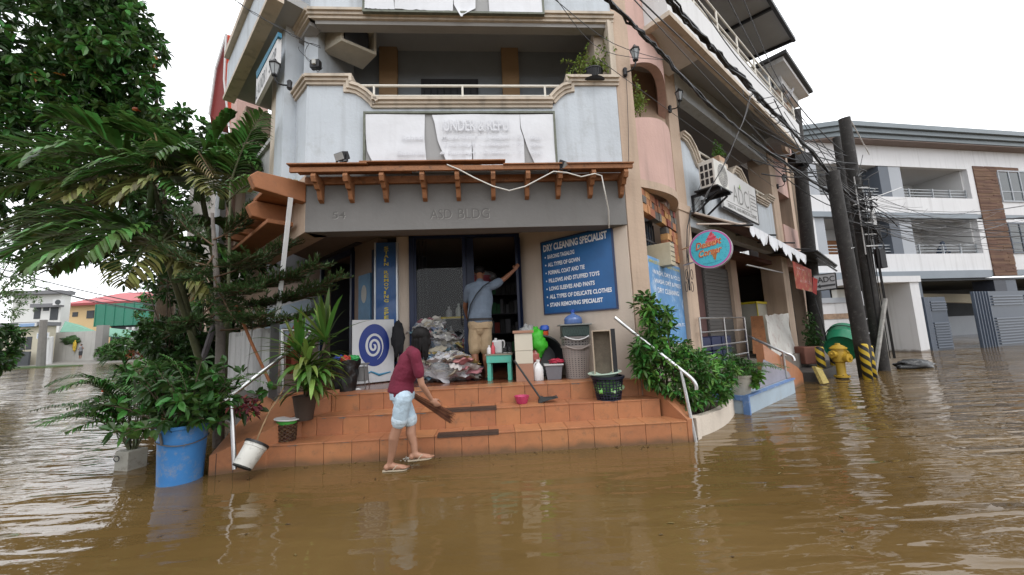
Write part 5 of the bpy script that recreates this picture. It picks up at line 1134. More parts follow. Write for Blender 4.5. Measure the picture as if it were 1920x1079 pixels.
# --- handrails
def rail(name, lab, pieces, r_=.022, parent=None):
    t = thing(name, lab, 'handrail', pieces[0][0]); q = MB()
    q.tube(pieces[0], r_, 12); q.build('rail', steel, t, smooth='auto')
    for p_ in pieces[1:]: q = MB(); q.tube(p_, r_*.9, 12); q.build('post', steel, t, smooth='auto')
    return t
a = Vector((1.36, 5.02, 1.50)); b = Vector((2.07, 4.62, .76))
rail('stair_handrail', 'shiny steel handrail with curved end at the right of the terracotta steps', [[a, b]+bez(b, b+Vector((.09, -.05, -.09)), b+Vector((.07, -.04, -.17)), 6)[1:], [b+Vector((-.06, .03, .05)), Vector((2.10, 4.53, -.4))]], .024)
a = D(590, 622, 4.9); b = D(420, 752, 3.85)
rail('stair_handrail', 'steel handrail rising to the porch at the left of the terracotta steps', [[b, a], [a+Vector((0, .0, -.0)), D(530, 618, 4.95)], [D(530, 618, 4.95), D(533, 618, 4.95)-Vector((0, 0, .8))], [D(434, 745, 3.9), D(440, 880, 3.75)]], .024)
# --- left fence of white corrugated sheet, pipes and rusty pole
t = thing('sheet_fence', 'dirty white corrugated sheet fence along the raised left walkway', 'fence', FL.p(1, .05, .8))
q = MB(); n = 120; s0, s1 = -.47, 2.8
for lay in (0,):
    vs = []
    for i in range(n+1):
        s = lerp(s0, s1, i/n); nn = .06+.018*(abs((s*6.5) % 1-.5)*2)**2+.01*math.sin(s*3)
        for z in (.66, 1.0, 1.3, 1.575+.01*math.sin(s*7)): vs.append(FL.p(s, nn, z))
    q.add(vs, [(i*4+j, i*4+j+1, (i+1)*4+j+1, (i+1)*4+j) for i in range(n) for j in range(3)])
q.build('sheet', mat('dirty_white_sheet', (.46, .46, .46), .6, .12, 2, .1, streak=.75, dirt=(.15, .14, .12), dirtamt=.3), t, flipfix=False)
q = MB(); FL.box(q, -.5, -.47, -.0, .1, .66, 1.62); FL.box(q, -.5, 2.8, .03, .055, 1.5, 1.56); q.build('edge', mat('dark_steel', (.06, .06, .06), .5), t)
q = MB(); FL.box(q, -.5, 7, -.3, .03, -.4, .66); struct(q.build('walkway_wall', mat('dark_concrete', (.12, .11, .10), .9, .2, 2, .2)))
tag(MB().tube([D(518, 616, 5.1), D(545, 371, 4.85)], .035, 4).build('white_post', white, bevel=.002), 'square white post propping the left corner of the fascia', 'post')
tag(MB().tube([D(461, 711, 5.3), D(478, 570, 5.3)], .014, 8).build('thin_pipe', white, smooth='auto'), 'thin white pipe standing against the white sheet fence', 'pipe')
tag(MB().tube([D(508, 722, 4.7), D(470, 640, 4.8), D(443, 574, 4.9)], .018, 8).build('rusty_pole', mat('rust', (.22, .08, .03), .8, .3, 9, .4), smooth='auto'), 'rusty brown pole leaning diagonally across the white sheet fence', 'pole')
t = thing('red_umbrella', 'folded dull red parasol behind the left handrail', 'umbrella', D(558, 700, 5.6))
p = D(556, 700, 5.6); q = MB(); q.lathe([(.14, .0), (.15, .3), (.13, .55), (.03, .78), (.001, .79)], p, 8); q.build('canopy', mat('dull_red_canvas', (.30, .07, .04), .8, .2, 5, .2), t)
q = MB(); q.tube([p, p+Vector((0, 0, .84))], .015, 6); q.build('pole', dark, t)
# bucket on a branch at the left
c0 = D(454, 876, 3.72); c1 = D(481, 834, 3.86); ax = (c1-c0).normalized()
t = thing('white_bucket', 'dirty white bucket tipped upside down, leaning against the left cheek of the steps', 'bucket', c0)
rot = ax.to_track_quat('Z', 'Y').to_matrix(); Lb = (c1-c0).length
q = MB(); q.lathe([(.088, 0), (.093, .01), (.105, Lb*.85), (.11, Lb*.85+.002), (.112, Lb), (.10, Lb), (.085, .03), (.001, .03)], (0, 0, 0), 28, M=rot); q.v = [tuple(Vector(v)+c0) for v in q.v]; q.build('body', mat('dirty_white_bucket', (.55, .54, .50), .5, .08, 4, .05, dirt=(.12, .11, .10), dirtamt=.5), t, smooth='auto')
q = MB(); q.lathe([(.103, Lb-.004), (.122, Lb-.002), (.12, Lb+.02), (.095, Lb+.024), (.001, Lb+.024)], (0, 0, 0), 28, M=rot); q.v = [tuple(Vector(v)+c0) for v in q.v]; q.build('rim', black, t, smooth='auto')
q = MB(); q.lathe([(.001, -.012), (.06, -.012), (.09, -.008), (.092, .03), (.088, .03)], (0, 0, 0), 28, M=rot); q.v = [tuple(Vector(v)+c0) for v in q.v]; q.build('mud', mat('black_mud', (.02, .02, .018), .7, .2, 9, .4), t, smooth='auto')
tag(MB().tube([D(480, 830, 3.88), D(492, 800, 3.98), D(506, 770, 4.1), D(522, 748, 4.2), D(533, 725, 4.3)], [.008, .008, .007, .009, .006], 7).build('bamboo_stick', mat('dry_stick', (.33, .22, .12), .8, .3, 9, .3), smooth=True), 'crooked dry stick rising from the white bucket', 'stick')
# ================================================================ PEOPLE
skinW = mat('light_brown_skin', (.36, .19, .125), .5, .08, 6, .05, 60); skinM = mat('brown_skin', (.23, .10, .055), .5, .08, 6, .05, 60)
hairm = mat('black_hair', (.006, .005, .005), .55, .2, 30, .0, 90, spec=.2)
def limb(mb, pts, rs, seg=12):
    pts = [Vector(p) for p in pts]; P2, R2 = [], []
    for i in range(len(pts)-1):
        for k in range(5): f = k/5; P2.append(pts[i].lerp(pts[i+1], f)); R2.append(lerp(rs[i], rs[i+1], f) if not isinstance(rs[i], tuple) else (lerp(rs[i][0], rs[i+1][0], f), lerp(rs[i][1], rs[i+1][1], f)))
    P2.append(pts[-1]); R2.append(rs[-1]); mb.tube(P2, R2, seg)
    for p, r_ in ((pts[0], rs[0]), (pts[-1], rs[-1])):
        r3 = r_ if isinstance(r_, (int, float)) else min(r_); mb.ell(p, (r3*.97,)*3, 10, 7)
def hand(mb, wrist, d, nrm, side, curl=.5, spread=.0, size=1.):
    """palm and five separate bent fingers. d: direction, nrm: back-of-hand normal, side: direction of the thumb side"""
    d, nrm, side = d.normalized(), nrm.normalized(), side.normalized(); w_ = Vector(wrist); s = size
    pc = w_+d*.045*s; Mx = Matrix((side, d, nrm)).transposed()
    mb.ell(pc, (.038*s, .052*s, .015*s), 14, 8, M=Mx)
    for i, (off, L_, r_) in enumerate(((.028, .072, .0085), (.0095, .080, .009), (-.0095, .074, .0085), (-.027, .058, .0075))):
        b = w_+d*.085*s+side*off*s; c = curl*(1+.08*i); p = [b]; ang = c*.4; dd = d+side*off*spread*20
        dd.normalize()
        for k, f in enumerate((.45, .32, .23)):
            v = dd*math.cos(ang)-nrm*math.sin(ang); p.append(p[-1]+v*L_*s*f); ang += c*.9
        mb.tube(p, [r_*s, r_*.95*s, r_*.88*s, r_*.7*s], 8); mb.ell(p[-1], (r_*.7*s,)*3, 8, 6)
    b = w_+d*.025*s+side*.030*s; p = [b, b+(side*.7+d*.5-nrm*.3)*.034*s, b+(side*.55+d*1.1-nrm*.6)*.050*s+(-nrm)*.01*s]; mb.tube(p, [.012*s, .010*s, .0075*s], 8); mb.ell(p[-1], (.0075*s,)*3, 8, 6)
def foot(mb, ankle, fwd, L_=.23, lat=None):
    a = Vector(ankle); f = Vector((fwd[0], fwd[1], 0)).normalized(); l_ = Vector((-f.y, f.x, 0)); zb = a.z-.065
    h = Vector((a.x, a.y, zb+.03)); mb.ell(h-f*.03, (.032, .035, .032)); 
    limb(mb, [a, Vector((a.x, a.y, zb+.045)), h+f*.06+Vector((0, 0, -.002)), h+f*(L_-.09)+Vector((0, 0, -.012))], [.033, .034, .030, .022])
    mb.ell(h+f*(L_-.10)+Vector((0, 0, -.014)), (.040, .040, .018))
    for i, o in enumerate((.030, .013, -.002, -.016, -.029)):
        r_ = .0125-.0015*i; b = h+f*(L_-.075-.006*i)+l_*o*(1 if lat is None else lat)+Vector((0, 0, -.018)); mb.tube([b, b+f*.026], [r_, r_*.85], 8); mb.ell(b+f*.03, (r_*.9,)*3, 8, 6)
    return h, f
def head(mb, c, fwd, up, r_=.098):
    f = Vector(fwd).normalized(); u = Vector(up); u = (u-f*u.dot(f)).normalized(); s_ = f.cross(u); Mx = Matrix((s_, f, u)).transposed(); c = Vector(c)
    def q(x, y, z): return c+s_*x+f*y+u*z
    mb.ell(c+u*.02, (.075, .092, .092), 18, 12, M=Mx); mb.ell(q(0, .02, -.045), (.058, .066, .066), 16, 10, M=Mx); mb.ell(q(0, .055, -.088), (.026, .024, .022), 10, 8, M=Mx)
    mb.tube([q(0, .088, .015), q(0, .103, -.015), q(0, .100, -.032)], [.008, .012, .014], 8)
    for sg in (-1, 1):
        mb.ell(q(sg*.014, .094, -.032), (.009, .010, .008), 8, 6, M=Mx); mb.ell(q(sg*.076, -.005, -.008), (.010, .018, .030), 10, 8, M=Mx); mb.ell(q(sg*.030, .082, .026), (.018, .010, .006), 8, 6, M=Mx); mb.ell(q(sg*.045, .06, -.03), (.022, .022, .02), 8, 6, M=Mx)
    mb.ell(q(0, .088, -.057), (.022, .010, .006), 10, 6, M=Mx); mb.ell(q(0, .086, -.067), (.018, .010, .006), 10, 6, M=Mx)
    return q, Mx
# ---- woman
fw = Vector((.86, .50, 0)).normalized(); rt_ = Vector((fw.y, -fw.x, 0)); UP = Vector((0, 0, 1))
w_root = thing('person', 'woman in maroon shirt and pale denim shorts holding a stick broom in the flood', 'person', Z(745, 880, 0))
dW = 3.88
pel = D(754, 738, dW); chest = D(766, 690, dW+.02); neck = D(784, 655, dW+.06); hc = D(789, 636, dW+.10)
hipR, hipL = pel+rt_*.075-UP*.03, pel-rt_*.075-UP*.03
shR, shL = chest+rt_*.155+UP*.13+fw*.03, chest-rt_*.15+UP*.14+fw*.06
kneeR = D(747, 797, dW-.06); ankR = D(731, 869, dW-.04); kneeL = D(771, 795, dW+.06); ankL = D(778, 849, dW+.0)
elR = D(791, 722, dW-.10); wrR = D(808, 748, dW-.02); elL = D(740, 705, dW+.16); wrL = D(765, 735, dW+.30)
q = MB()
limb(q, [pel-UP*.02, pel+UP*.12, chest, chest+UP*.10+fw*.03], [(.105, .088), (.09, .075), (.105, .082), (.10, .078)], 16)
limb(q, [chest+UP*.14+fw*.03, neck, hc-UP*.03], [.06, .047, .045]); limb(q, [shL, chest+UP*.14+fw*.04, shR], [.040, .055, .040])
for h_, k_, a_ in ((hipR, kneeR, ankR), (hipL, kneeL, ankL)):
    cal = k_.lerp(a_, .32)-fw*.018
    limb(q, [h_, h_.lerp(k_, .5), k_, cal, k_.lerp(a_, .7), a_], [.085, .072, .052, .054, .038, .030])
for s_, e_, w2 in ((shR, elR, wrR), (shL, elL, wrL)): limb(q, [s_, s_.lerp(e_, .5), e_, e_.lerp(w2, .35), w2], [.038, .037, .032, .032, .022])
hd_dir = (D(818, 758, dW)-wrR)
hand(q, wrR, hd_dir, Vector((.2, -.9, .3)), fw+UP*.3, curl=1.15, size=.95)
hand(q, wrL, fw-UP*.6, Vector((-.3, .8, .2)), fw, curl=1.2, size=.95)
foot(q, ankR, (1, .12, 0), .235); foot(q, ankL, (.98, .12, 0), .235)
hfw = (fw*.75-UP*.62+Vector((.1, .25, 0))).normalized()
hq, hM = head(q, hc, hfw, UP+fw*.3)
body = remesh(q, 'body', skinW, .0065, w_root, 4)
# hair: cap plus hanging strands
q = MB(); q.ell(hq(0, -.018, .032), (.092, .102, .095), 22, 14, M=hM); r = random.Random(4)
for i in range(120):
    a = r.uniform(-2.5, 2.5); b = Vector((math.sin(a), -math.cos(a), 0)); st_ = hq(b.x*.072, b.y*.08-.015, r.uniform(-.0, .06)); L_ = r.uniform(.17, .27) if abs(a) < 2.1 else .10
    out = (hM@Vector((b.x, b.y, 0)))*.014
    q.tube([st_, st_+out-UP*L_*.35, st_+out*1.1-UP*L_*.7+Vector((r.uniform(-.006, .006), r.uniform(-.006, .006), 0)), st_+out*.8-UP*L_+Vector((r.uniform(-.012, .012), r.uniform(-.012, .012), 0))], [.012, .011, .008, .003], 6)
remesh(q, 'hair', hairm, .004, w_root, 1)
# eyes
q = MB()
for sg in (-1, 1): q.ell(hq(sg*.030, .087, .012), (.011, .006, .006), 8, 6, M=hM)
q.build('eyes', mat('eye_dark', (.02, .015, .012), .2), w_root, smooth=True)
# shirt
q = MB(); wl_ = pel+UP*.055
limb(q, [wl_-UP*.045-fw*.012, wl_+UP*.08, chest, chest+UP*.09+fw*.02, chest+UP*.15+fw*.04], [(.138, .112), (.118, .096), (.128, .102), (.120, .094), (.08, .07)], 20)
limb(q, [shL+UP*.005, chest+UP*.155+fw*.04, shR+UP*.005], [.058, .073, .058]); limb(q, [chest+UP*.16+fw*.045, neck-UP*.015], [.072, .060])
slR = shR.lerp(elR, .62); slL = shL.lerp(elL, .6); limb(q, [shR, slR], [.057, .056]); limb(q, [shL, slL], [.057, .054])
maroon = mat('maroon_cloth', (.135, .012, .032), .85, .18, 7, .35, 45)
for i, v in enumerate(q.v):
    v = Vector(v); n_ = NZ.noise(v*11)*.008+NZ.noise(Vector((v.x*6, v.y*6, v.z*26)))*.006; c_ = chest+UP*(v.z-chest.z); dd = (v-c_); dd.z = 0; q.v[i] = tuple(v+dd.normalized()*n_ if dd.length > .01 else v)
remesh(q, 'shirt', maroon, .007, w_root, 2)
# shorts
q = MB(); limb(q, [pel+UP*.075, pel+UP*.0, pel-UP*.06], [(.120, .098), (.130, .108), (.124, .104)], 20)
for h_, k_ in ((hipR, kneeR), (hipL, kneeL)): e_ = h_.lerp(k_, .80); limb(q, [h_-UP*.0, h_.lerp(k_, .4), e_], [.088, .086, .080])
den = mat('pale_denim', (.44, .56, .66), .85, .14, 14, .35, 40)
for i, v in enumerate(q.v): v = Vector(v); q.v[i] = tuple(v+Vector((NZ.noise(v*14), NZ.noise(v*14+Vector((5, 0, 0))), 0))*.007)
remesh(q, 'shorts', den, .007, w_root, 2)
q = MB()
for h_, k_ in ((hipR, kneeR), (hipL, kneeL)):
    e0, e1 = h_.lerp(k_, .74), h_.lerp(k_, .86); limb(q, [e0, e1], [.084, .083])
remesh(q, 'shorts_cuff', mat('denim_cuff', (.52, .62, .70), .85, .1, 14, .3), .007, w_root, 1)
q = MB()
def flop(ank, fwd, tilt=0):
    a = Vector(ank); f = Vector((fwd[0], fwd[1], 0)).normalized(); l_ = Vector((-f.y, f.x, 0)); b = Vector((a.x, a.y, a.z-.066))
    out = [(-.075, .0), (-.07, .026), (-.02, .030), (.06, .038), (.13, .040), (.165, .022), (.175, 0), (.165, -.022), (.13, -.038), (.06, -.034), (-.02, -.028), (-.07, -.024)]
    q.prism([b+f*x+l_*y+UP*tilt*x for x, y in out], (0, 0, -.010))
    for sg in (-1, 1): q.tube([b+f*.03+l_*sg*.035, b+f*.07+l_*sg*.024+UP*.045, b+f*.12+UP*.03+l_*.008, b+f*.125+l_*.008], .005, 6)
flop(ankR, (1, .12)); flop(ankL, (.98, .12), .05); q.build('flip_flops', mat('cream_rubber', (.42, .36, .27), .6, .05), w_root)
# broom
bt0 = D(765, 736, dW+.30); bt1 = D(818, 762, dW+.02); bt2 = D(847, 784, dW+.0)
t = thing('stick_broom', 'brown stick broom held low by the woman in the maroon shirt', 'broom', bt1)
q = MB(); r = random.Random(7); ax = (bt2-bt0).normalized(); sd_ = ax.cross(Vector((0, 1, 0))).normalized(); s2 = ax.cross(sd_)
for i in range(150):
    a, k = r.uniform(0, 6.28), math.sqrt(r.random()); o0 = sd_*math.cos(a)*k*.017+s2*math.sin(a)*k*.017; o1 = sd_*math.cos(a)*k*.06+s2*math.sin(a)*k*.045
    e_ = bt2+ax*r.uniform(-.07, .03)+o1
    q.tube([bt0+o0+ax*r.uniform(-.02, .02), bt0.lerp(bt2, .5)+o0*1.3+o1*.25, e_], [.0028, .0026, .0016], 4)
q.build('bristle_bundle', mat('broom_brown', (.13, .045, .02), .8, .3, 9, .1, island=.5), t)
# ---- man
UPv = UP; mf = Vector((-.05, 1, 0)).normalized(); mr_ = Vector((1, .05, 0))
m0 = Z(904, 712, PZ)
man = thing('person', 'man in grey polo and khaki shorts seen from behind, leaning in at the shop door', 'person', m0)
def M_(x, y, dy=0.): # point on the man's plane
    d = ray(x, y); t_ = (m0.y+dy)/d.y; return Vector((0, 0, CAMZ))+d*t_
pel = M_(900, 607); chest = M_(900, 555, .05); shR = M_(924, 537, .06)+mr_*-.01; shL = M_(880, 541, .06)
hipR, hipL = pel+mr_*.085-UP*.03, pel-mr_*.085-UP*.03; kR = M_(911, 662, .0); kL = M_(890, 662, -.02); aR = m0+mr_*.085+UP*.075+mf*.03; aL = m0-mr_*.085+UP*.075-mf*.02
eR = M_(946, 523, .12); wR = M_(964, 507, .12); eL = M_(872, 575, .22); wL = M_(878, 600, .42); nk = M_(900, 528, .12); hc = M_(899, 512, .27)
q = MB(); limb(q, [pel, pel+UP*.15, chest, chest+UP*.12], [(.135, .10), (.13, .10), (.16, .11), (.13, .10)], 16); limb(q, [shL, chest+UP*.15, shR], [.06, .08, .06]); limb(q, [chest+UP*.16, nk, hc], [.065, .055, .05])
for h_, k_, a_ in ((hipR, kR, aR), (hipL, kL, aL)): limb(q, [h_, h_.lerp(k_, .5), k_, k_.lerp(a_, .33)-mf*.02, k_.lerp(a_, .7), a_], [.09, .08, .056, .060, .042, .034])
for s_, e_, w2 in ((shR, eR, wR), (shL, eL, wL)): limb(q, [s_, s_.lerp(e_, .5), e_, e_.lerp(w2, .35), w2], [.052, .047, .038, .038, .026])
hand(q, wR, Vector((.55, .1, .75)), Vector((-.1, -1, .2)), Vector((-.7, .1, .55)), curl=.9, size=1.05); hand(q, wL, Vector((.3, .8, -.3)), Vector((-.6, -.3, .5)), UP, curl=.8)
foot(q, aR, (.12, 1, 0), .25); foot(q, aL, (-.15, 1, 0), .25)
hq, hM = head(q, hc, (mf*.8-UP*.55), UP+mf*.6)
remesh(q, 'body', skinM, .0085, man, 4)
q = MB(); q.ell(hq(0, -.015, .03), (.088, .10, .09), 20, 12, M=hM); remesh(q, 'hair', hairm, .008, man, 1)
q = MB(); wl_ = pel+UP*.05
limb(q, [wl_-UP*.035, wl_+UP*.10, chest-UP*.02, chest+UP*.12, chest+UP*.16], [(.195, .13), (.185, .13), (.20, .135), (.18, .12), (.12, .10)], 20)
limb(q, [shL, chest+UP*.16, shR], [.07, .09, .07]); limb(q, [chest+UP*.17, nk-UP*.01], [.08, .068]); limb(q, [shR, shR.lerp(eR, .55)], [.072, .072]); limb(q, [shL, shL.lerp(eL, .6)], [.072, .066])
for i, v in enumerate(q.v): v = Vector(v); q.v[i] = tuple(v+Vector((NZ.noise(v*9)*.012+NZ.noise(Vector((v.x*20, 0, v.z*5)))*.006, NZ.noise(v*9+Vector((3, 0, 0)))*.012, 0)))
remesh(q, 'shirt', mat('grey_blue_polo', (.13, .165, .215), .85, .15, 8, .3, 40), .009, man, 2)
q = MB(); limb(q, [pel+UP*.05, pel-UP*.02, pel-UP*.08], [(.185, .125), (.20, .138), (.19, .135)], 20)
for h_, k_ in ((hipR, kR), (hipL, kL)): limb(q, [h_-UP*.03, h_.lerp(k_, .5), h_.lerp(k_, .88)+mr_*.0], [.10, .102, .095]); limb(q, [h_.lerp(pel, .6)-UP*.04, h_.lerp(pel, .5)-UP*.09], [.085, .07])
for i, v in enumerate(q.v): v = Vector(v); q.v[i] = tuple(v+Vector((NZ.noise(v*10), NZ.noise(v*10+Vector((3, 0, 0))), 0))*.012)
remesh(q, 'shorts', mat('khaki_cloth', (.34, .25, .155), .9, .15, 8, .35, 40), .009, man, 2)
q = MB(); n = 28
for z0, z1, rr_ in ((.045, .082, 0.0),): q.lathe([(.199, z0), (.203, z0), (.203, z1), (.199, z1)], pel, 28, sy=.69)
q.build('belt', mat('dark_leather', (.02, .018, .02), .5), man, smooth='auto')
q = MB(); pts = [M_(918, 529, -.02), M_(906, 537, -.095), M_(893, 552, -.12), M_(882, 572, -.12), M_(877, 600, -.06), M_(878, 612, .04)]; q.tube(pts, [(.02, .006)]*6, 6); q.build('bag_strap', black, man)
q = MB()
for a_, s_ in ((aR, .12), (aL, -.15)):
    f = Vector((s_, 1, 0)).normalized(); l_ = Vector((f.y, -f.x, 0)); b = Vector((a_.x, a_.y, PZ+.016)); q.prism([b+f*x+l_*y for x, y in [(-.08, -.03), (-.08, .03), (.1, .045), (.18, .02), (.18, -.02), (.1, -.045)]], (0, 0, -.012))
q.build('slippers', black, man)
# ---- far person by the wall
fp_ = Z(150, 673, .52); fp_ = fp_*(45.5/fp_.y); fp_.z = CAMZ+ray(150, 673).z*(45.5/ray(150, 673).y)
t = thing('person', 'distant person in a grey shirt and dark shorts standing by the far concrete wall', 'person', fp_)
k = 1.
q = MB(); s_ = Vector((1, 0, 0))
for sg in (-1, 1): limb(q, [fp_+s_*sg*.09+UP*.9, fp_+s_*sg*.1+UP*.5, fp_+s_*sg*.1+UP*.05, fp_+s_*sg*.1+Vector((.1, -.1, .03))], [.09, .06, .04, .035])
limb(q, [fp_+UP*.9, fp_+UP*1.2, fp_+UP*1.4], [(.15, .11), (.14, .11), (.17, .11)]); limb(q, [fp_+UP*1.4, fp_+UP*1.52], [.06, .055]); q.ell(fp_+UP*1.63, (.085, .1, .12))
limb(q, [fp_+s_*-.18+UP*1.38, fp_+s_*-.24+UP*1.1, fp_+s_*-.1+Vector((0, -.2, 1.05))], [.05, .04, .03]); limb(q, [fp_+s_*.18+UP*1.38, fp_+s_*.3+UP*1.15, fp_+s_*.5+Vector((0, -.2, 1.2))], [.05, .04, .03])
remesh(q, 'body', skinM, .02, t, 2)
q = MB(); limb(q, [fp_+UP*.85, fp_+UP*1.2, fp_+UP*1.42], [(.18, .14), (.17, .14), (.2, .14)]); remesh(q, 'shirt', mat('grey_shirt', (.2, .2, .22), .8, .3, 4), .02, t, 2)
q = MB(); limb(q, [fp_+UP*.92, fp_+UP*.8], [(.18, .14), (.18, .14)])
for sg in (-1, 1): limb(q, [fp_+s_*sg*.09+UP*.85, fp_+s_*sg*.1+UP*.45], [.11, .09])
remesh(q, 'shorts', dark, .02, t, 2)
q = MB(); q.ell(fp_+UP*1.66+Vector((0, .02, 0)), (.095, .105, .11)); q.build('hair', hairm, t, smooth=True)
# ================================================================ PLANTS
def nrmz(a): return a/np.maximum(np.linalg.norm(a, axis=1, keepdims=True), 1e-9)
def leaves(mb, P, Dv, L_, W_, droop=.15, mi=0, up=None, shape='oval'):
    P = np.asarray(P, float); Dv = nrmz(np.asarray(Dv, float)); n = len(P)
    if n == 0: return
    L_ = np.broadcast_to(np.asarray(L_, float), (n,))[:, None]; W_ = np.broadcast_to(np.asarray(W_, float), (n,))[:, None]
    u = np.tile([0, 0, 1.], (n, 1))+RNG.normal(0, .45, (n, 3)) if up is None else up
    S = nrmz(np.cross(Dv, u)); Nn = np.cross(S, Dv); g = np.array([0, 0, -1.])
    if shape == 'oval':
        c1, c2 = P+Dv*L_*.3-Nn*W_*.12, P+Dv*L_*.68-Nn*W_*.10+g*L_*droop*.4
        V = np.stack([P, c1+S*W_*.42+Nn*W_*.2, c2+S*W_*.40+Nn*W_*.2, P+Dv*L_+g*L_*droop, c2-S*W_*.40+Nn*W_*.2, c1-S*W_*.42+Nn*W_*.2, (c1+c2)/2], 1)
        F = np.array([[0, 1, 6], [1, 2, 6], [2, 3, 6], [3, 4, 6], [4, 5, 6], [5, 0, 6]])
        V = V.reshape(-1, 3); k = 7
    else:
        c = P+Dv*L_*.5; V = np.stack([P, c+S*W_*.5, P+Dv*L_+g*L_*droop, c-S*W_*.5], 1).reshape(-1, 3); F = np.array([[0, 1, 2], [0, 2, 3]]); k = 4
    Fa = (F[None]+(np.arange(n)*k)[:, None, None]).reshape(-1, 3)
    mb.bulk(V, Fa, mi)
def V3(v): return np.array(v[:])
def clusters(mb, C_, nleaf, L_, W_, spread=.9, droop=.2, mi=0, jit=.0, upb=.3):
    """rosettes of leaves at the centres C_"""
    C_ = np.asarray(C_); n = len(C_); P = np.repeat(C_, nleaf, 0); ax = nrmz(RNG.normal(0, 1, (n, 3))+[0, 0, upb*2]); A = np.repeat(ax, nleaf, 0)
    d = nrmz(RNG.normal(0, 1, (n*nleaf, 3))); d = nrmz(d*spread+A*(1-spread*.6)); P = P+d*.02+RNG.normal(0, jit, P.shape) if jit else P+d*.02
    s = RNG.uniform(.65, 1.15, n*nleaf); leaves(mb, P, d, L_*s, W_*s, droop, mi)
def ellpts(c, r, n, shell=.0):
    v = nrmz(RNG.normal(0, 1, (n, 3))); k = (shell+(1-shell)*RNG.random(n)**(1/3))[:, None]; return V3(c)+v*k*np.asarray(r)
def frond(mb, a, mid, b, n, L0, W0, mi=0, rm=1, vee=.5, rr_=.014, dr=.35, r0=.18):
    """pinnate palm leaf along a curve with drooping leaflets"""
    pts = bez(a, mid, b, 14); mb.tube(pts, [lerp(rr_, rr_*.25, i/14) for i in range(15)], 6, rm)
    P, Dv, LL = [], [], []
    for i in range(n):
        f = r0+(1-r0)*i/(n-1); x = f*14; k = min(int(x), 13); p = pts[k].lerp(pts[k+1], x-k); t_ = (pts[k+1]-pts[k]).normalized(); s_ = t_.cross(Vector((0, 0, 1)))
        if s_.length < .05: s_ = Vector((1, 0, 0))
        s_.normalize(); u_ = s_.cross(t_)
        for sg in (1, -1):
            d = s_*sg*1.0+t_*(.55+.7*f)+u_*vee*random.uniform(.5, 1.2)+Vector((random.uniform(-.1, .1),)*3)
            P.append(p[:]); Dv.append(d.normalized()[:]); LL.append(L0*(math.sin(math.pi*min(1, .12+f*.85))**.6)*random.uniform(.85, 1.1))
    P, Dv, LL = np.array(P), np.array(Dv), np.array(LL); n2 = len(P)
    S = nrmz(np.cross(Dv, np.tile([0, 0, 1.], (n2, 1)))); g = np.array([0, 0, -1.]); w_ = W0*RNG.uniform(.7, 1.1, (n2, 1)); L_ = LL[:, None]
    m1, m2 = P+Dv*L_*.35, P+Dv*L_*.72+g*L_*dr*.35; tip = P+Dv*L_*.97+g*L_*dr
    V = np.stack([P+S*w_*.15, P-S*w_*.15, m1+S*w_*.5, m1-S*w_*.5, m2+S*w_*.38, m2-S*w_*.38, tip], 1).reshape(-1, 3)
    F4 = np.array([[0, 2, 3], [0, 3, 1], [2, 4, 5], [2, 5, 3], [4, 6, 5]]); Fa = (F4[None]+(np.arange(n2)*7)[:, None, None]).reshape(-1, 3); mb.bulk(V, Fa, mi)
def plant(name, lab, cat, base, group=None): return thing(name, lab, cat, base, group=group)
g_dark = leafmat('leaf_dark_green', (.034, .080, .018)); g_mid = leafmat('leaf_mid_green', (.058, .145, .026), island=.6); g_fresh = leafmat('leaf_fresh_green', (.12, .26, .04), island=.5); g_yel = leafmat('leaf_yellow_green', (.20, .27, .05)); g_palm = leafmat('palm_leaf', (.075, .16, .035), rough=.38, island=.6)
g_far = leafmat('far_leaf', (.10, .17, .06)); g_pine = leafmat('araucaria_green', (.045, .085, .025)); dry = leafmat('dry_leaf', (.26, .19, .09))
dry2 = leafmat('yellowing_palm_leaf', (.17, .17, .05), island=.6)
bark = mat('bark', (.10, .075, .05), .9, .3, 6, .6); stemg = mat('palm_stem', (.10, .11, .055), .7, .3, 5, .3, dirt=(.14, .13, .10), dirtamt=.5)
soil = mat('soil', (.04, .028, .018), .95, .3, 10, .5)
# --- big broadleaf tree, upper left
t = plant('broadleaf_tree', 'huge dark broadleaf tree filling the upper left corner', 'tree', (-13.5, 13., 0))
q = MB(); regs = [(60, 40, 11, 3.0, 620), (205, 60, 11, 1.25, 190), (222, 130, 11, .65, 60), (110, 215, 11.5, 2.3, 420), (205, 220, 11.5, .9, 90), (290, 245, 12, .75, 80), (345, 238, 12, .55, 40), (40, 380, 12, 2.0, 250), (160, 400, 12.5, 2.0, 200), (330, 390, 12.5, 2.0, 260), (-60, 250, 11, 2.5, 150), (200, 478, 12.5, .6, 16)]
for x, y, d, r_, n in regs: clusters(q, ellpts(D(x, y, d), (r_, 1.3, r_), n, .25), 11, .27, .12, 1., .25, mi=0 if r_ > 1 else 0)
for x, y, d, r_, n in regs[:7]: clusters(q, ellpts(D(x, y, d-.4), (r_, 1.0, r_), n//3, .7), 9, .25, .12, 1., .2, mi=1)  # paler leaves on the outside stand in for highlights on the crown
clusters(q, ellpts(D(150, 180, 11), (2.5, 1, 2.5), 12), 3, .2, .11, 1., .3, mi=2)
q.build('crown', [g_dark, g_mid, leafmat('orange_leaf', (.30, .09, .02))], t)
q = MB(); q.tube([(-13.2, 14, -.4), (-12.9, 13.8, 3), (-12.6, 13.4, 5.5), (-13.2, 13, 8)], [.34, .28, .22, .12], 10)
r = random.Random(12)
for i in range(16): a = Vector((-12.8, 13.6, r.uniform(3.5, 7))); b = D(r.uniform(20, 330), r.uniform(60, 420), 11.8); q.tube(bez(a, a.lerp(b, .5)+Vector((0, 0, .7)), b, 6), [.12, .1, .085, .07, .055, .04, .02], 6)
q.build('trunk', bark, t, smooth=True)
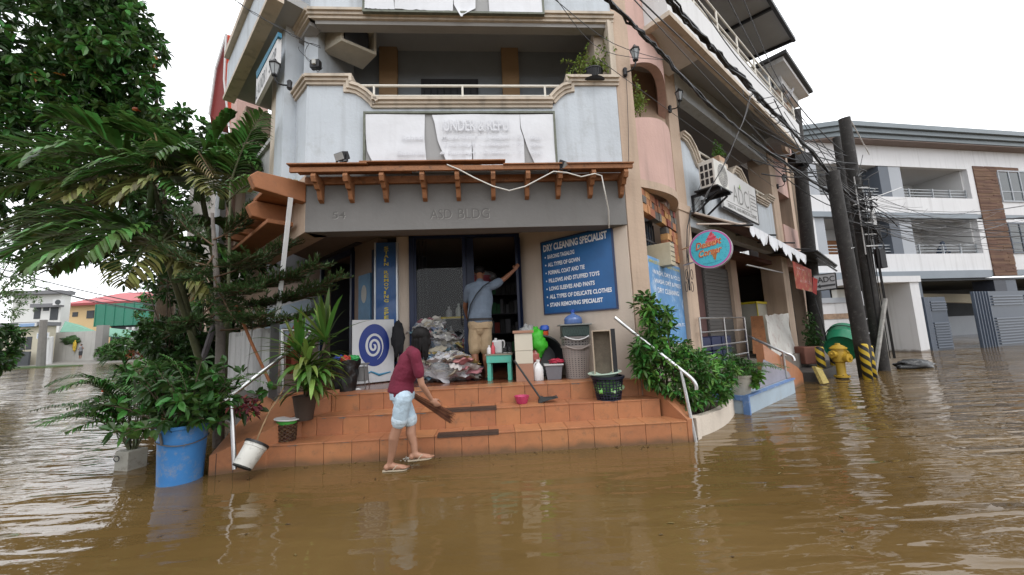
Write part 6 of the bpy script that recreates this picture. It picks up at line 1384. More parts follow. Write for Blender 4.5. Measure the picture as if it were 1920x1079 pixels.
# --- clump of palms
def palm(base, top, rad, fr_, lab, seed, lean=.1):
    t = plant('palm_tree', lab, 'palm', base, 'slender palms beside the corner building'); random.seed(seed); r = random.Random(seed)
    q = MB(); pts = bez(base, Vector(base).lerp(Vector(top), .5)+Vector((lean, 0, 0)), top, 10); q.tube(pts, [rad*(1.25-.5*i/10) for i in range(11)], 10)
    for k in range(1, 40):
        f = k/40*10; i = min(int(f), 9); p = pts[i].lerp(pts[i+1], f-i); rr_ = rad*(1.25-.05*f)*1.06; q.lathe([(rr_*.9, -.008), (rr_, 0), (rr_*.9, .008)], p, 10)
    q.build('stem', stemg, t, smooth='auto')
    tv = Vector(top)
    for (az, el, L_, dl) in fr_:
        q = MB(); d = Vector((math.cos(R_(az))*math.cos(R_(el)), math.sin(R_(az))*math.cos(R_(el)), math.sin(R_(el)))); a = tv; m_ = a+d*L_*.6; h = Vector((d.x, d.y, 0)); b = a+h*L_*.95+Vector((0, 0, d.z*L_*.75-dl*L_))
        frond(q, a, m_, b, 30, .64*min(1, L_/1.9)+.08, .085, 0, 1, vee=.45, dr=.36); q.build('frond', [g_palm if el > -3 else dry2, stemg], t)
    q = MB(); q.tube([tv-Vector((0, 0, .45)), tv+Vector((0, 0, .1))], [rad*1.1, rad*.6], 8); q.build('crown_shaft', mat('crownshaft_green', (.09, .15, .05), .5, .2, 4, 0), t, smooth=True)
F1 = [(185, 38, 2.3, .25), (168, 20, 2.5, .35), (205, 8, 2.4, .4), (150, 55, 1.9, .1), (90, 70, 1.6, 0), (250, 30, 1.7, .5), (30, 45, 1.6, .3), (330, 10, 1.5, .5), (270, -5, 1.3, .5), (190, -15, 2.0, .3), (178, 55, 2.2, .1), (215, 25, 2.3, .35), (235, 50, 1.9, .2), (120, 40, 1.8, .2), (65, 30, 1.7, .3), (100, 65, 2.0, .1)]
palm(Z(292, 830, 0)+Vector((-.7, 1.9, 0)), D(285, 345, 6.6), .055, F1, 'tallest palm of the clump, fronds reaching the left edge', 3)
F2 = [(20, 55, 1.7, .15), (45, 75, 1.7, .0), (150, 60, 1.7, .1), (350, 30, 1.5, .4), (320, -5, 1.3, .45), (230, 10, 1.5, .5), (180, 25, 1.6, .3), (280, 35, 1.2, .5), (10, 30, 1.5, .35), (100, 60, 1.6, .1), (205, 50, 1.7, .2), (255, -15, 1.2, .5), (60, 45, 1.6, .2)]
palm(Z(355, 830, 0)+Vector((-.6, 2.1, 0)), D(372, 330, 6.5), .05, F2, 'second palm stem standing closest to the fascia', 5, -.1)
F3 = [(175, 15, 2.1, .35), (110, 50, 1.6, .2), (215, 30, 1.7, .4), (255, 0, 1.4, .45), (300, -10, 1.3, .5), (150, 30, 1.6, .2), (340, -20, 1.5, .4), (190, 35, 2.0, .3), (230, 15, 1.7, .5), (10, 10, 1.3, .5), (280, 20, 1.3, .6), (60, 45, 1.4, .2)]
palm(Z(312, 830, 0)+Vector((-.62, 1.7, 0)), D(300, 455, 6.0), .045, F3, 'lowest palm of the clump with drooping fronds at mid height', 7, .05)
F4 = [(60, 50, 1.3, .1), (120, 60, 1.4, .1), (20, 60, 1.1, .1), (330, 45, 1.0, .3), (190, 40, 1.5, .3)]
palm(Z(395, 830, 0)+Vector((-.5, 2.3, 0)), D(418, 345, 6.4), .04, F4, 'thin right palm with a frond touching the pale blue wall', 9, .1)
t = plant('palm_tree', 'upright palm shoot with a feathery frond against the left wall of the balcony', 'palm', Z(440, 820, 0), 'slender palms beside the corner building')
q = MB(); frond(q, D(432, 345, 5.6), D(455, 265, 5.5), D(492, 212, 5.4), 26, .42, .05, 0, 1, .3, dr=.35, r0=.1); frond(q, D(425, 380, 5.5), D(470, 330, 5.3), D(505, 345, 5.2), 22, .38, .045, 0, 1, .3, dr=.4); q.build('frond', [g_palm, stemg], t)
q = MB(); q.tube([D(420, 760, 5.2), D(428, 560, 5.5), D(432, 345, 5.6)], [.03, .025, .015], 6); q.build('stem', stemg, t, smooth=True)
q = MB(); fr2 = [((190, 420), (140, 470), (75, 560)), ((60, 420), (30, 470), (-20, 540))]
t = plant('dry_palm_frond', 'drooping dried palm tassels in the middle of the palm clump', 'palm frond', D(290, 260, 6.2))
frond(q, D(290, 250, 6.1), D(300, 275, 6.), D(285, 310, 5.9), 14, .25, .02, 0, 1, .1, dr=.7); frond(q, D(372, 285, 6.1), D(385, 305, 6.), D(400, 330, 5.9), 10, .2, .02, 0, 1, .1, dr=.7); q.build('tassel', [dry, dry], t)
# --- araucaria in front of the left wing
t = plant('norfolk_pine', 'dark araucaria with long drooping needled branches in front of the left walkway', 'tree', Z(412, 820, 0)+Vector((-.2, 1.1, 0)))
base = Vector((-4.05, 5.25, -.3)); topv = D(398, 400, 5.5); q = MB(); q.tube([base, base.lerp(topv, .5)+Vector((.08, 0, 0)), topv], [.07, .055, .02], 8); q.build('trunk', mat('grey_bark', (.15, .13, .115), .9, .3, 6, .6), t, smooth=True)
r = random.Random(15); random.seed(15)
specs = [((402, 590), (640, 520), 4.9), ((405, 560), (600, 495), 4.8), ((405, 620), (590, 585), 4.9), ((402, 520), (545, 455), 5.1), ((400, 500), (300, 460), 5.3), ((400, 450), (470, 400), 5.3), ((400, 460), (340, 400), 5.5), ((400, 540), (470, 540), 4.6), ((402, 590), (350, 600), 4.7), ((402, 500), (470, 480), 4.8), ((404, 575), (610, 545), 5.0), ((402, 540), (560, 520), 5.0), ((402, 600), (500, 590), 4.6), ((400, 480), (360, 520), 4.9), ((400, 570), (330, 620), 4.9), ((402, 520), (440, 600), 4.6)]
for i, ((x0, y0), (x1, y1), d) in enumerate(specs):
    q = MB(); a = D(x0, y0, 5.25); b = D(x1, y1, d); m_ = a.lerp(b, .5)-Vector((0, 0, .10)); pts = bez(a, m_, b, 12); q.tube(pts, [lerp(.014, .004, k/12) for k in range(13)], 5, 1)
    P, Dv = [], []
    nb = int(20+(b-a).length*14)
    for k in range(nb):
        f = .25+.75*k/nb; x = f*12; j = min(int(x), 11); p = pts[j].lerp(pts[j+1], x-j); tn = (pts[j+1]-pts[j]).normalized(); s_ = tn.cross(UP).normalized()*(1 if k % 2 else -1)
        L_ = r.uniform(.2, .36)*(1.1-f*.5); d_ = (s_*.8+tn*.9+UP*.05).normalized(); e_ = p+d_*L_+UP*L_*r.uniform(-.25, .35); mm_ = p+d_*L_*.5-UP*r.uniform(.0, .06)
        bp_s = bez(p, mm_, e_, 4); q.tube(bp_s, .0035, 4, 1)
        for z in range(34):
            u = z/34*4; jj = min(int(u), 3); pp = bp_s[jj].lerp(bp_s[jj+1], u-jj); dd = (bp_s[jj+1]-bp_s[jj]).normalized()
            P.append(pp[:]); Dv.append((dd*.9+Vector((r.uniform(-1, 1), r.uniform(-1, 1), r.uniform(-.2, 1)))*.75)[:])
    leaves(q, P, Dv, .075, .013, 0, 0, shape='d'); q.build('branch', [g_pine, mat('twig_brown', (.10, .06, .035), .9)], t)
# --- dark shrub mass behind, with stems
t = plant('dense_shrub', 'dense dark shrubbery under the palms', 'shrub', (-6.5, 7.5, 0))
q = MB()
for x, y, d, r_, n in [(390, 660, 7.4, .5, 110), (330, 640, 7.6, .55, 110), (290, 640, 7.8, .45, 60), (440, 580, 7.2, .5, 60), (400, 500, 7.6, .6, 90), (340, 520, 8, .6, 60), (470, 500, 7, .4, 40), (360, 700, 7.5, .4, 50), (270, 500, 8.5, .5, 30), (230, 520, 8.5, .3, 12)]: clusters(q, ellpts(D(x, y, d), (r_, .5, r_), n), 9, .16, .07, 1, .2)
q.build('foliage', g_dark, t)
q = MB(); r = random.Random(3)
for i in range(12): x = r.uniform(290, 430); q.tube([D(x, 790, 7.4), D(x+r.uniform(-25, 25), 640, 7.6), D(x+r.uniform(-50, 60), 520, 7.8)], [.02, .014, .007], 6)
q.build('stem', bark, t, smooth=True)
tag(MB().tube([D(372, 700, 7.0), D(408, 590, 6.9), D(425, 540, 6.9)], .05, 8).build('grey_pipe', mat('dull_grey', (.13, .12, .13), .6, .2, 4, .1), smooth='auto'), 'leaning dull grey pipe among the stems under the palms', 'pipe')
# --- blue barrel planter
def shrub(mb, c, r_, n, L_, W_, mi=0, dr=.25, nl=8): clusters(mb, ellpts(c, r_, n, .2), nl, L_, W_, 1., dr, mi)
bc = Vector((-3.50, 4.04, 0)); t = thing('blue_barrel', 'cut down bright blue plastic barrel used as a planter standing in the water', 'barrel', bc)
zt = .565; bb2 = mat('blue_barrel_plastic', (.045, .19, .46), .4, .1, 3, .05, dirt=(.34, .29, .19), dirtamt=.5)
q = MB(); q.lathe([(.180, -.4), (.184, 0), (.20, .40), (.204, .425), (.20, .45), (.212, .53), (.222, .535), (.222, .565), (.205, .565), (.198, .45), (.001, .44)], bc, 40); q.build('body', bb2, t, smooth='auto')
q = MB(); q.lathe([(.195, .45), (.001, .46)], bc, 24); q.build('soil', soil, t)
q = MB(); q.tube([bc+Vector((math.cos(a)*.212, math.sin(a)*.212, .40+.02*math.sin(a*2))) for a in [2*math.pi*k/30 for k in range(31)]], .006, 5); q.tube([bc+Vector((-.05, -.21, .52)), bc+Vector((-.02, -.215, .41))], .012, 5); q.build('wire', mat('dull_wire', (.12, .11, .10), .6), t)
t = plant('leafy_shrub', 'broad leaved green shrub growing out of the blue barrel', 'shrub', bc+Vector((0, 0, .45)))
q = MB(); c = bc+Vector((0, 0, .5)); r = random.Random(8)
for i in range(52):
    a, el = r.uniform(0, 6.28), r.uniform(.1, 1.3); L_ = r.uniform(.4, .9); e_ = c+Vector((math.cos(a)*math.cos(el)*L_, math.sin(a)*math.cos(el)*L_*.8, math.sin(el)*L_*.85)); ps = bez(c+Vector((math.cos(a)*.08, math.sin(a)*.08, -.05)), c.lerp(e_, .5)+Vector((0, 0, .1)), e_, 6); q.tube(ps, [.008, .008, .007, .006, .005, .004, .003], 5, 1)
    for k in range(3, 7): clusters(q, [V3(ps[k])], 5 if k < 6 else 7, .125, .065, 1, .25, mi=0 if r.random() < .55 else 2)
q.build('foliage', [g_dark, bark, g_mid], t)
q = MB()
for x, y, m2, x2, y2 in [(420, 720, (430, 700), 520, 722), (400, 730, (460, 700), 505, 700), (330, 740, (290, 690), 262, 690), (350, 735, (340, 680), 300, 665)]: frond(q, D(x, y, 3.95), D(m2[0], m2[1], 3.9), D(x2, y2, 3.85), 26, .10, .012, 0, 1, .5, .005, .3)
q.build('fern_frond', [g_mid, stemg], t)
q = MB(); shrub(q, D(395, 745, 3.9), (.12, .1, .09), 9, .11, .06, nl=6); q.build('fresh_leaves', g_fresh, t)
q = MB(); shrub(q, D(455, 765, 3.9), (.14, .1, .1), 12, .08, .035); q.build('red_leaves', leafmat('dark_red_leaf', (.12, .02, .025)), t)
# --- square white planter with areca
pc = Z(228, 884, 0)+Vector((0, .10, 0)); t = thing('square_planter', 'small square concrete planter with a ring handle in the water', 'planter', pc)
q = MB(); q.box(pc+Vector((0, 0, -.09)), (.21, .19, .60), rz=R_(-14)); q.build('box', mat('planter_grey', (.34, .33, .29), .8, .12, 5, .2, dirt=(.12, .1, .08), dirtamt=.5), t, bevel=.006)
q = MB(); q.lathe([(.025, .0), (.032, 0)], (0, 0, 0), 5); q = MB(); hc_ = pc+Vector((-.05, -.115, .14)); q.tube([hc_+Vector((math.cos(a)*.03, -.004, math.sin(a)*.03)) for a in [2*math.pi*k/14 for k in range(15)]], .005, 5); q.build('ring', black, t)
t = plant('potted_palm', 'bushy areca palm arching out of the square planter over the flood', 'palm', pc+Vector((0, 0, .14)))
r = random.Random(19); random.seed(19); c = pc+Vector((0, 0, .18))
for i in range(34):
    q = MB(); a = r.uniform(0, 6.28); L_ = r.uniform(.8, 1.35); el = r.uniform(.6, 1.45); h = Vector((math.cos(a), math.sin(a)*.8, 0)); b = c+h*L_*math.cos(el)*1.25+UP*(L_*math.sin(el)*.85-.05)
    m_ = c+h*L_*math.cos(el)*.35+UP*L_*math.sin(el)*1.05; frond(q, c+h*.03, m_, b, 30, .27, .020, 0, 1, .4, .006, .4, .3); q.build('frond', [g_mid if i % 3 else g_dark, stemg], t)
tag(MB().ell(D(192, 745, 4.4), (.03, .03, .05)).ell(D(195, 733, 4.4), (.022, .022, .02), mi=1).build('plastic_bird', [mat('bird_white', (.6, .55, .5)), mat('bird_red', (.6, .06, .03))], smooth=True), 'tiny red and white ornament among the areca fronds', 'ornament')
# --- dracaena on the step
dc2 = D(572, 742, 4.45); t = thing('dracaena_pot', 'dark pot of the long leaved dracaena at the left end of the steps', 'pot', dc2)
q = MB(); q.lathe([(.09, -.28), (.13, -.02), (.14, 0), (.125, 0), (.12, -.03), (.001, -.03)], dc2, 20); q.build('body', mat('dark_clay', (.06, .04, .03), .7), t, smooth='auto')
t = plant('dracaena', 'dracaena with long strap leaves arching over the left of the steps', 'plant', dc2)
def strap(mb, base, d0, L_, w_, droop, mi=0, n=7):
    d0 = Vector(d0).normalized(); p = Vector(base); L2, R2 = [], []; d = d0.copy(); s_ = d.cross(UP); s_ = s_.normalized() if s_.length > .05 else Vector((1, 0, 0))
    cs_ = []
    for i in range(n+1):
        f = i/n; wd = w_*(math.sin(math.pi*(f*.86+.12))**.7)*(.04 if i == n else 1); nn_ = s_.cross(d); L2.append(p+s_*wd*.5+nn_*wd*.15); R2.append(p-s_*wd*.5+nn_*wd*.15); cs_.append(p.copy()); d = (d-UP*droop*f*.55).normalized(); p = p+d*L_/n
    N = n+1; mb.add(L2+cs_+R2, [(i, i+1, N+i+1, N+i) for i in range(n)]+[(N+i, N+i+1, 2*N+i+1, 2*N+i) for i in range(n)], mi)
q = MB(); r = random.Random(23)
heads = [(D(572, 728, 4.2), 34, .38, -.3), (D(575, 690, 4.3), 44, .52, -.1), (D(560, 660, 4.4), 30, .52, .2), (D(610, 640, 4.5), 26, .60, .6), (D(590, 705, 4.2), 34, .42, -.4)]
for hp, n, L_, ub in heads:
    for i in range(n):
        a = r.uniform(0, 6.28); el = r.uniform(-.1, 1.3)+ub*.5; strap(q, hp+UP*r.uniform(-.04, .04), (math.cos(a)*math.cos(el), math.sin(a)*math.cos(el), math.sin(el)), L_*r.uniform(.7, 1.15), r.uniform(.042, .066), r.uniform(.4, 1.1) if ub < .2 else r.uniform(.1, .5), r.choice((0, 0, 1)))
q.build('leaves', [leafmat('strap_green', (.06, .13, .02)), leafmat('strap_yellowgreen', (.17, .24, .05))], t, flipfix=False)
q = MB()
for hp, *_ in heads: q.tube([dc2-UP*.05, dc2.lerp(hp, .5)+Vector((.02, 0, 0)), hp], .013, 6)
q.build('cane', bark, t, smooth=True)
# --- right shrubs and curved planter
pm_ = []; ctr = [Z(1290, 826, 0), Z(1330, 815, 0), Z(1362, 798, 0), Z(1377, 780, 0), Z(1380, 765, 0)]
t = thing('curved_planter', 'low curved cream planter wall at the foot of the right handrail', 'planter', ctr[1])
q = MB(); e0 = FS.p(.44, .42); 
outer = [Vector((e0.x, e0.y, 0))]+ctr+[Vector((3.75, 6.3, 0))]
sm = []
for i in range(len(outer)-1):
    for k in range(4): sm.append(outer[i].lerp(outer[i+1], k/4))
sm.append(outer[-1])
for _ in range(3): sm = [sm[0]]+[(sm[i-1]+sm[i]*2+sm[i+1])/4 for i in range(1, len(sm)-1)]+[sm[-1]]
hts = [lerp(.26, .19, i/(len(sm)-1)) for i in range(len(sm))]
for i in range(len(sm)-1):
    a, b = sm[i], sm[i+1]; na = (Vector((-(b-a).y, (b-a).x, 0))).normalized()*.09
    q.add([a-UP*.4, b-UP*.4, b+UP*hts[i+1], a+UP*hts[i], a+na-UP*.4, b+na-UP*.4, b+na+UP*hts[i+1], a+na+UP*hts[i]], [(0, 1, 2, 3), (3, 2, 6, 7), (5, 4, 7, 6)])
q.build('wall', mat('cream_render', (.60, .53, .45), .85, .1, 3, .25, streak=.15), t, smooth='auto', flipfix=False)
q = MB(); q.prism([p.lerp(Vector((2.35, 5.5, 0)), .10)-UP*.3 for p in sm]+[Vector((2.6, 6.2, -.3)), Vector((1.9, 5.3, -.3))], (0, 0, .44)); q.build('soil', soil, t)
def bush(name, lab, base, blobs, mats, L_, W_, stems=5, seed=1, group=None):
    t = plant(name, lab, 'shrub', base, group); q = MB(); r = random.Random(seed)
    for c, r_, n in blobs: clusters(q, ellpts(c, r_, n, .3), 8, L_, W_, 1., .25, 0); clusters(q, ellpts(c, r_, n//3, .8), 6, L_, W_, 1., .2, 1)
    q.build('foliage', mats, t); q = MB()
    for i in range(stems): c, r_, n = blobs[i % len(blobs)]; e_ = Vector(c)+Vector((r.uniform(-.5, .5)*r_[0], 0, .3*r_[2])); q.tube(bez(Vector(base)+Vector((r.uniform(-.1, .1), r.uniform(-.1, .1), 0)), Vector(base).lerp(e_, .5)+Vector((.05, 0, .1)), e_, 6), [.018, .017, .015, .012, .01, .007, .004], 6)
    q.build('stem', bark, t, smooth=True)
bush('tall_shrub', 'tall glossy leaved shrub in front of the faded laundry poster', Vector((1.98, 5.0, .1)), [(D(1235, 600, 4.85), (.18, .16, .22), 42), (D(1215, 650, 4.8), (.20, .15, .2), 40), (D(1210, 575, 4.85), (.13, .12, .16), 20), (D(1205, 690, 4.75), (.12, .12, .16), 20)], [g_mid, g_fresh], .115, .045, 8, 2)
bush('hedge_shrub', 'low bushy hedge filling the curved planter', Vector((2.5, 5.2, .1)), [(D(1250, 700, 4.75), (.27, .2, .26), 90), (D(1300, 690, 4.95), (.30, .25, .24), 110), (D(1345, 700, 5.2), (.28, .25, .22), 90), (D(1290, 745, 4.75), (.25, .15, .12), 50), (D(1340, 738, 4.95), (.22, .15, .12), 50), (D(1265, 660, 4.95), (.25, .2, .16), 60)], [g_mid, g_fresh], .085, .036, 10, 4)
# --- pot palm on the pale blue step
pp = Z(1396, 741, .25)+Vector((.02, .1, 0)); t = thing('flower_pot', 'large cream plant pot standing on the pale blue step', 'pot', pp)
q = MB(); q.lathe([(.12, 0), (.17, .26), (.185, .27), (.185, .30), (.165, .30), (.16, .27), (.001, .26)], pp, 24); q.build('body', mat('cream_pot', (.50, .47, .41), .7, .1, 5, .1, dirt=(.2, .17, .12), dirtamt=.3), t, smooth='auto')
t = plant('potted_palm', 'leafy parlour palm in the cream pot on the pale blue step', 'palm', pp+UP*.28)
random.seed(31); r = random.Random(31); c = pp+UP*.28
for i in range(16):
    q = MB(); a = r.uniform(0, 6.28); L_ = r.uniform(.4, .8); el = r.uniform(.3, 1.2); h = Vector((math.cos(a), math.sin(a), 0)); frond(q, c, c+h*L_*.35*math.cos(el)+UP*L_*math.sin(el)*.9, c+h*L_*1.1*math.cos(el)+UP*(L_*math.sin(el)*.65-.05), 18, .18, .018, 0, 1, .4, .005, .35, .25); q.build('frond', [g_mid, stemg], t)
q = MB(); shrub(q, c+UP*.12, (.22, .2, .16), 50, .07, .03); shrub(q, c+Vector((.15, -.12, -.05)), (.1, .06, .12), 14, .1, .06, 1); q.build('foliage', [g_dark, g_fresh], t)
# --- balcony plants
bp0 = FP.P(1112, 150, -.02); bp0.z = 5.0; t = thing('hanging_planter', 'black slatted planter pot on the balcony parapet beside the right jamb', 'pot', bp0)
q = MB(); q.lathe([(.10, 0), (.145, .15), (.155, .155), (.155, .17), (.14, .17), (.13, .14), (.001, .14)], bp0, 24)
for k in range(20): a = 2*math.pi*k/20; q.tube([bp0+Vector((math.cos(a)*.102, math.sin(a)*.102, 0)), bp0+Vector((math.cos(a)*.15, math.sin(a)*.15, .155))], .005, 4)
q.lathe([(.001, -.012), (.16, -.012), (.17, .002), (.15, .0)], bp0, 24); q.build('body', black, t)
def wispy(name, lab, c, specs, m_, L_, W_, seed):
    t = plant(name, lab, 'plant', c); q = MB(); r = random.Random(seed)
    for e_ in specs:
        ps = bez(c, Vector(c).lerp(Vector(e_), .5)+Vector((0, 0, .08)), e_, 8); q.tube(ps, [.006-.0005*k for k in range(9)], 4, 1)
        for k in range(2, 9): clusters(q, [V3(ps[k]+Vector((r.uniform(-.03, .03), r.uniform(-.02, .02), r.uniform(-.03, .03))))], 5, L_, W_, 1, .2, 0)
    q.build('foliage', [m_, bark], t)
r = random.Random(40)
wispy('bougainvillea', 'sprawling yellow green plant in the black balcony pot', bp0+UP*.14, [FP.P(x, y, -.02+r.uniform(-.15, .15)) for x, y in [(1058, 118), (1066, 145), (1085, 100), (1100, 92), (1120, 100), (1135, 75), (1142, 98), (1150, 122), (1138, 130), (1070, 130), (1110, 112), (1128, 118), (1095, 112), (1080, 122), (1148, 90)]], g_yel, .05, .028, 5)
wispy('trailing_plant', 'wispy green plant trailing from the arched opening of the pink bay', FP.P(1196, 200, -.35), [FP.P(x, y, -.15) for x, y in [(1190, 150), (1194, 168), (1188, 185), (1205, 178), (1212, 190), (1200, 205), (1188, 205), (1195, 218), (1208, 200)]], g_yel, .05, .025, 6)
tb_ = FR.p(1.45, -.02, 4.99); t = thing('window_box', 'small terracotta flower box hooked on the side balcony rail', 'flower box', tb_)
q = MB(); FR.box(q, 1.32, 1.62, -.02, .14, 4.80, 4.94); q.build('box', mat('pale_terracotta', (.5, .33, .22), .8), t, bevel=.006); q = MB(); FR.box(q, 1.28, 1.66, -.04, .17, 4.70, 4.795); q.build('tray', cream, t, bevel=.004)
wispy('rail_plant', 'green rosette plant with two stalks in the terracotta flower box', FR.p(1.47, .06, 4.92), [FR.p(1.47+a, .06+b, 5.02+c_) for a, b, c_ in [(-.14, 0, .03), (.15, .05, .03), (-.06, .1, .08), (.07, -.05, .1), (0, .1, .02), (-.04, .02, .28), (.1, .02, .24)]], g_fresh, .06, .03, 8)
wispy('street_plant', 'thin leggy plant in a reddish pot between the far pillar and the hydrant', D(1522, 655, 9.3), [D(x, y, 9.3) for x, y in [(1510, 600), (1516, 588), (1524, 592), (1530, 610), (1536, 625), (1506, 625), (1540, 640), (1520, 610), (1512, 640), (1530, 640)]], g_dark, .10, .05, 9)
# ================================================================ RIGHT SIDE
FA = Frame((20, 19), 80)
ap = thing('apartment_building', 'modern white three storey apartment building with grey bands and a brown brick strip', 'building', FA.p(2, 0, 0))
def A(name, mb, m, **k): return mb.build(name, m, ap, **k)
wht = mat('bright_white_render', (.60, .60, .61), .7, .05, .8, .05, streak=.22, tide=True); slate = mat('slate_grey_paint', (.085, .10, .125), .5, .08, 1, 0); lgrey = mat('light_grey_paint', (.33, .35, .38), .6, .06, 1, 0); band = mat('band_grey', (.21, .24, .27), .6, .08, 1, 0)
inw = mat('balcony_inner_wall', (.52, .52, .52), .8, .05, 1, 0); drk2 = mat('dark_undercroft', (.06, .065, .07), .8, .2, 1, 0)
q = MB(); FA.box(q, -6, 13, -.25, 0, 3.62, 4.55); FA.box(q, -6, 13, -.25, 0, 6.72, 7.62); FA.box(q, -6, 13, -.25, 0, 9.32, 10.5)
for z0, z1 in ((4.55, 6.45), (7.62, 9.32)): FA.box(q, 5.7, 13, -.25, 0, z0, z1); FA.box(q, -9, -4.85, -.25, 0, z0, z1)
A('front_wall', q, wht)
for z0, z1, s1 in ((3.22, 3.62, 5.75), (6.45, 6.72, 5.6)):
    q = MB(); FA.box(q, -6, s1, -.25, .12, z0, z1); FA.box(q, s1+.01, 13, -.25, -.01, z0+.1, z1); A('band', q, band)
q = MB(); FA.box(q, -6, 13.4, -2.6, -2.4, 3.6, 10.5, 0); FA.box(q, 5.6, 5.75, -2.4, -.25, 3.6, 9.4, 0); FA.box(q, -6, -5.8, -2.4, -.25, 3.6, 9.4, 0)
for z in (3.5, 6.5): FA.box(q, -6, 5.7, -2.4, -.26, z, z+.12)
FA.box(q, -6, 5.7, -2.4, -.26, 9.35, 9.45); A('balcony_wall', q, inw)
for z0, z1, s0 in ((3.62, 6.45, -.24), (6.72, 9.32, -.35), (3.62, 6.45, -5.7), (6.72, 9.32, -5.7)):
    q = MB(); FA.box(q, s0, s0+.65, -.85, -.03, z0, z1, 0); FA.box(q, s0+.65, s0+1.45, -.40, -.035, z0, z1, 1); A('balcony_pillar', q, [slate, lgrey])
for s0, w2 in ((-1.7, .9), (2.2, .75)):
    q = MB(); FA.box(q, s0, s0+w2, -2.39, -2.33, 3.66, 5.85); A('door', q, mat('brown_door', (.34, .14, .05), .5, .15, 2, 0) if s0 < 0 else mat('grey_brown_door', (.22, .16, .12), .5))
q = MB(); FA.box(q, -2.6, -2.2, -2.39, -2.34, 5, 5.5); FA.box(q, 1.6, 1.9, -2.39, -2.36, 4.8, 5.2); A('wall_fitting', q, drk2)
for z in (4.55, 7.62):
    q = MB()
    for k in range(3): FA.box(q, -4.8, 5.6, -.2, -.16, z+.16+k*.16, z+.20+k*.16)
    for s in [-4.6, -3, -1.6, 1.6, 3.2, 4.4, 5.55]: FA.box(q, s, s+.05, -.21, -.13, z, z+.56)
    A('railing', q, mat('rail_grey', (.30, .32, .34), .4))
for s0, z0 in ((1.25, 4.6), (1.25, 7.7), (-.9, 7.7)):
    q = MB()
    for k in range(9): FA.box(q, s0, s0+.45, -1.2, -1.15, z0+k*.17, z0+.09+k*.17)
    A('louvre', q, slate)
# brick strip
q = MB(); r = random.Random(2); s0, s1 = 6.1, 9.5
z = 3.3
while z < 9.45:
    s = s0
    while s < (s1 if (z > 9.2) else 7.75):
        L_ = r.uniform(.5, 1.3); e_ = min(s+L_, (s1 if z > 9.2 else 7.75)); FA.box(q, s, e_-.006, 0, r.uniform(.03, .06), z, z+.068); s = e_
    z += .075
A('brick_strip', q, mat('brown_slate_cladding', (.13, .07, .045), .8, .2, 2, .1, island=.2))
for z0, z1 in ((7.55, 9.25), (4.6, 6.2)):
    q = MB(); FA.box(q, 7.85, 11.5, .005, .03, z0, z1, 0)
    fr_ = [(7.8, 7.87), (8.6, 8.66), (9.4, 9.46), (10.3, 10.36)]
    w_ = A('window', q, mat('window_dark', (.04, .05, .055), .08)); q = MB()
    for a, b in fr_: FA.box(q, a, b, .0, .06, z0, z1)
    FA.box(q, 7.8, 11.5, .0, .06, z1, z1+.08); FA.box(q, 7.8, 11.5, .0, .06, z0-.08, z0); FA.box(q, 7.87, 11.5, .032, .05, z0+.5, z0+.55); q.build('window_frame', slate if z0 < 7 else lgrey, w_)
q = MB()
for s, d_ in ((7.9, .06),): 
    for k, (n0, z0, z1) in enumerate(((.9, 10.95, 11.2), (.75, 10.72, 10.95), (.6, 10.5, 10.72))):
        q.prism([FA.p(-3.4, n0, z0), FA.p(13.6, n0, z0), FA.p(13.6, -3, z0), FA.p(-7, -3, z0), FA.p(-7.5, n0-1.6, z0)], (0, 0, z1-z0-.012))
A('stepped_eave', q, mat('eave_grey', (.17, .20, .22), .5, .08, 1, 0))
q = MB(); q.prism([FA.p(-7.5, -1, 10.44), FA.p(-3.4, .55, 10.44), FA.p(13.4, .55, 10.44), FA.p(13.4, -2.4, 10.44), FA.p(-7.5, -2.4, 10.44)], (0, 0, .05)); A('eave_soffit', q, mat('soffit_brown', (.22, .17, .15), .8))
# curved left end
q = MB(); cw = [FA.p(-6+.0, 0), FA.p(-7.2, -.25), FA.p(-8.3, -.9), FA.p(-9.2, -1.9)]
for z0, z1 in ((3.62, 4.55), (6.72, 7.62), (9.32, 10.5)):
    for a, b in zip(cw[:-1], cw[1:]): q.prism([a+UP*z0, b+UP*z0, b+UP*z1, a+UP*z1], -FA.N*.2)
A('curved_wall', q, wht)
# undercroft
q = MB(); FA.box(q, -6, 30, -6.2, -6, -.4, 3.3); FA.box(q, -6, 30, -6, 0, 3.1, 3.2); A('undercroft', q, drk2)
for s0, w1, w2 in ((-.2, .75, .65), (6.1, .85, .75), (-5.7, .7, .5)):
    q = MB(); FA.box(q, s0, s0+w1, -.9, -.05, -.4, 3.1, 0); FA.box(q, s0+w1, s0+w1+w2, -.5, -.06, -.4, 3.1, 1); A('ground_column', q, [mat('navy_column', (.03, .035, .05), .5), slate])
q = MB(); q.prism([FA.p(1.5, -2.5, 2.75), FA.p(13, -2.5, 2.4), FA.p(13, -2.5, 1.75), FA.p(1.5, -2.5, 2.35)], -FA.N*.3); A('ramp_beam', q, mat('pale_yellow_render', (.52, .47, .36), .8, .1, 1, 0))
q = MB(); FA.box(q, 1, 14, -4, -3.8, -.4, 1.2); A('inner_wall', q, lgrey)
# person on balcony
pz = FA.p(4.0, -.8, 3.62); t = thing('person', 'dark figure leaning on the second storey balcony rail of the white apartments', 'person', pz)
q = MB(); limb(q, [pz+UP*.1, pz+UP*.9, pz+UP*1.35+FA.N*.15], [.12, .17, .19]); limb(q, [pz+UP*1.3+FA.F*.2, pz+UP*1.1+FA.F*.25+FA.N*.3], [.06, .05]); q.ell(pz+UP*1.62+FA.N*.2, (.1, .11, .13)); limb(q, [pz+UP*1.4+FA.N*.1, pz+UP*1.6+FA.N*.2], [.07, .06]); remesh(q, 'body', mat('navy_clothes', (.04, .06, .10), .8), .03, t, 2)
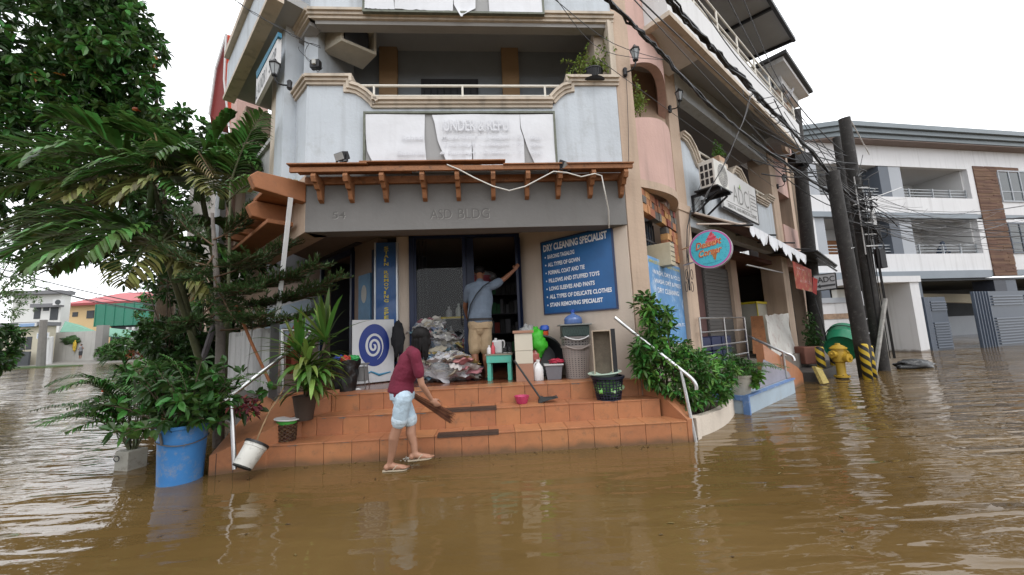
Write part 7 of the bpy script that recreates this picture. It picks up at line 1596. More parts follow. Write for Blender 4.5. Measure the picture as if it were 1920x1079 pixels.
# --- gatehouse
gh = thing('gate_portal', 'plain white concrete gate portal with a flat roof slab and a recessed side', 'gatehouse', Z(1745, 660))
b0 = Z(1745, 660); FG = Frame((b0.x, b0.y), 78)
s0, zt = FG.px(1722, 550, 0); zt = FG.px(1726, 552, 0)[1]
q = MB(); FG.box(q, -.45, .0, -2.2, 0, -.4, 2.62); gh_w = q.build('side_wall', wht, gh)
q = MB(); FG.box(q, -2.6, -.45, -1.2, -1.0, -.4, 2.5); q.build('back_wall', mat('shaded_cream_wall', (.52, .51, .47), .8, .06, 1, .05), gh)
q = MB(); FG.box(q, -2.8, .05, -1.4, .06, 2.62, 2.85); q.build('roof_slab', wht, gh)
q = MB(); FG.box(q, -1.95, -1.8, -.99, -.93, 1.3, 1.6); q.build('intercom', black, gh)
# --- gates
navg = mat('navy_gate_paint', (.045, .06, .085), .45, .06, 3, 0)
def gate(x0, y0, x1, y1, ht, lab, nl):
    a, b = Z(x0, y0), Z(x1, y1); F_ = Frame((a.x, a.y), math.degrees(math.atan2((b-a).x, (b-a).y))); L_ = (b-a).length; t = thing('driveway_gate', lab, 'gate', a, group='navy louvred gates')
    q = MB(); F_.box(q, 0, L_, -.05, 0, -.3, ht, 0); q.build('panel', navg, t); q = MB(); vb = .22*L_ if nl == 1 else .2*L_
    for k in range(6): F_.box(q, .03+k*vb/6, .06+k*vb/6, 0, .04, -.3, ht)
    bays = nl; bw = (L_-vb)/bays
    for j in range(bays):
        a0 = vb+j*bw+.08; a1 = vb+(j+1)*bw-.05
        for k in range(18):
            z = .08+k*(ht-.2)/18
            if .5*ht < z < .70*ht: continue
            F_.box(q, a0, a1, .0, .05, z, z+.05)
    q.build('louvre', mat('gate_highlight', (.085, .105, .14), .4, .05, 3, 0), t)
gate(1746, 658, 1789, 655, 2.05, 'narrow navy louvred gate leaf beside the white gate portal', 1)
gate(1842, 653, 1990, 640, 2.2, 'wide navy louvred gate leaf at the right edge of the flood', 2)
t = thing('boundary_wall', 'white boundary wall with a thin stone band and grey coping behind the hydrant', 'wall', D(1600, 640, 15))
a = Vector((9.4, 14.0, 0)); b = Vector((13.9, 14.6, 0)); F_ = Frame((a.x, a.y), math.degrees(math.atan2((b-a).x, (b-a).y)))
zc = [F_.px(1580, y)[1] for y in (568, 575, 588, 598)]
q = MB(); F_.box(q, -1, 4.6, -.2, 0, -.4, zc[0]-.0); q.build('render', wht, t); q = MB(); F_.box(q, -1, 4.6, .002, .03, zc[3], zc[2]); q.build('stone_band', mat('mixed_stone', (.32, .22, .15), .8, .4, 6, .3), t); q = MB(); F_.box(q, -1.05, 4.65, -.25, .06, zc[0], zc[0]+.2); q.build('coping', lgrey, t)
# --- utility poles
pm2 = mat('tarred_timber', (.035, .033, .032), .75, .35, 5, .4, dirt=(.16, .15, .14), dirtamt=.35)
def pole(base, top, r0, r1, lab, extras=None):
    t = thing('utility_pole', lab, 'utility pole', base, group='cluster of dark utility poles'); q = MB(); q.tube([base-UP*.5, top], [r0, r1], 16); q.build('pole', pm2, t, smooth='auto'); return t
pa_ = D(1626, 700, 8.6); pt_ = D(1560, 322, 8.5)
t = pole(pa_, pt_, .155, .125, 'nearest dark utility pole, shorter, with a white notice taped to it')
ax = (pt_-pa_).normalized(); c = pa_.lerp(pt_, .37)
q = MB(); 
q.lathe([(.147, -.16), (.149, -.16), (.149, .16), (.147, .16)], c, 16, M=ax.to_track_quat('Z', 'Y').to_matrix()); q.build('notice', mat('dirty_paper', (.45, .46, .48), .8, .2, 9, 0, dirt=(.25, .25, .26), dirtamt=.6), t, smooth='auto')
q = MB()
for f, w2 in ((.2, .004), (.27, .006), (.62, .005)): q.lathe([(.158, -w2), (.162, 0), (.158, w2)], pa_.lerp(pt_, f), 16, M=ax.to_track_quat('Z', 'Y').to_matrix())
q.build('wire_band', steel, t)
pb_ = D(1655, 695, 9.6); pu_ = D(1583, 222, 9.4)
t = pole(pb_, pu_, .15, .12, 'tallest utility pole carrying rungs and a tangle of cables')
q = MB(); ax = (pu_-pb_).normalized()
for i in range(6):
    c = pb_.lerp(pu_, .49+.045*i)+Vector((-.02, -.2, 0)); q.obox(c+Vector((-.10, 0, 0)), (.3, 0, 0), (0, .02, 0), (0, 0, .03))
q.tube([pb_.lerp(pu_, .46)+Vector((-.17, -.2, 0)), pb_.lerp(pu_, .76)+Vector((-.17, -.2, 0))], .015, 5); q.build('rung', mat('galvanised', (.5, .5, .5), .4, .1), t)
q = MB(); c = pb_.lerp(pu_, .46); q.box(c+Vector((.28, -.1, -.1)), (.15, .15, .5)); q.box(c+Vector((.25, -.15, .45)), (.1, .1, .35), 0); q.build('meter_box', black, t, bevel=.01)
q = MB(); q.box(pb_.lerp(pu_, .60)+Vector((.17, -.18, 0)), (.09, .06, .38)); q.build('white_tube', white, t, bevel=.01)
q = MB(); r = random.Random(14)
for i in range(40):
    c = pb_.lerp(pu_, r.uniform(.52, .78)); e_ = c+Vector((r.uniform(-.6, .6), r.uniform(-.4, .2), r.uniform(-.5, .5))); q.tube(bez(c+Vector((r.uniform(-.15, .15), -.15, 0)), c+Vector((r.uniform(-.5, .5), -.3, r.uniform(-.4, .4))), e_, 7), r.uniform(.006, .016), 4)
for i in range(8): x = r.uniform(-.15, .2); q.tube([pb_.lerp(pu_, .05)+Vector((x, -.17, 0)), pb_.lerp(pu_, .4)+Vector((x*.8, -.17, 0)), pb_.lerp(pu_, .7)+Vector((x, -.17, 0))], r.uniform(.01, .025), 5)
q.build('cable_tangle', black, t)
t = pole(D(1632, 660, 10.3), D(1568, 258, 10.2), .10, .085, 'slim middle pole between the two thicker dark poles')
t = pole(D(1533, 640, 11.3), D(1489, 208, 11), .19, .16, 'thick far pole close to the corner building')
q = MB(); c = D(1500, 300, 10.8); q.box(c, (.5, .3, .3)); q.tube([D(1499, 316, 10.8), D(1513, 312, 10.8)], .06, 6); q.build('fitting', black, t)
tag(MB().tube([D(1640, 700, 9.3), D(1660, 560, 9.3)], .05, 6).build('concrete_stub', mat('chipped_white', (.4, .39, .37), .9, .3, 4, .5, dirt=(.12, .1, .09), dirtamt=.6)), 'chipped whitewashed post leaning at the foot of the tallest pole', 'post')
# --- overhead cables
t = thing('overhead_cables', 'mass of sagging black overhead cables running from the pole cluster past the corner building', 'cables', D(1600, 410, 9.2))
hub = [D(1560, 330, 8.5), D(1600, 390, 9.1), D(1590, 300, 9.3), D(1500, 260, 10.9), D(1610, 415, 9.2)]
r = random.Random(77)
def cab(pts, rad, n=1, j=.0, parent=t, name='cable'):
    q = MB()
    for i in range(n):
        q.tube([Vector(p)+Vector((r.uniform(-j, j), r.uniform(-j, j), r.uniform(-j, j))) for p in pts], rad*r.uniform(.7, 1.2), 5)
    return q
def smooth_pts(P):
    out = []
    for i in range(len(P)-1):
        p0, p1, p2, p3 = P[max(i-1, 0)], P[i], P[i+1], P[min(i+2, len(P)-1)]
        for k in range(5): u = k/5; out.append(.5*((2*p1)+(p2-p0)*u+(2*p0-5*p1+4*p2-p3)*u*u+(3*p1-p0-3*p2+p3)*u**3))
    return out+[P[-1]]
A1 = smooth_pts([D(1128, -12, 3.2), D(1192, 52, 3.6), D(1250, 112, 4.1), D(1330, 195, 5.1), D(1440, 285, 6.8), D(1560, 365, 8.7)])
cab(A1, .011, 6, .018).build('cable', black, t)
A2 = smooth_pts([D(1243, -12, 3.6), D(1320, 72, 4.2), D(1392, 150, 5.0), D(1450, 210, 6.4), D(1520, 285, 8), D(1598, 375, 9.2)])
cab(A2, .014, 7, .03).build('cable', black, t)
for (x0, y0, d0), mid, (x1, y1, d1), rad in [((1180, -10, 3.4), (1300, 120, 5.2), (1495, 330, 9.5), .006), ((1190, -10, 3.4), (1370, 160, 5.6), (1560, 335, 8.5), .008), ((1300, -10, 4), (1400, 130, 5.8), (1500, 230, 9), .006), ((1360, -10, 5), (1450, 150, 7), (1590, 330, 9.2), .007), ((1390, -10, 5), (1470, 170, 7.5), (1600, 380, 9.2), .008), ((1035, -5, 3.2), (1150, 82, 4.), (1262, 117, 4.8), .004), ((1040, -5, 3.2), (1130, 95, 4.), (1250, 113, 4.8), .004), ((1120, 110, 4.2), (1230, 190, 5), (1450, 350, 8), .005)]:
    cab(smooth_pts([D(x0, y0, d0), D(mid[0], mid[1], mid[2]), D(x1, y1, d1)]), rad).build('cable', black, t)
for i in range(22):       # fan from the wing to the pole heads
    y0 = r.uniform(150, 330); x0 = r.uniform(1400, 1470); h = r.choice(hub)
    q = cab(sag(D(x0, y0, 8.2), h+Vector((r.uniform(-.2, .2), 0, r.uniform(-.4, .4))), r.uniform(.05, .25), 8), r.choice((.006, .008, .012))); q.build('cable', black, t)
greyc = mat('grey_cable', (.16, .16, .17), .6)
for i in range(34):       # and out to the right edge
    h = hub[r.choice((1, 1, 4, 4, 0))]+Vector((r.uniform(-.25, .25), 0, r.uniform(-.35, .35))); e_ = D(2050, r.choice((352, 395, 440, 455, 470))+r.uniform(-40, 25), 8.5+r.uniform(-1.5, 3)) if r.random() < .55 else D(r.uniform(1680, 1900), r.uniform(375, 470), r.uniform(10, 15))
    q = cab(sag(h, e_, r.uniform(.1, .5), 10), r.choice((.004, .006, .006, .012))); q.build('cable', greyc if r.random() < .4 else black, t)
for x, y in ((1690, 352), (1700, 372)): cab([D(1600, 385, 9.2), D(x, y, 10.5)], .012).build('cable', white, t)
cab([D(1593, 222, 9.4), D(1630, 290, 10.5)], .012).build('cable', white, t)
cab(smooth_pts([D(1412, 168, 7), D(1385, 250, 6.6), D(1345, 330, 6.2), D(1310, 395, 6)]), .007, 2, .02).build('cable', black, t)
cab(smooth_pts([D(1470, 210, 9), D(1490, 240, 9.5), D(1505, 262, 10)]), .01).build('cable', black, t)
q = MB(); 
for i in range(26): p = A2[12+i % 14]; q.tube(bez(p, p+Vector((r.uniform(-.2, .2), 0, -.15)), p+Vector((r.uniform(-.3, .3), 0, r.uniform(-.12, .12)))), .006, 4)
q.build('cable_tie', black, t)
cab(sag(D(425, -10, 5), D(600, 90, 4.9), .05), .004, 2, .015).build('cable', black, t)
# dish on the far roof
dp_ = D(1475, 192, 11); t = thing('satellite_dish', 'small grey mesh satellite dish on the far end of the roof', 'dish', dp_)
q = MB(); q.lathe([(.001, 0), (.15, .02), (.28, .07), (.36, .13)], dp_, 20, M=Matrix.Rotation(R_(-50), 3, 'Y')); q.build('dish', mat('mesh_grey', (.4, .4, .42), .5, alpha=.6), t, smooth=True, flipfix=False)
q = MB(); q.tube([D(1468, 225, 11), D(1468, 172, 11)], .02, 5); q.ell(D(1468, 172, 11), (.05, .05, .05)); q.build('antenna', black, t)
# --- bollards
def stripes():
    M = mat('yellow_black_paint', (.48, .33, .02), .5, .1, 5, .05, dirt=(.10, .08, .05), dirtamt=.25); t_ = M.node_tree; N = t_.nodes; b = N['Principled BSDF']; src = b.inputs['Base Color'].links[0].from_socket
    tcn = N.new('ShaderNodeTexCoord'); sep = N.new('ShaderNodeSeparateXYZ'); t_.links.new(tcn.outputs['Object'], sep.inputs[0])
    at = N.new('ShaderNodeMath'); at.operation = 'ARCTAN2'; t_.links.new(sep.outputs['Y'], at.inputs[0]); t_.links.new(sep.outputs['X'], at.inputs[1])
    m1 = N.new('ShaderNodeMath'); m1.operation = 'MULTIPLY_ADD'; m1.inputs[1].default_value = .0637*1.0; t_.links.new(at.outputs[0], m1.inputs[0])
    m0 = N.new('ShaderNodeMath'); m0.operation = 'MULTIPLY'; m0.inputs[1].default_value = 1.0; t_.links.new(sep.outputs['Z'], m0.inputs[0]); t_.links.new(m0.outputs[0], m1.inputs[2])
    md = N.new('ShaderNodeMath'); md.operation = 'MODULO'; md.inputs[1].default_value = .2; ad = N.new('ShaderNodeMath'); ad.inputs[1].default_value = 4.; t_.links.new(m1.outputs[0], ad.inputs[0]); t_.links.new(ad.outputs[0], md.inputs[0])
    gt = N.new('ShaderNodeMath'); gt.operation = 'GREATER_THAN'; gt.inputs[1].default_value = .1; t_.links.new(md.outputs[0], gt.inputs[0])
    mxn = N.new('ShaderNodeMixRGB'); mxn.inputs[2].default_value = (.015, .015, .015, 1); t_.links.new(gt.outputs[0], mxn.inputs[0]); t_.links.new(src, mxn.inputs[1]); t_.links.new(mxn.outputs[0], b.inputs['Base Color']); return M
sm_ = stripes(); labs = ['yellow and black bollard in the water left of the hydrant', 'yellow and black bollard behind the left one, beside the plant pot', 'yellow and black bollard in front of the nearest pole', 'yellow and black bollard tucked behind the one by the pole']
for lab, (xb, yb, d, ht, r_) in zip(labs, [(1544, 712, 8.75, .72, .085), (1566, 690, 9.25, .55, .085), (1628, 712, 8.25, .78, .085), (1637, 712, 8.42, .72, .085)]):
    b = D(xb, yb, d); b.z = 0; top = ht
    o = bpy.data.objects.new('bollard', MB().lathe([(r_, -.4), (r_, top-.03), (r_*.85, top), (.001, top+.005)], (0, 0, 0), 20).mesh('bollard', sm_)); C.objects.link(o); o.location = b
    for p in o.data.polygons: p.use_smooth = abs(p.normal.z) < .5
    tag(o, lab, 'bollard', 'striped bollards round the hydrant')
# --- hydrant
hb = D(1579, 706, 8.55); hb.z = 0; yel = mat('hydrant_yellow', (.44, .28, .03), .45, .08, 5, .1, dirt=(.25, .14, .03), dirtamt=.3)
t = thing('fire_hydrant', 'yellow fire hydrant standing in the flood between striped bollards', 'hydrant', hb)
q = MB(); q.lathe([(.15, .03), (.15, .07), (.095, .08), (.085, .12), (.09, .36), (.125, .385), (.13, .43), (.135, .60), (.125, .66), (.165, .665), (.165, .69), (.13, .72), (.09, .75), (.05, .765), (.045, .80), (.001, .80)], hb, 28); q.build('barrel', yel, t, smooth='auto')
for sg in (-1, 1):
    d = Vector((sg*.96, .28*sg, 0)); q = MB(); Mx = d.to_track_quat('Z', 'Y').to_matrix(); q.lathe([(.065, .09), (.065, .18), (.078, .18), (.078, .235), (.03, .24), (.025, .265), (.001, .266)], hb+UP*.56, 16, M=Mx); q.build('outlet', yel, t, smooth='auto')
q = MB(); q.lathe([(.08, .09), (.08, .16), (.098, .16), (.098, .215), (.035, .22), (.03, .25), (.001, .25)], hb+UP*.47, 18, M=Vector((.25, -.95, 0)).to_track_quat('Z', 'Y').to_matrix()); q.build('pumper_outlet', yel, t, smooth='auto')
q = MB(); q.lathe([(.12, -.4), (.12, .03), (.001, .031)], hb, 16); 
for k in range(6): a = math.pi*k/3; q.lathe([(.014, .06), (.014, .085), (.001, .086)], hb+Vector((math.cos(a)*.12, math.sin(a)*.12, 0)), 6)
q.build('riser', black, t, smooth='auto')
# --- green drum
gc0 = D(1567, 657, 9.25); gdir = (Vector((.62, .55, .42))).normalized(); t = thing('green_drum', 'green plastic drum lying tilted behind the hydrant, mouth towards the street', 'drum', gc0)
Mx = gdir.to_track_quat('Z', 'Y').to_matrix(); grn = mat('green_plastic', (.015, .20, .10), .4, .12, 4, .05, dirt=(.2, .2, .15), dirtamt=.25)
q = MB(); q.lathe([(.001, .04), (.31, .04), (.33, 0), (.345, 0), (.35, .03), (.345, .35), (.355, .37), (.345, .39), (.33, .75), (.30, .80), (.001, .82)], gc0+Vector((.15, 0, .03)), 30, M=Mx); q.build('body', grn, t, smooth='auto')
q = MB(); q.tube([gc0+Vector((.15, 0, .03))+Mx@Vector((math.cos(a)*.36, math.sin(a)*.36, .55)) for a in [2*math.pi*k/26 for k in range(27)]], .012, 5); q.tube([gc0+gdir*.5+Vector((.35, -.2, 0)), D(1640, 650, 8.6)], .008, 5); q.build('strap', black, t)
# --- ledge, cheek, pale blue step
q = MB(); q.prism([FR.p(3.4, .9, -.4), FR.p(5.6, .9, -.4), FR.p(6.6, .5, -.4), FR.p(6.6, .36, -.4), FR.p(3.4, .36, -.4)], (0, 0, .62)); tag(q.build('kerb_ledge', mat('dark_wet_concrete', (.06, .055, .05), .5, .2, 3, .3), bevel=.02), 'low dark concrete ledge behind the hydrant', 'ledge')
t = thing('side_steps', 'orange tiled cheek and pale blue ledge of the side entrance steps', 'steps', FR.p(1, .6, 0))
q = MB(); q.prism([FR.p(.75, .69, -.4), FR.p(3.0, .69, -.4), FR.p(3.0, .69, .22), FR.p(2.7, .69, .38), FR.p(.75, .69, .96)], -FR.N*.13); q.build('orange_cheek', MATS['terracotta_side'], t, bevel=.004)
q = MB(); FR.box(q, -.72, 1.72, .15, .84, -.4, .25); q.build('blue_ledge', mat('pale_blue_step', (.34, .42, .49), .6, .1, 3, .1, dirt=(.3, .3, .3), dirtamt=.4), t, bevel=.01)
q = MB(); q.prism([FR.p(.2, .73, .255), FR.p(2.0, .73, .255), FR.p(1.9, .73, .36), FR.p(.6, .73, .70)], -FR.N*.02); q.build('mauve_panel', mat('mauve_grey', (.26, .25, .29), .7, .15, 3, .1), t)
q = MB(); FR.box(q, -.745, -.70, .78, .87, -.4, .275); FR.box(q, -.72, 1.72, .80, .86, .25, .275); FR.box(q, -.75, -.70, .15, .78, .2, .27); q.build('blue_edge', mat('edge_blue', (.10, .20, .42), .5, .2, 4, 0, dirt=(.4, .45, .5), dirtamt=.7), t)
tag(MB().prism([FR.p(3.05, .95, .02), FR.p(3.3, 1.0, .02), FR.p(3.35, .9, .3), FR.p(3.05, .85, .38)], FR.N*.06).build('hay_bundle', mat('straw', (.38, .30, .10), .9, .4, 20, .6)), 'straw coloured rag hanging at the end of the orange cheek', 'cloth')
# terrace rails
t = thing('terrace_railing', 'steel grid railing on the side terrace in front of the roller shutter', 'railing', FR.p(.7, .1, .7))
q = MB()
for z in (1.47, 1.22, .97, .74): q.tube([FR.p(-.34, .1, z), FR.p(1.76, .1, z)], .018, 6)
for s in (-.34, .7, 1.76): q.tube([FR.p(s, .1, .5), FR.p(s, .1, 1.48)], .02, 6)
q.build('rail', steel, t, smooth='auto')
a = D(1398, 628, 8.0); b = D(1476, 664, 7.2)
rail('stair_handrail', 'steel handrail with curled end on the side entrance steps', [[a, b]+bez(b, b+Vector((.09, -.04, -.02)), b+Vector((.08, -.05, -.13)), 6)[1:], [D(1468, 662, 7.2), D(1479, 745, 7.2)-UP*.4]], .026)
# things on the terrace
t = thing('covered_stand', 'sandwich stand draped with a dirty white cloth beside folded sacks', 'stand', FR.p(4.6, -.2, .55))
q = MB(); P4 = [FR.P(1434, 592, .05), FR.P(1476, 588, .05), FR.P(1492, 665, .25), FR.P(1446, 668, .25)]
n = 12; vs = []
for j in range(n+1):
    for i in range(n+1): p = P4[0].lerp(P4[1], i/n).lerp(P4[3].lerp(P4[2], i/n), j/n); vs.append(p+FR.N*.05*NZ.noise(p*3)+UP*(.05*NZ.noise(Vector((i*.7, 0, 0))) if j in (0, n) else 0))
q.add(vs, [(j*(n+1)+i, j*(n+1)+i+1, (j+1)*(n+1)+i+1, (j+1)*(n+1)+i) for j in range(n) for i in range(n)]); q.build('cloth', mat('dirty_white_cloth', (.52, .51, .48), .9, .15, 2, .5, dirt=(.25, .13, .12), dirtamt=.6), t, smooth=True, flipfix=False)
q = MB(); q.prism([P4[0]-FR.N*.05, P4[3]-FR.N*.05, P4[3]-FR.N*.35+UP*.05, P4[0]-FR.N*.3], FR.F*.03); q.prism([P4[1]-FR.N*.05, P4[2]-FR.N*.05, P4[2]-FR.N*.3, P4[1]-FR.N*.2], FR.F*.03); q.build('frame', wood, t)
for i in range(5): blob('folded_sack', 'folded dirty sacks stacked below the covered stand', 'sack', FR.p(4.75+.03*(i % 2), .18, .52-.085*i), (.32, .2, .05), mat('sack_%d' % (i % 2), ((.38, .36, .28), (.24, .22, .18))[i % 2], .9, .3, 8, .4), 50+i, .2, group='folded sacks')
t = thing('yellow_cooler', 'cream chest with yellow edges on the side terrace behind the cloth stand', 'cooler', FR.p(5.2, -1.0, .6))
q = MB(); FR.box(q, 4.4, 5.2, -.9, -.45, .6, 1.86, 0); FR.box(q, 4.38, 5.22, -.92, -.43, 1.86, 1.92, 1); FR.box(q, 4.38, 4.44, -.45, -.43, 1.3, 1.86, 1); q.build('chest', [mat('cooler_cream', (.45, .43, .36), .5, .1, 2, 0), mat('cooler_yellow', (.62, .50, .03), .5)], t, bevel=.01)
t = thing('blue_crates', 'dark blue plastic crates behind the terrace railing', 'crate', FR.p(.9, -.5, .6))
q = MB()
for i in range(3):
    for j in range(2): FR.box(q, .3+i*.5, .75+i*.5, -.55, -.2, .56+j*.28, .82+j*.28)
q.build('crate', mat('crate_blue', (.010, .018, .07), .5, .2, 8, .1), t, bevel=.01)
t = thing('wall_menu', 'small white framed notice high on the shaded shop wall', 'notice', FR.P(1385, 450, -.9)); q = MB(); c = [FR.P(x, y, -.9) for x, y in [(1378, 443), (1392, 446), (1391, 470), (1378, 468)]]; q.prism(c, -FR.F*.02); q.build('board', white, t); q = MB(); c = [FR.P(x, y, -.9)-FR.F*.022 for x, y in [(1381, 449), (1388, 450), (1387, 464), (1381, 463)]]; q.prism(c, -FR.F*.002); q.build('picture', dark, t)
tag(MB().tube([D(1400, 497, 7.5), D(1468, 512, 8.5)], .015, 6).build('tube_lamp', mat('unlit_tube', (.3, .3, .3), .4)), 'unlit fluorescent tube under the side awning', 'lamp')
rp = D(1513, 662, 9.3); t = thing('red_pot', 'weathered reddish square plant pot on the dark ledge', 'pot', rp); q = MB(); q.box(rp+UP*-.05, (.42, .4, .42)); q.build('body', mat('faded_red_clay', (.20, .085, .06), .8, .2, 4, .3), t, bevel=.02)
tag(MB().tube([D(1528, 560, 9.6), D(1540, 600, 9.5), D(1550, 640, 9.4)], .014, 6).build('black_hose', black, smooth=True), 'black hose hanging at the end of the far pillar', 'hose')
# floating bag
fb = Z(1715, 690, 0); blob('floating_bag', 'glossy black rubbish bag floating in the flood in front of the gate portal', 'bag', fb+UP*.06, (.46, .22, .16), mat('wet_black_film', (.012, .012, .012), .2, .1, 5, .3), 61, .3)
# ================================================================ FAR LEFT STREET
def fbox(fr, x0, x1, ztop, n0, n1, mb, zb=-.2, mi=0):
    s0, s1 = fr.px(x0, 600)[0], fr.px(x1, 600)[0]; fr.box(mb, s0, s1, n0, n1, zb, ztop, mi)
FW = Frame((-45, 47), 90)
def zz(y, x=150): return FW.px(x, y)[1]
t = thing('street_wall', 'long pale concrete boundary wall behind the distant person', 'wall', FW.p(-8, 0, .4))
q = MB(); s0, s1 = FW.px(92, 650)[0], FW.px(183, 650)[0]; FW.box(q, s0, s1, -.3, 0, -.1, zz(622)); q.build('wall', mat('pale_concrete', (.42, .41, .39), .85, .12, .5, .1, streak=.3), t)
q = MB(); s0, s1 = FW.px(180, 650)[0], FW.px(193, 650)[0]; FW.box(q, s0, s1, -.6, .15, -.1, zz(612)); q.build('gate_pillar', mat('grey_pillar', (.24, .23, .22), .85, .1, 1, .1), t)
blob('vine_patch', 'dark vine hanging over the pale concrete street wall', 'vine', FW.P(132, 638, .1), (1.1, .2, .45), g_dark, 71, .6); blob('yellow_cloth', 'yellow cloth hung on the concrete street wall under the vine', 'cloth', FW.P(140, 648, .2), (.2, .1, .7), mat('faded_yellow', (.55, .38, .05), .8), 72, .4)
# white two storey house
F2 = Frame((-58, 52), 84); t = thing('white_house', 'white two storey house with flat dark roof and an outdoor air conditioner at far left', 'house', F2.p(-4, 0, .4))
def hx(x, y): return F2.px(x, y)
q = MB(); a0, a1 = hx(20, 600)[0], hx(112, 600)[0]; zt = hx(80, 553)[1]; F2.box(q, a0, a1, -1.2, 0, 0, zt); q.build('wall', mat('house_white', (.62, .62, .60), .8, .06, .5, .05), t)
q = MB(); F2.box(q, a0-.5, a1+.4, -1.3, .8, zt, zt+.5); q.build('roof', mat('house_roof_grey', (.16, .16, .17), .7), t)
for x0, y0, x1, y1 in ((96, 577, 108, 600), (66, 575, 75, 598), (82, 577, 92, 583)):
    q = MB(); s0, z1 = hx(x0, y0); s1, z0 = hx(x1, y1); F2.box(q, s0, s1, .005, .06, z0, z1); q.build('window', drk2, t)
q = MB(); s0, z1 = hx(66, 571); s1, z0 = hx(120, 576); F2.box(q, s0, s1, 0, .6, z0, z1); q.build('ledge', MATS['house_roof_grey'], t)
q = MB(); s0, z1 = hx(110, 563); s1, z0 = hx(122, 573); F2.box(q, s0, s1, .1, .7, z0, z1); o = q.build('aircon_unit', white, t); q = MB(); c = F2.p((s0+s1)/2+.2, .71, (z0+z1)/2); q.lathe([(.001, 0), (.35, 0), (.35, .02)], c, 16, M=F2.N.to_track_quat('Z', 'Y').to_matrix()); q.build('fan', drk2, o)
# low cream building with blue signs
F3 = Frame((-60, 44), 86); t = thing('cream_shop', 'low cream building with a blue and white sign over a dark gate at far left', 'building', F3.p(0, 0, .3))
q = MB(); s0, s1 = F3.px(-60, 640)[0], F3.px(76, 640)[0]; F3.box(q, s0, s1, -1.5, 0, 0, F3.px(50, 612)[1]); q.build('wall', mat('dull_cream', (.50, .46, .36), .8, .1, .5, .05), t)
q = MB(); F3.box(q, s0, s1+.3, -1.7, .5, F3.px(50, 612)[1], F3.px(50, 605)[1]); q.build('roof', MATS['house_roof_grey'], t)
for x0, x1 in ((26, 38), (40, 48), (50, 60)):
    q = MB(); F3.box(q, F3.px(x0, 640)[0], F3.px(x1, 640)[0], .0, .05, F3.px(50, 656)[1], F3.px(50, 632)[1]); q.build('window', drk2, t)
q = MB(); F3.box(q, F3.px(46, 610)[0], F3.px(79, 610)[0], .5, .6, F3.px(60, 613)[1], F3.px(60, 606)[1], 0); F3.box(q, F3.px(82, 610)[0], F3.px(104, 610)[0], .5, .6, F3.px(92, 635)[1], F3.px(92, 624)[1], 0)
for k in range(3): F3.box(q, F3.px(48, 610)[0], F3.px(76, 610)[0], .6, .62, F3.px(60, 607.5+k*2)[1]-.08, F3.px(60, 607.5+k*2)[1], 1); F3.box(q, F3.px(84, 610)[0], F3.px(102, 610)[0], .6, .62, F3.px(92, 626.5+k*3)[1]-.1, F3.px(92, 626.5+k*3)[1], 1)
q.build('sign', [white, mat('sign_pale_blue', (.12, .28, .55), .5)], t)
q = MB(); F3.box(q, F3.px(-60, 670)[0], F3.px(73, 670)[0], .8, 1.0, -.2, F3.px(40, 660)[1]); q.build('dark_fence', drk2, t)
for x in (84, 92): tag(MB().tube([D(x, 684, 44), D(x+3, 632, 44)], .25, 6).build('gate_post', white), 'white gate post beside the leaning street pole' if x == 84 else 'white gate post nearest the concrete wall', 'post')
tag(MB().tube([D(76, 690, 40), D(82, 600, 40)], [.35, .28], 8).build('street_pole', mat('grey_pole', (.2, .19, .18), .8)), 'short grey concrete pole at the far left street corner', 'pole')
# yellow house with red roof
F4 = Frame((-46, 60), 93); t = thing('yellow_house', 'yellow house with a broad red hipped metal roof', 'house', F4.p(0, 0, .5))
def h4(x, y): return F4.px(x, y)
q = MB(); s0, s1 = h4(112, 600)[0], h4(290, 600)[0]; ze = h4(170, 572)[1]; F4.box(q, s0, s1, -10, 0, 0, ze); q.build('wall', mat('house_yellow', (.58, .42, .22), .8, .06, .5, .05), t)
zr = h4(190, 541)[1]; e0, e1 = s0-.8, s1+1; q = MB()
v = [F4.p(e0, .9, ze), F4.p(e1, .9, ze), F4.p(e1, -13, ze), F4.p(e0, -13, ze), F4.p(e0+4, -6, zr), F4.p(e1-5, -6, zr)]
q.add(v, [(0, 1, 5, 4), (1, 2, 5), (2, 3, 4, 5), (3, 0, 4), (0, 3, 2, 1)]); q.build('roof', mat('roof_red', (.38, .055, .06), .5, .12, .6, .05), t)
q = MB(); F4.box(q, e0, e1, .85, 1.0, ze-.15, ze+.25); q.build('gutter', mat('roof_edge_red', (.25, .03, .03), .5), t)
for x0, y0, x1, y1 in ((164, 583, 176, 597), (137, 586, 146, 594)):
    q = MB(); a0, z1 = h4(x0, y0); a1, z0 = h4(x1, y1); F4.box(q, a0, a1, .01, .08, z0, z1); q.build('window', drk2, t)
# green shed
F5 = Frame((-40, 52), 92); t = thing('green_building', 'tall dark green metal clad building right of the yellow house', 'building', F5.p(3, 0, .4))
gm5 = mat('green_cladding', (.025, .17, .11), .5, .1, .6, .05)
q = MB(); s0, s1 = F5.px(177, 600)[0], F5.px(300, 600)[0]; F5.box(q, s0, s1, -3, 0, F5.px(200, 612)[1], F5.px(200, 570)[1]); q.build('wall', gm5, t)
q = MB()
for k in range(8): F5.box(q, s0+k*1.4, s0+k*1.4+.12, 0, .06, F5.px(200, 612)[1], F5.px(200, 570)[1])
q.build('rib', gm5, t)
q = MB(); F5.box(q, s0+2, s1, -6, -.5, -.2, F5.px(200, 612)[1]); q.build('ground_floor', drk2, t)
for x in (234, 245, 256): q = MB(); c = F5.px(x, 650)[0]; F5.box(q, c, c+.35, -.4, .05, -.2, F5.px(240, 614)[1]); q.build('column', white, t)
t = thing('green_lean_to', 'pale green sheet roof sloping down behind the concrete wall', 'roof', FW.p(0, -2, 2)); q = MB()
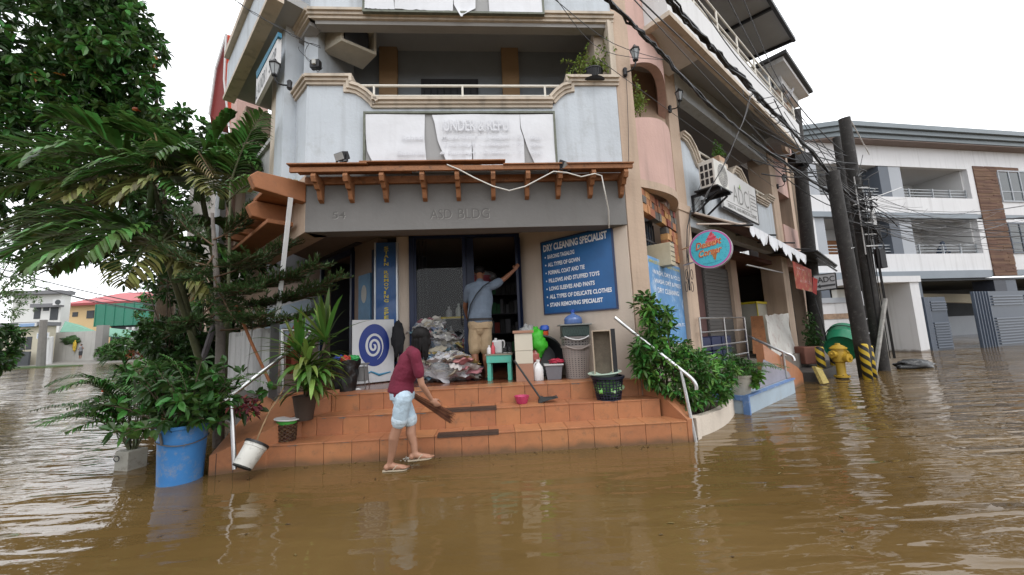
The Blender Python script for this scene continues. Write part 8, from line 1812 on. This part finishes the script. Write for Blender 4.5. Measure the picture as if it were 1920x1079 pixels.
q.prism([FW.P(112, 624, -1), FW.P(183, 624, -1), FW.P(150, 611, -2), FW.P(122, 604, -2)], (0, 0, .1)); q.build('sheet', mat('pale_green_sheet', (.14, .30, .22), .6), t)
q = MB(); q.prism([FW.P(192, 632, -1), FW.P(262, 634, -1), FW.P(255, 622, -3), FW.P(192, 615, -3)], (0, 0, .1)); q.build('sheet', MATS['pale_green_sheet'], t)
# hedges and trees there
bush('roadside_hedge', 'bushy green hedge at the far side of the flooded street', FW.p(8, 3, 0), [(D(205, 662, 46), (1.4, 1, 1.1), 120), (D(225, 655, 46), (1.6, 1, 1.4), 120), (D(235, 640, 48), (1.8, 1, 1.4), 60)], [g_mid, g_far], .35, .18, 3, 3)
bush('red_shrub', 'low red leaved shrub beside the roadside hedge', FW.p(12, 3, 0), [(D(250, 668, 46), (1.3, .8, .8), 60)], [leafmat('rust_leaf', (.18, .05, .02)), g_mid], .3, .15, 2, 4)
def ftree(base, blobs, lab, ms, L_, W_, tr_, seed, group='trees along the far street'):
    t = plant('street_tree', lab, 'tree', base, group); q = MB()
    for c, r_, n in blobs: clusters(q, ellpts(c, r_, n, .2), 9, L_, W_, 1, .3, 0); clusters(q, ellpts(c, r_, n//3, .7), 7, L_, W_, 1, .3, 1)
    q.build('crown', ms, t); q = MB(); r = random.Random(seed); top = Vector(blobs[0][0]); q.tube([Vector(base)-UP*.3, Vector(base).lerp(top, .6), top], [tr_, tr_*.7, tr_*.4], 8)
    for c, r_, n in blobs[1:]: q.tube(bez(Vector(base).lerp(top, .6), top.lerp(Vector(c), .4), c, 5), [tr_*.4, tr_*.35, tr_*.3, tr_*.2, tr_*.15, tr_*.1], 6)
    q.build('trunk', bark, t, smooth=True)
ftree(Z(-60, 720, 0), [(D(-10, 520, 19), (1.3, 1, 1.3), 70), (D(20, 490, 19), (1.3, 1, 1.1), 60), (D(45, 545, 19), (.8, .8, .8), 26), (D(10, 570, 19), (1.0, 1, .9), 60), (D(60, 500, 20), (.7, .8, .6), 16)], 'pale feathery tree at the left edge in front of the white house', [g_far, leafmat('pale_leaf', (.17, .25, .12))], .17, .07, .12, 5)
ftree(Z(-120, 760, 0), [(D(-30, 650, 13), (.9, .8, .7), 60), (D(5, 625, 13), (.45, .5, .3), 24), (D(-5, 680, 13), (.5, .5, .35), 24)], 'dark broadleaf shrub at the left edge above the water', [g_dark, g_mid], .24, .11, .06, 6)
ftree(Z(300, 690, 0), [(D(296, 590, 42), (1.6, 2, 2.0), 60), (D(298, 625, 40), (1.6, 2, 2.0), 60)], 'mid green tree behind the palm stems by the green building', [g_dark, g_mid], .4, .2, .3, 7)
for i, (x, d) in enumerate([(325, 34), (355, 30), (395, 28), (440, 26), (330, 48), (380, 44)]):
    ftree(Z(x, 690, 0), [(D(x, 560+8*(i % 3), d), (2.6, 2, 2.6), 110), (D(x+20, 610, d), (2.2, 2, 2.0), 70), (D(x-20, 640, d), (2., 2, 1.6), 60)], 'dark street tree in the dense row behind the palm stems', [g_dark, g_mid], .42, .2, .25, 20+i)
q = MB(); q.prism([Vector((-75, 33, -.1)), Vector((-44, 38.5, -.1)), Vector((-50, 42, -.1)), Vector((-75, 42, -.1))], (0, 0, .16)); tag(struct(q.build('grass_verge', leafmat('grass_green', (.06, .11, .03))), 'stuff'), 'muddy green grass verge beside the far left fence', 'grass')
# power lines there
t = thing('street_wires', 'thin black power lines crossing the sky at far left', 'cables', D(150, 540, 30))
for (x0, y0), (x1, y1), rad in [((-40, 492), (480, 600), .035), ((-40, 500), (330, 588), .04), ((60, 505), (330, 552), .02), ((60, 520), (330, 575), .02), ((60, 530), (330, 585), .02)]: q = MB(); q.tube(sag(D(x0, y0, 26), D(x1, y1, 26), .5), rad, 5); q.build('wire', black, t)
# unseen building and tree, added behind the camera for water and glass to mirror
t = thing('added_reflection_building', 'plain rendered building across the street behind the viewpoint', 'building', (0, -16, 0))
q = MB(); q.box((-14, -20, 1.5), (14, 6, 4)); q.box((6, -24, 1.5), (12, 6, 4.6)); q.box((22, -18, 1.5), (12, 6, 4)); q.build('wall', mat('added_building_render', (.34, .32, .29), .8, .1, .5), t)
q = MB(); 
for k in range(6): q.box((-19+k*2.3, -16.98, 2.2), (1.3, .06, 1.1))
for k in range(4): q.box((2+k*2.6, -20.98, 2.4), (1.4, .06, 1.2))
q.build('window', drk2, t)
ftree(Vector((-6, -11, 0)), [((-6, -11, 6), (2.6, 2.4, 2.2), 120), ((-8, -11, 5), (2, 2, 1.6), 70)], 'broadleaf tree across the street behind the viewpoint', [g_dark, g_mid], .4, .2, .2, 30, None)
# floating litter and the splash at the woman's feet
r = random.Random(91); P, Dv = [], []
for i in range(60): x, y = r.uniform(-4.5, 4.5), r.uniform(1.6, 4.1); P.append((x, y, .004)); a = r.uniform(0, 6.28); Dv.append((math.cos(a), math.sin(a), .03))
for i in range(40): s = r.uniform(-4.4, .2); p = FS.p(s, .60+abs(r.gauss(0, .06))+.03, .004); P.append(p[:]); a = r.uniform(0, 6.28); Dv.append((math.cos(a), math.sin(a), .03))
q = MB(); leaves(q, P, Dv, RNG.uniform(.02, .06, len(P)), RNG.uniform(.008, .022, len(P)), 0., 0, up=np.tile([0, 0, 1.], (len(P), 1)))
tag(struct(q.build('floating_leaves', leafmat('brown_floating_leaf', (.12, .08, .03))), 'stuff'), 'scattered brown leaf litter floating on the muddy water', 'leaf litter')
q = MB(); c = Z(772, 864, .01)
for i in range(70): a, k = r.uniform(0, 6.28), abs(r.gauss(0, .5)); s_ = r.uniform(.003, .008); q.ell(c+Vector((math.cos(a)*k*.13, math.sin(a)*k*.06, abs(r.gauss(0, .02)))), (s_*1.6, s_*1.3, s_), 6, 4)
tag(struct(q.build('water_splash', mat('water_foam', (.55, .52, .46), .1, .1, 20, 0, alpha=.8), smooth=True), 'stuff'), 'small splash of water at the walking woman far foot', 'splash')
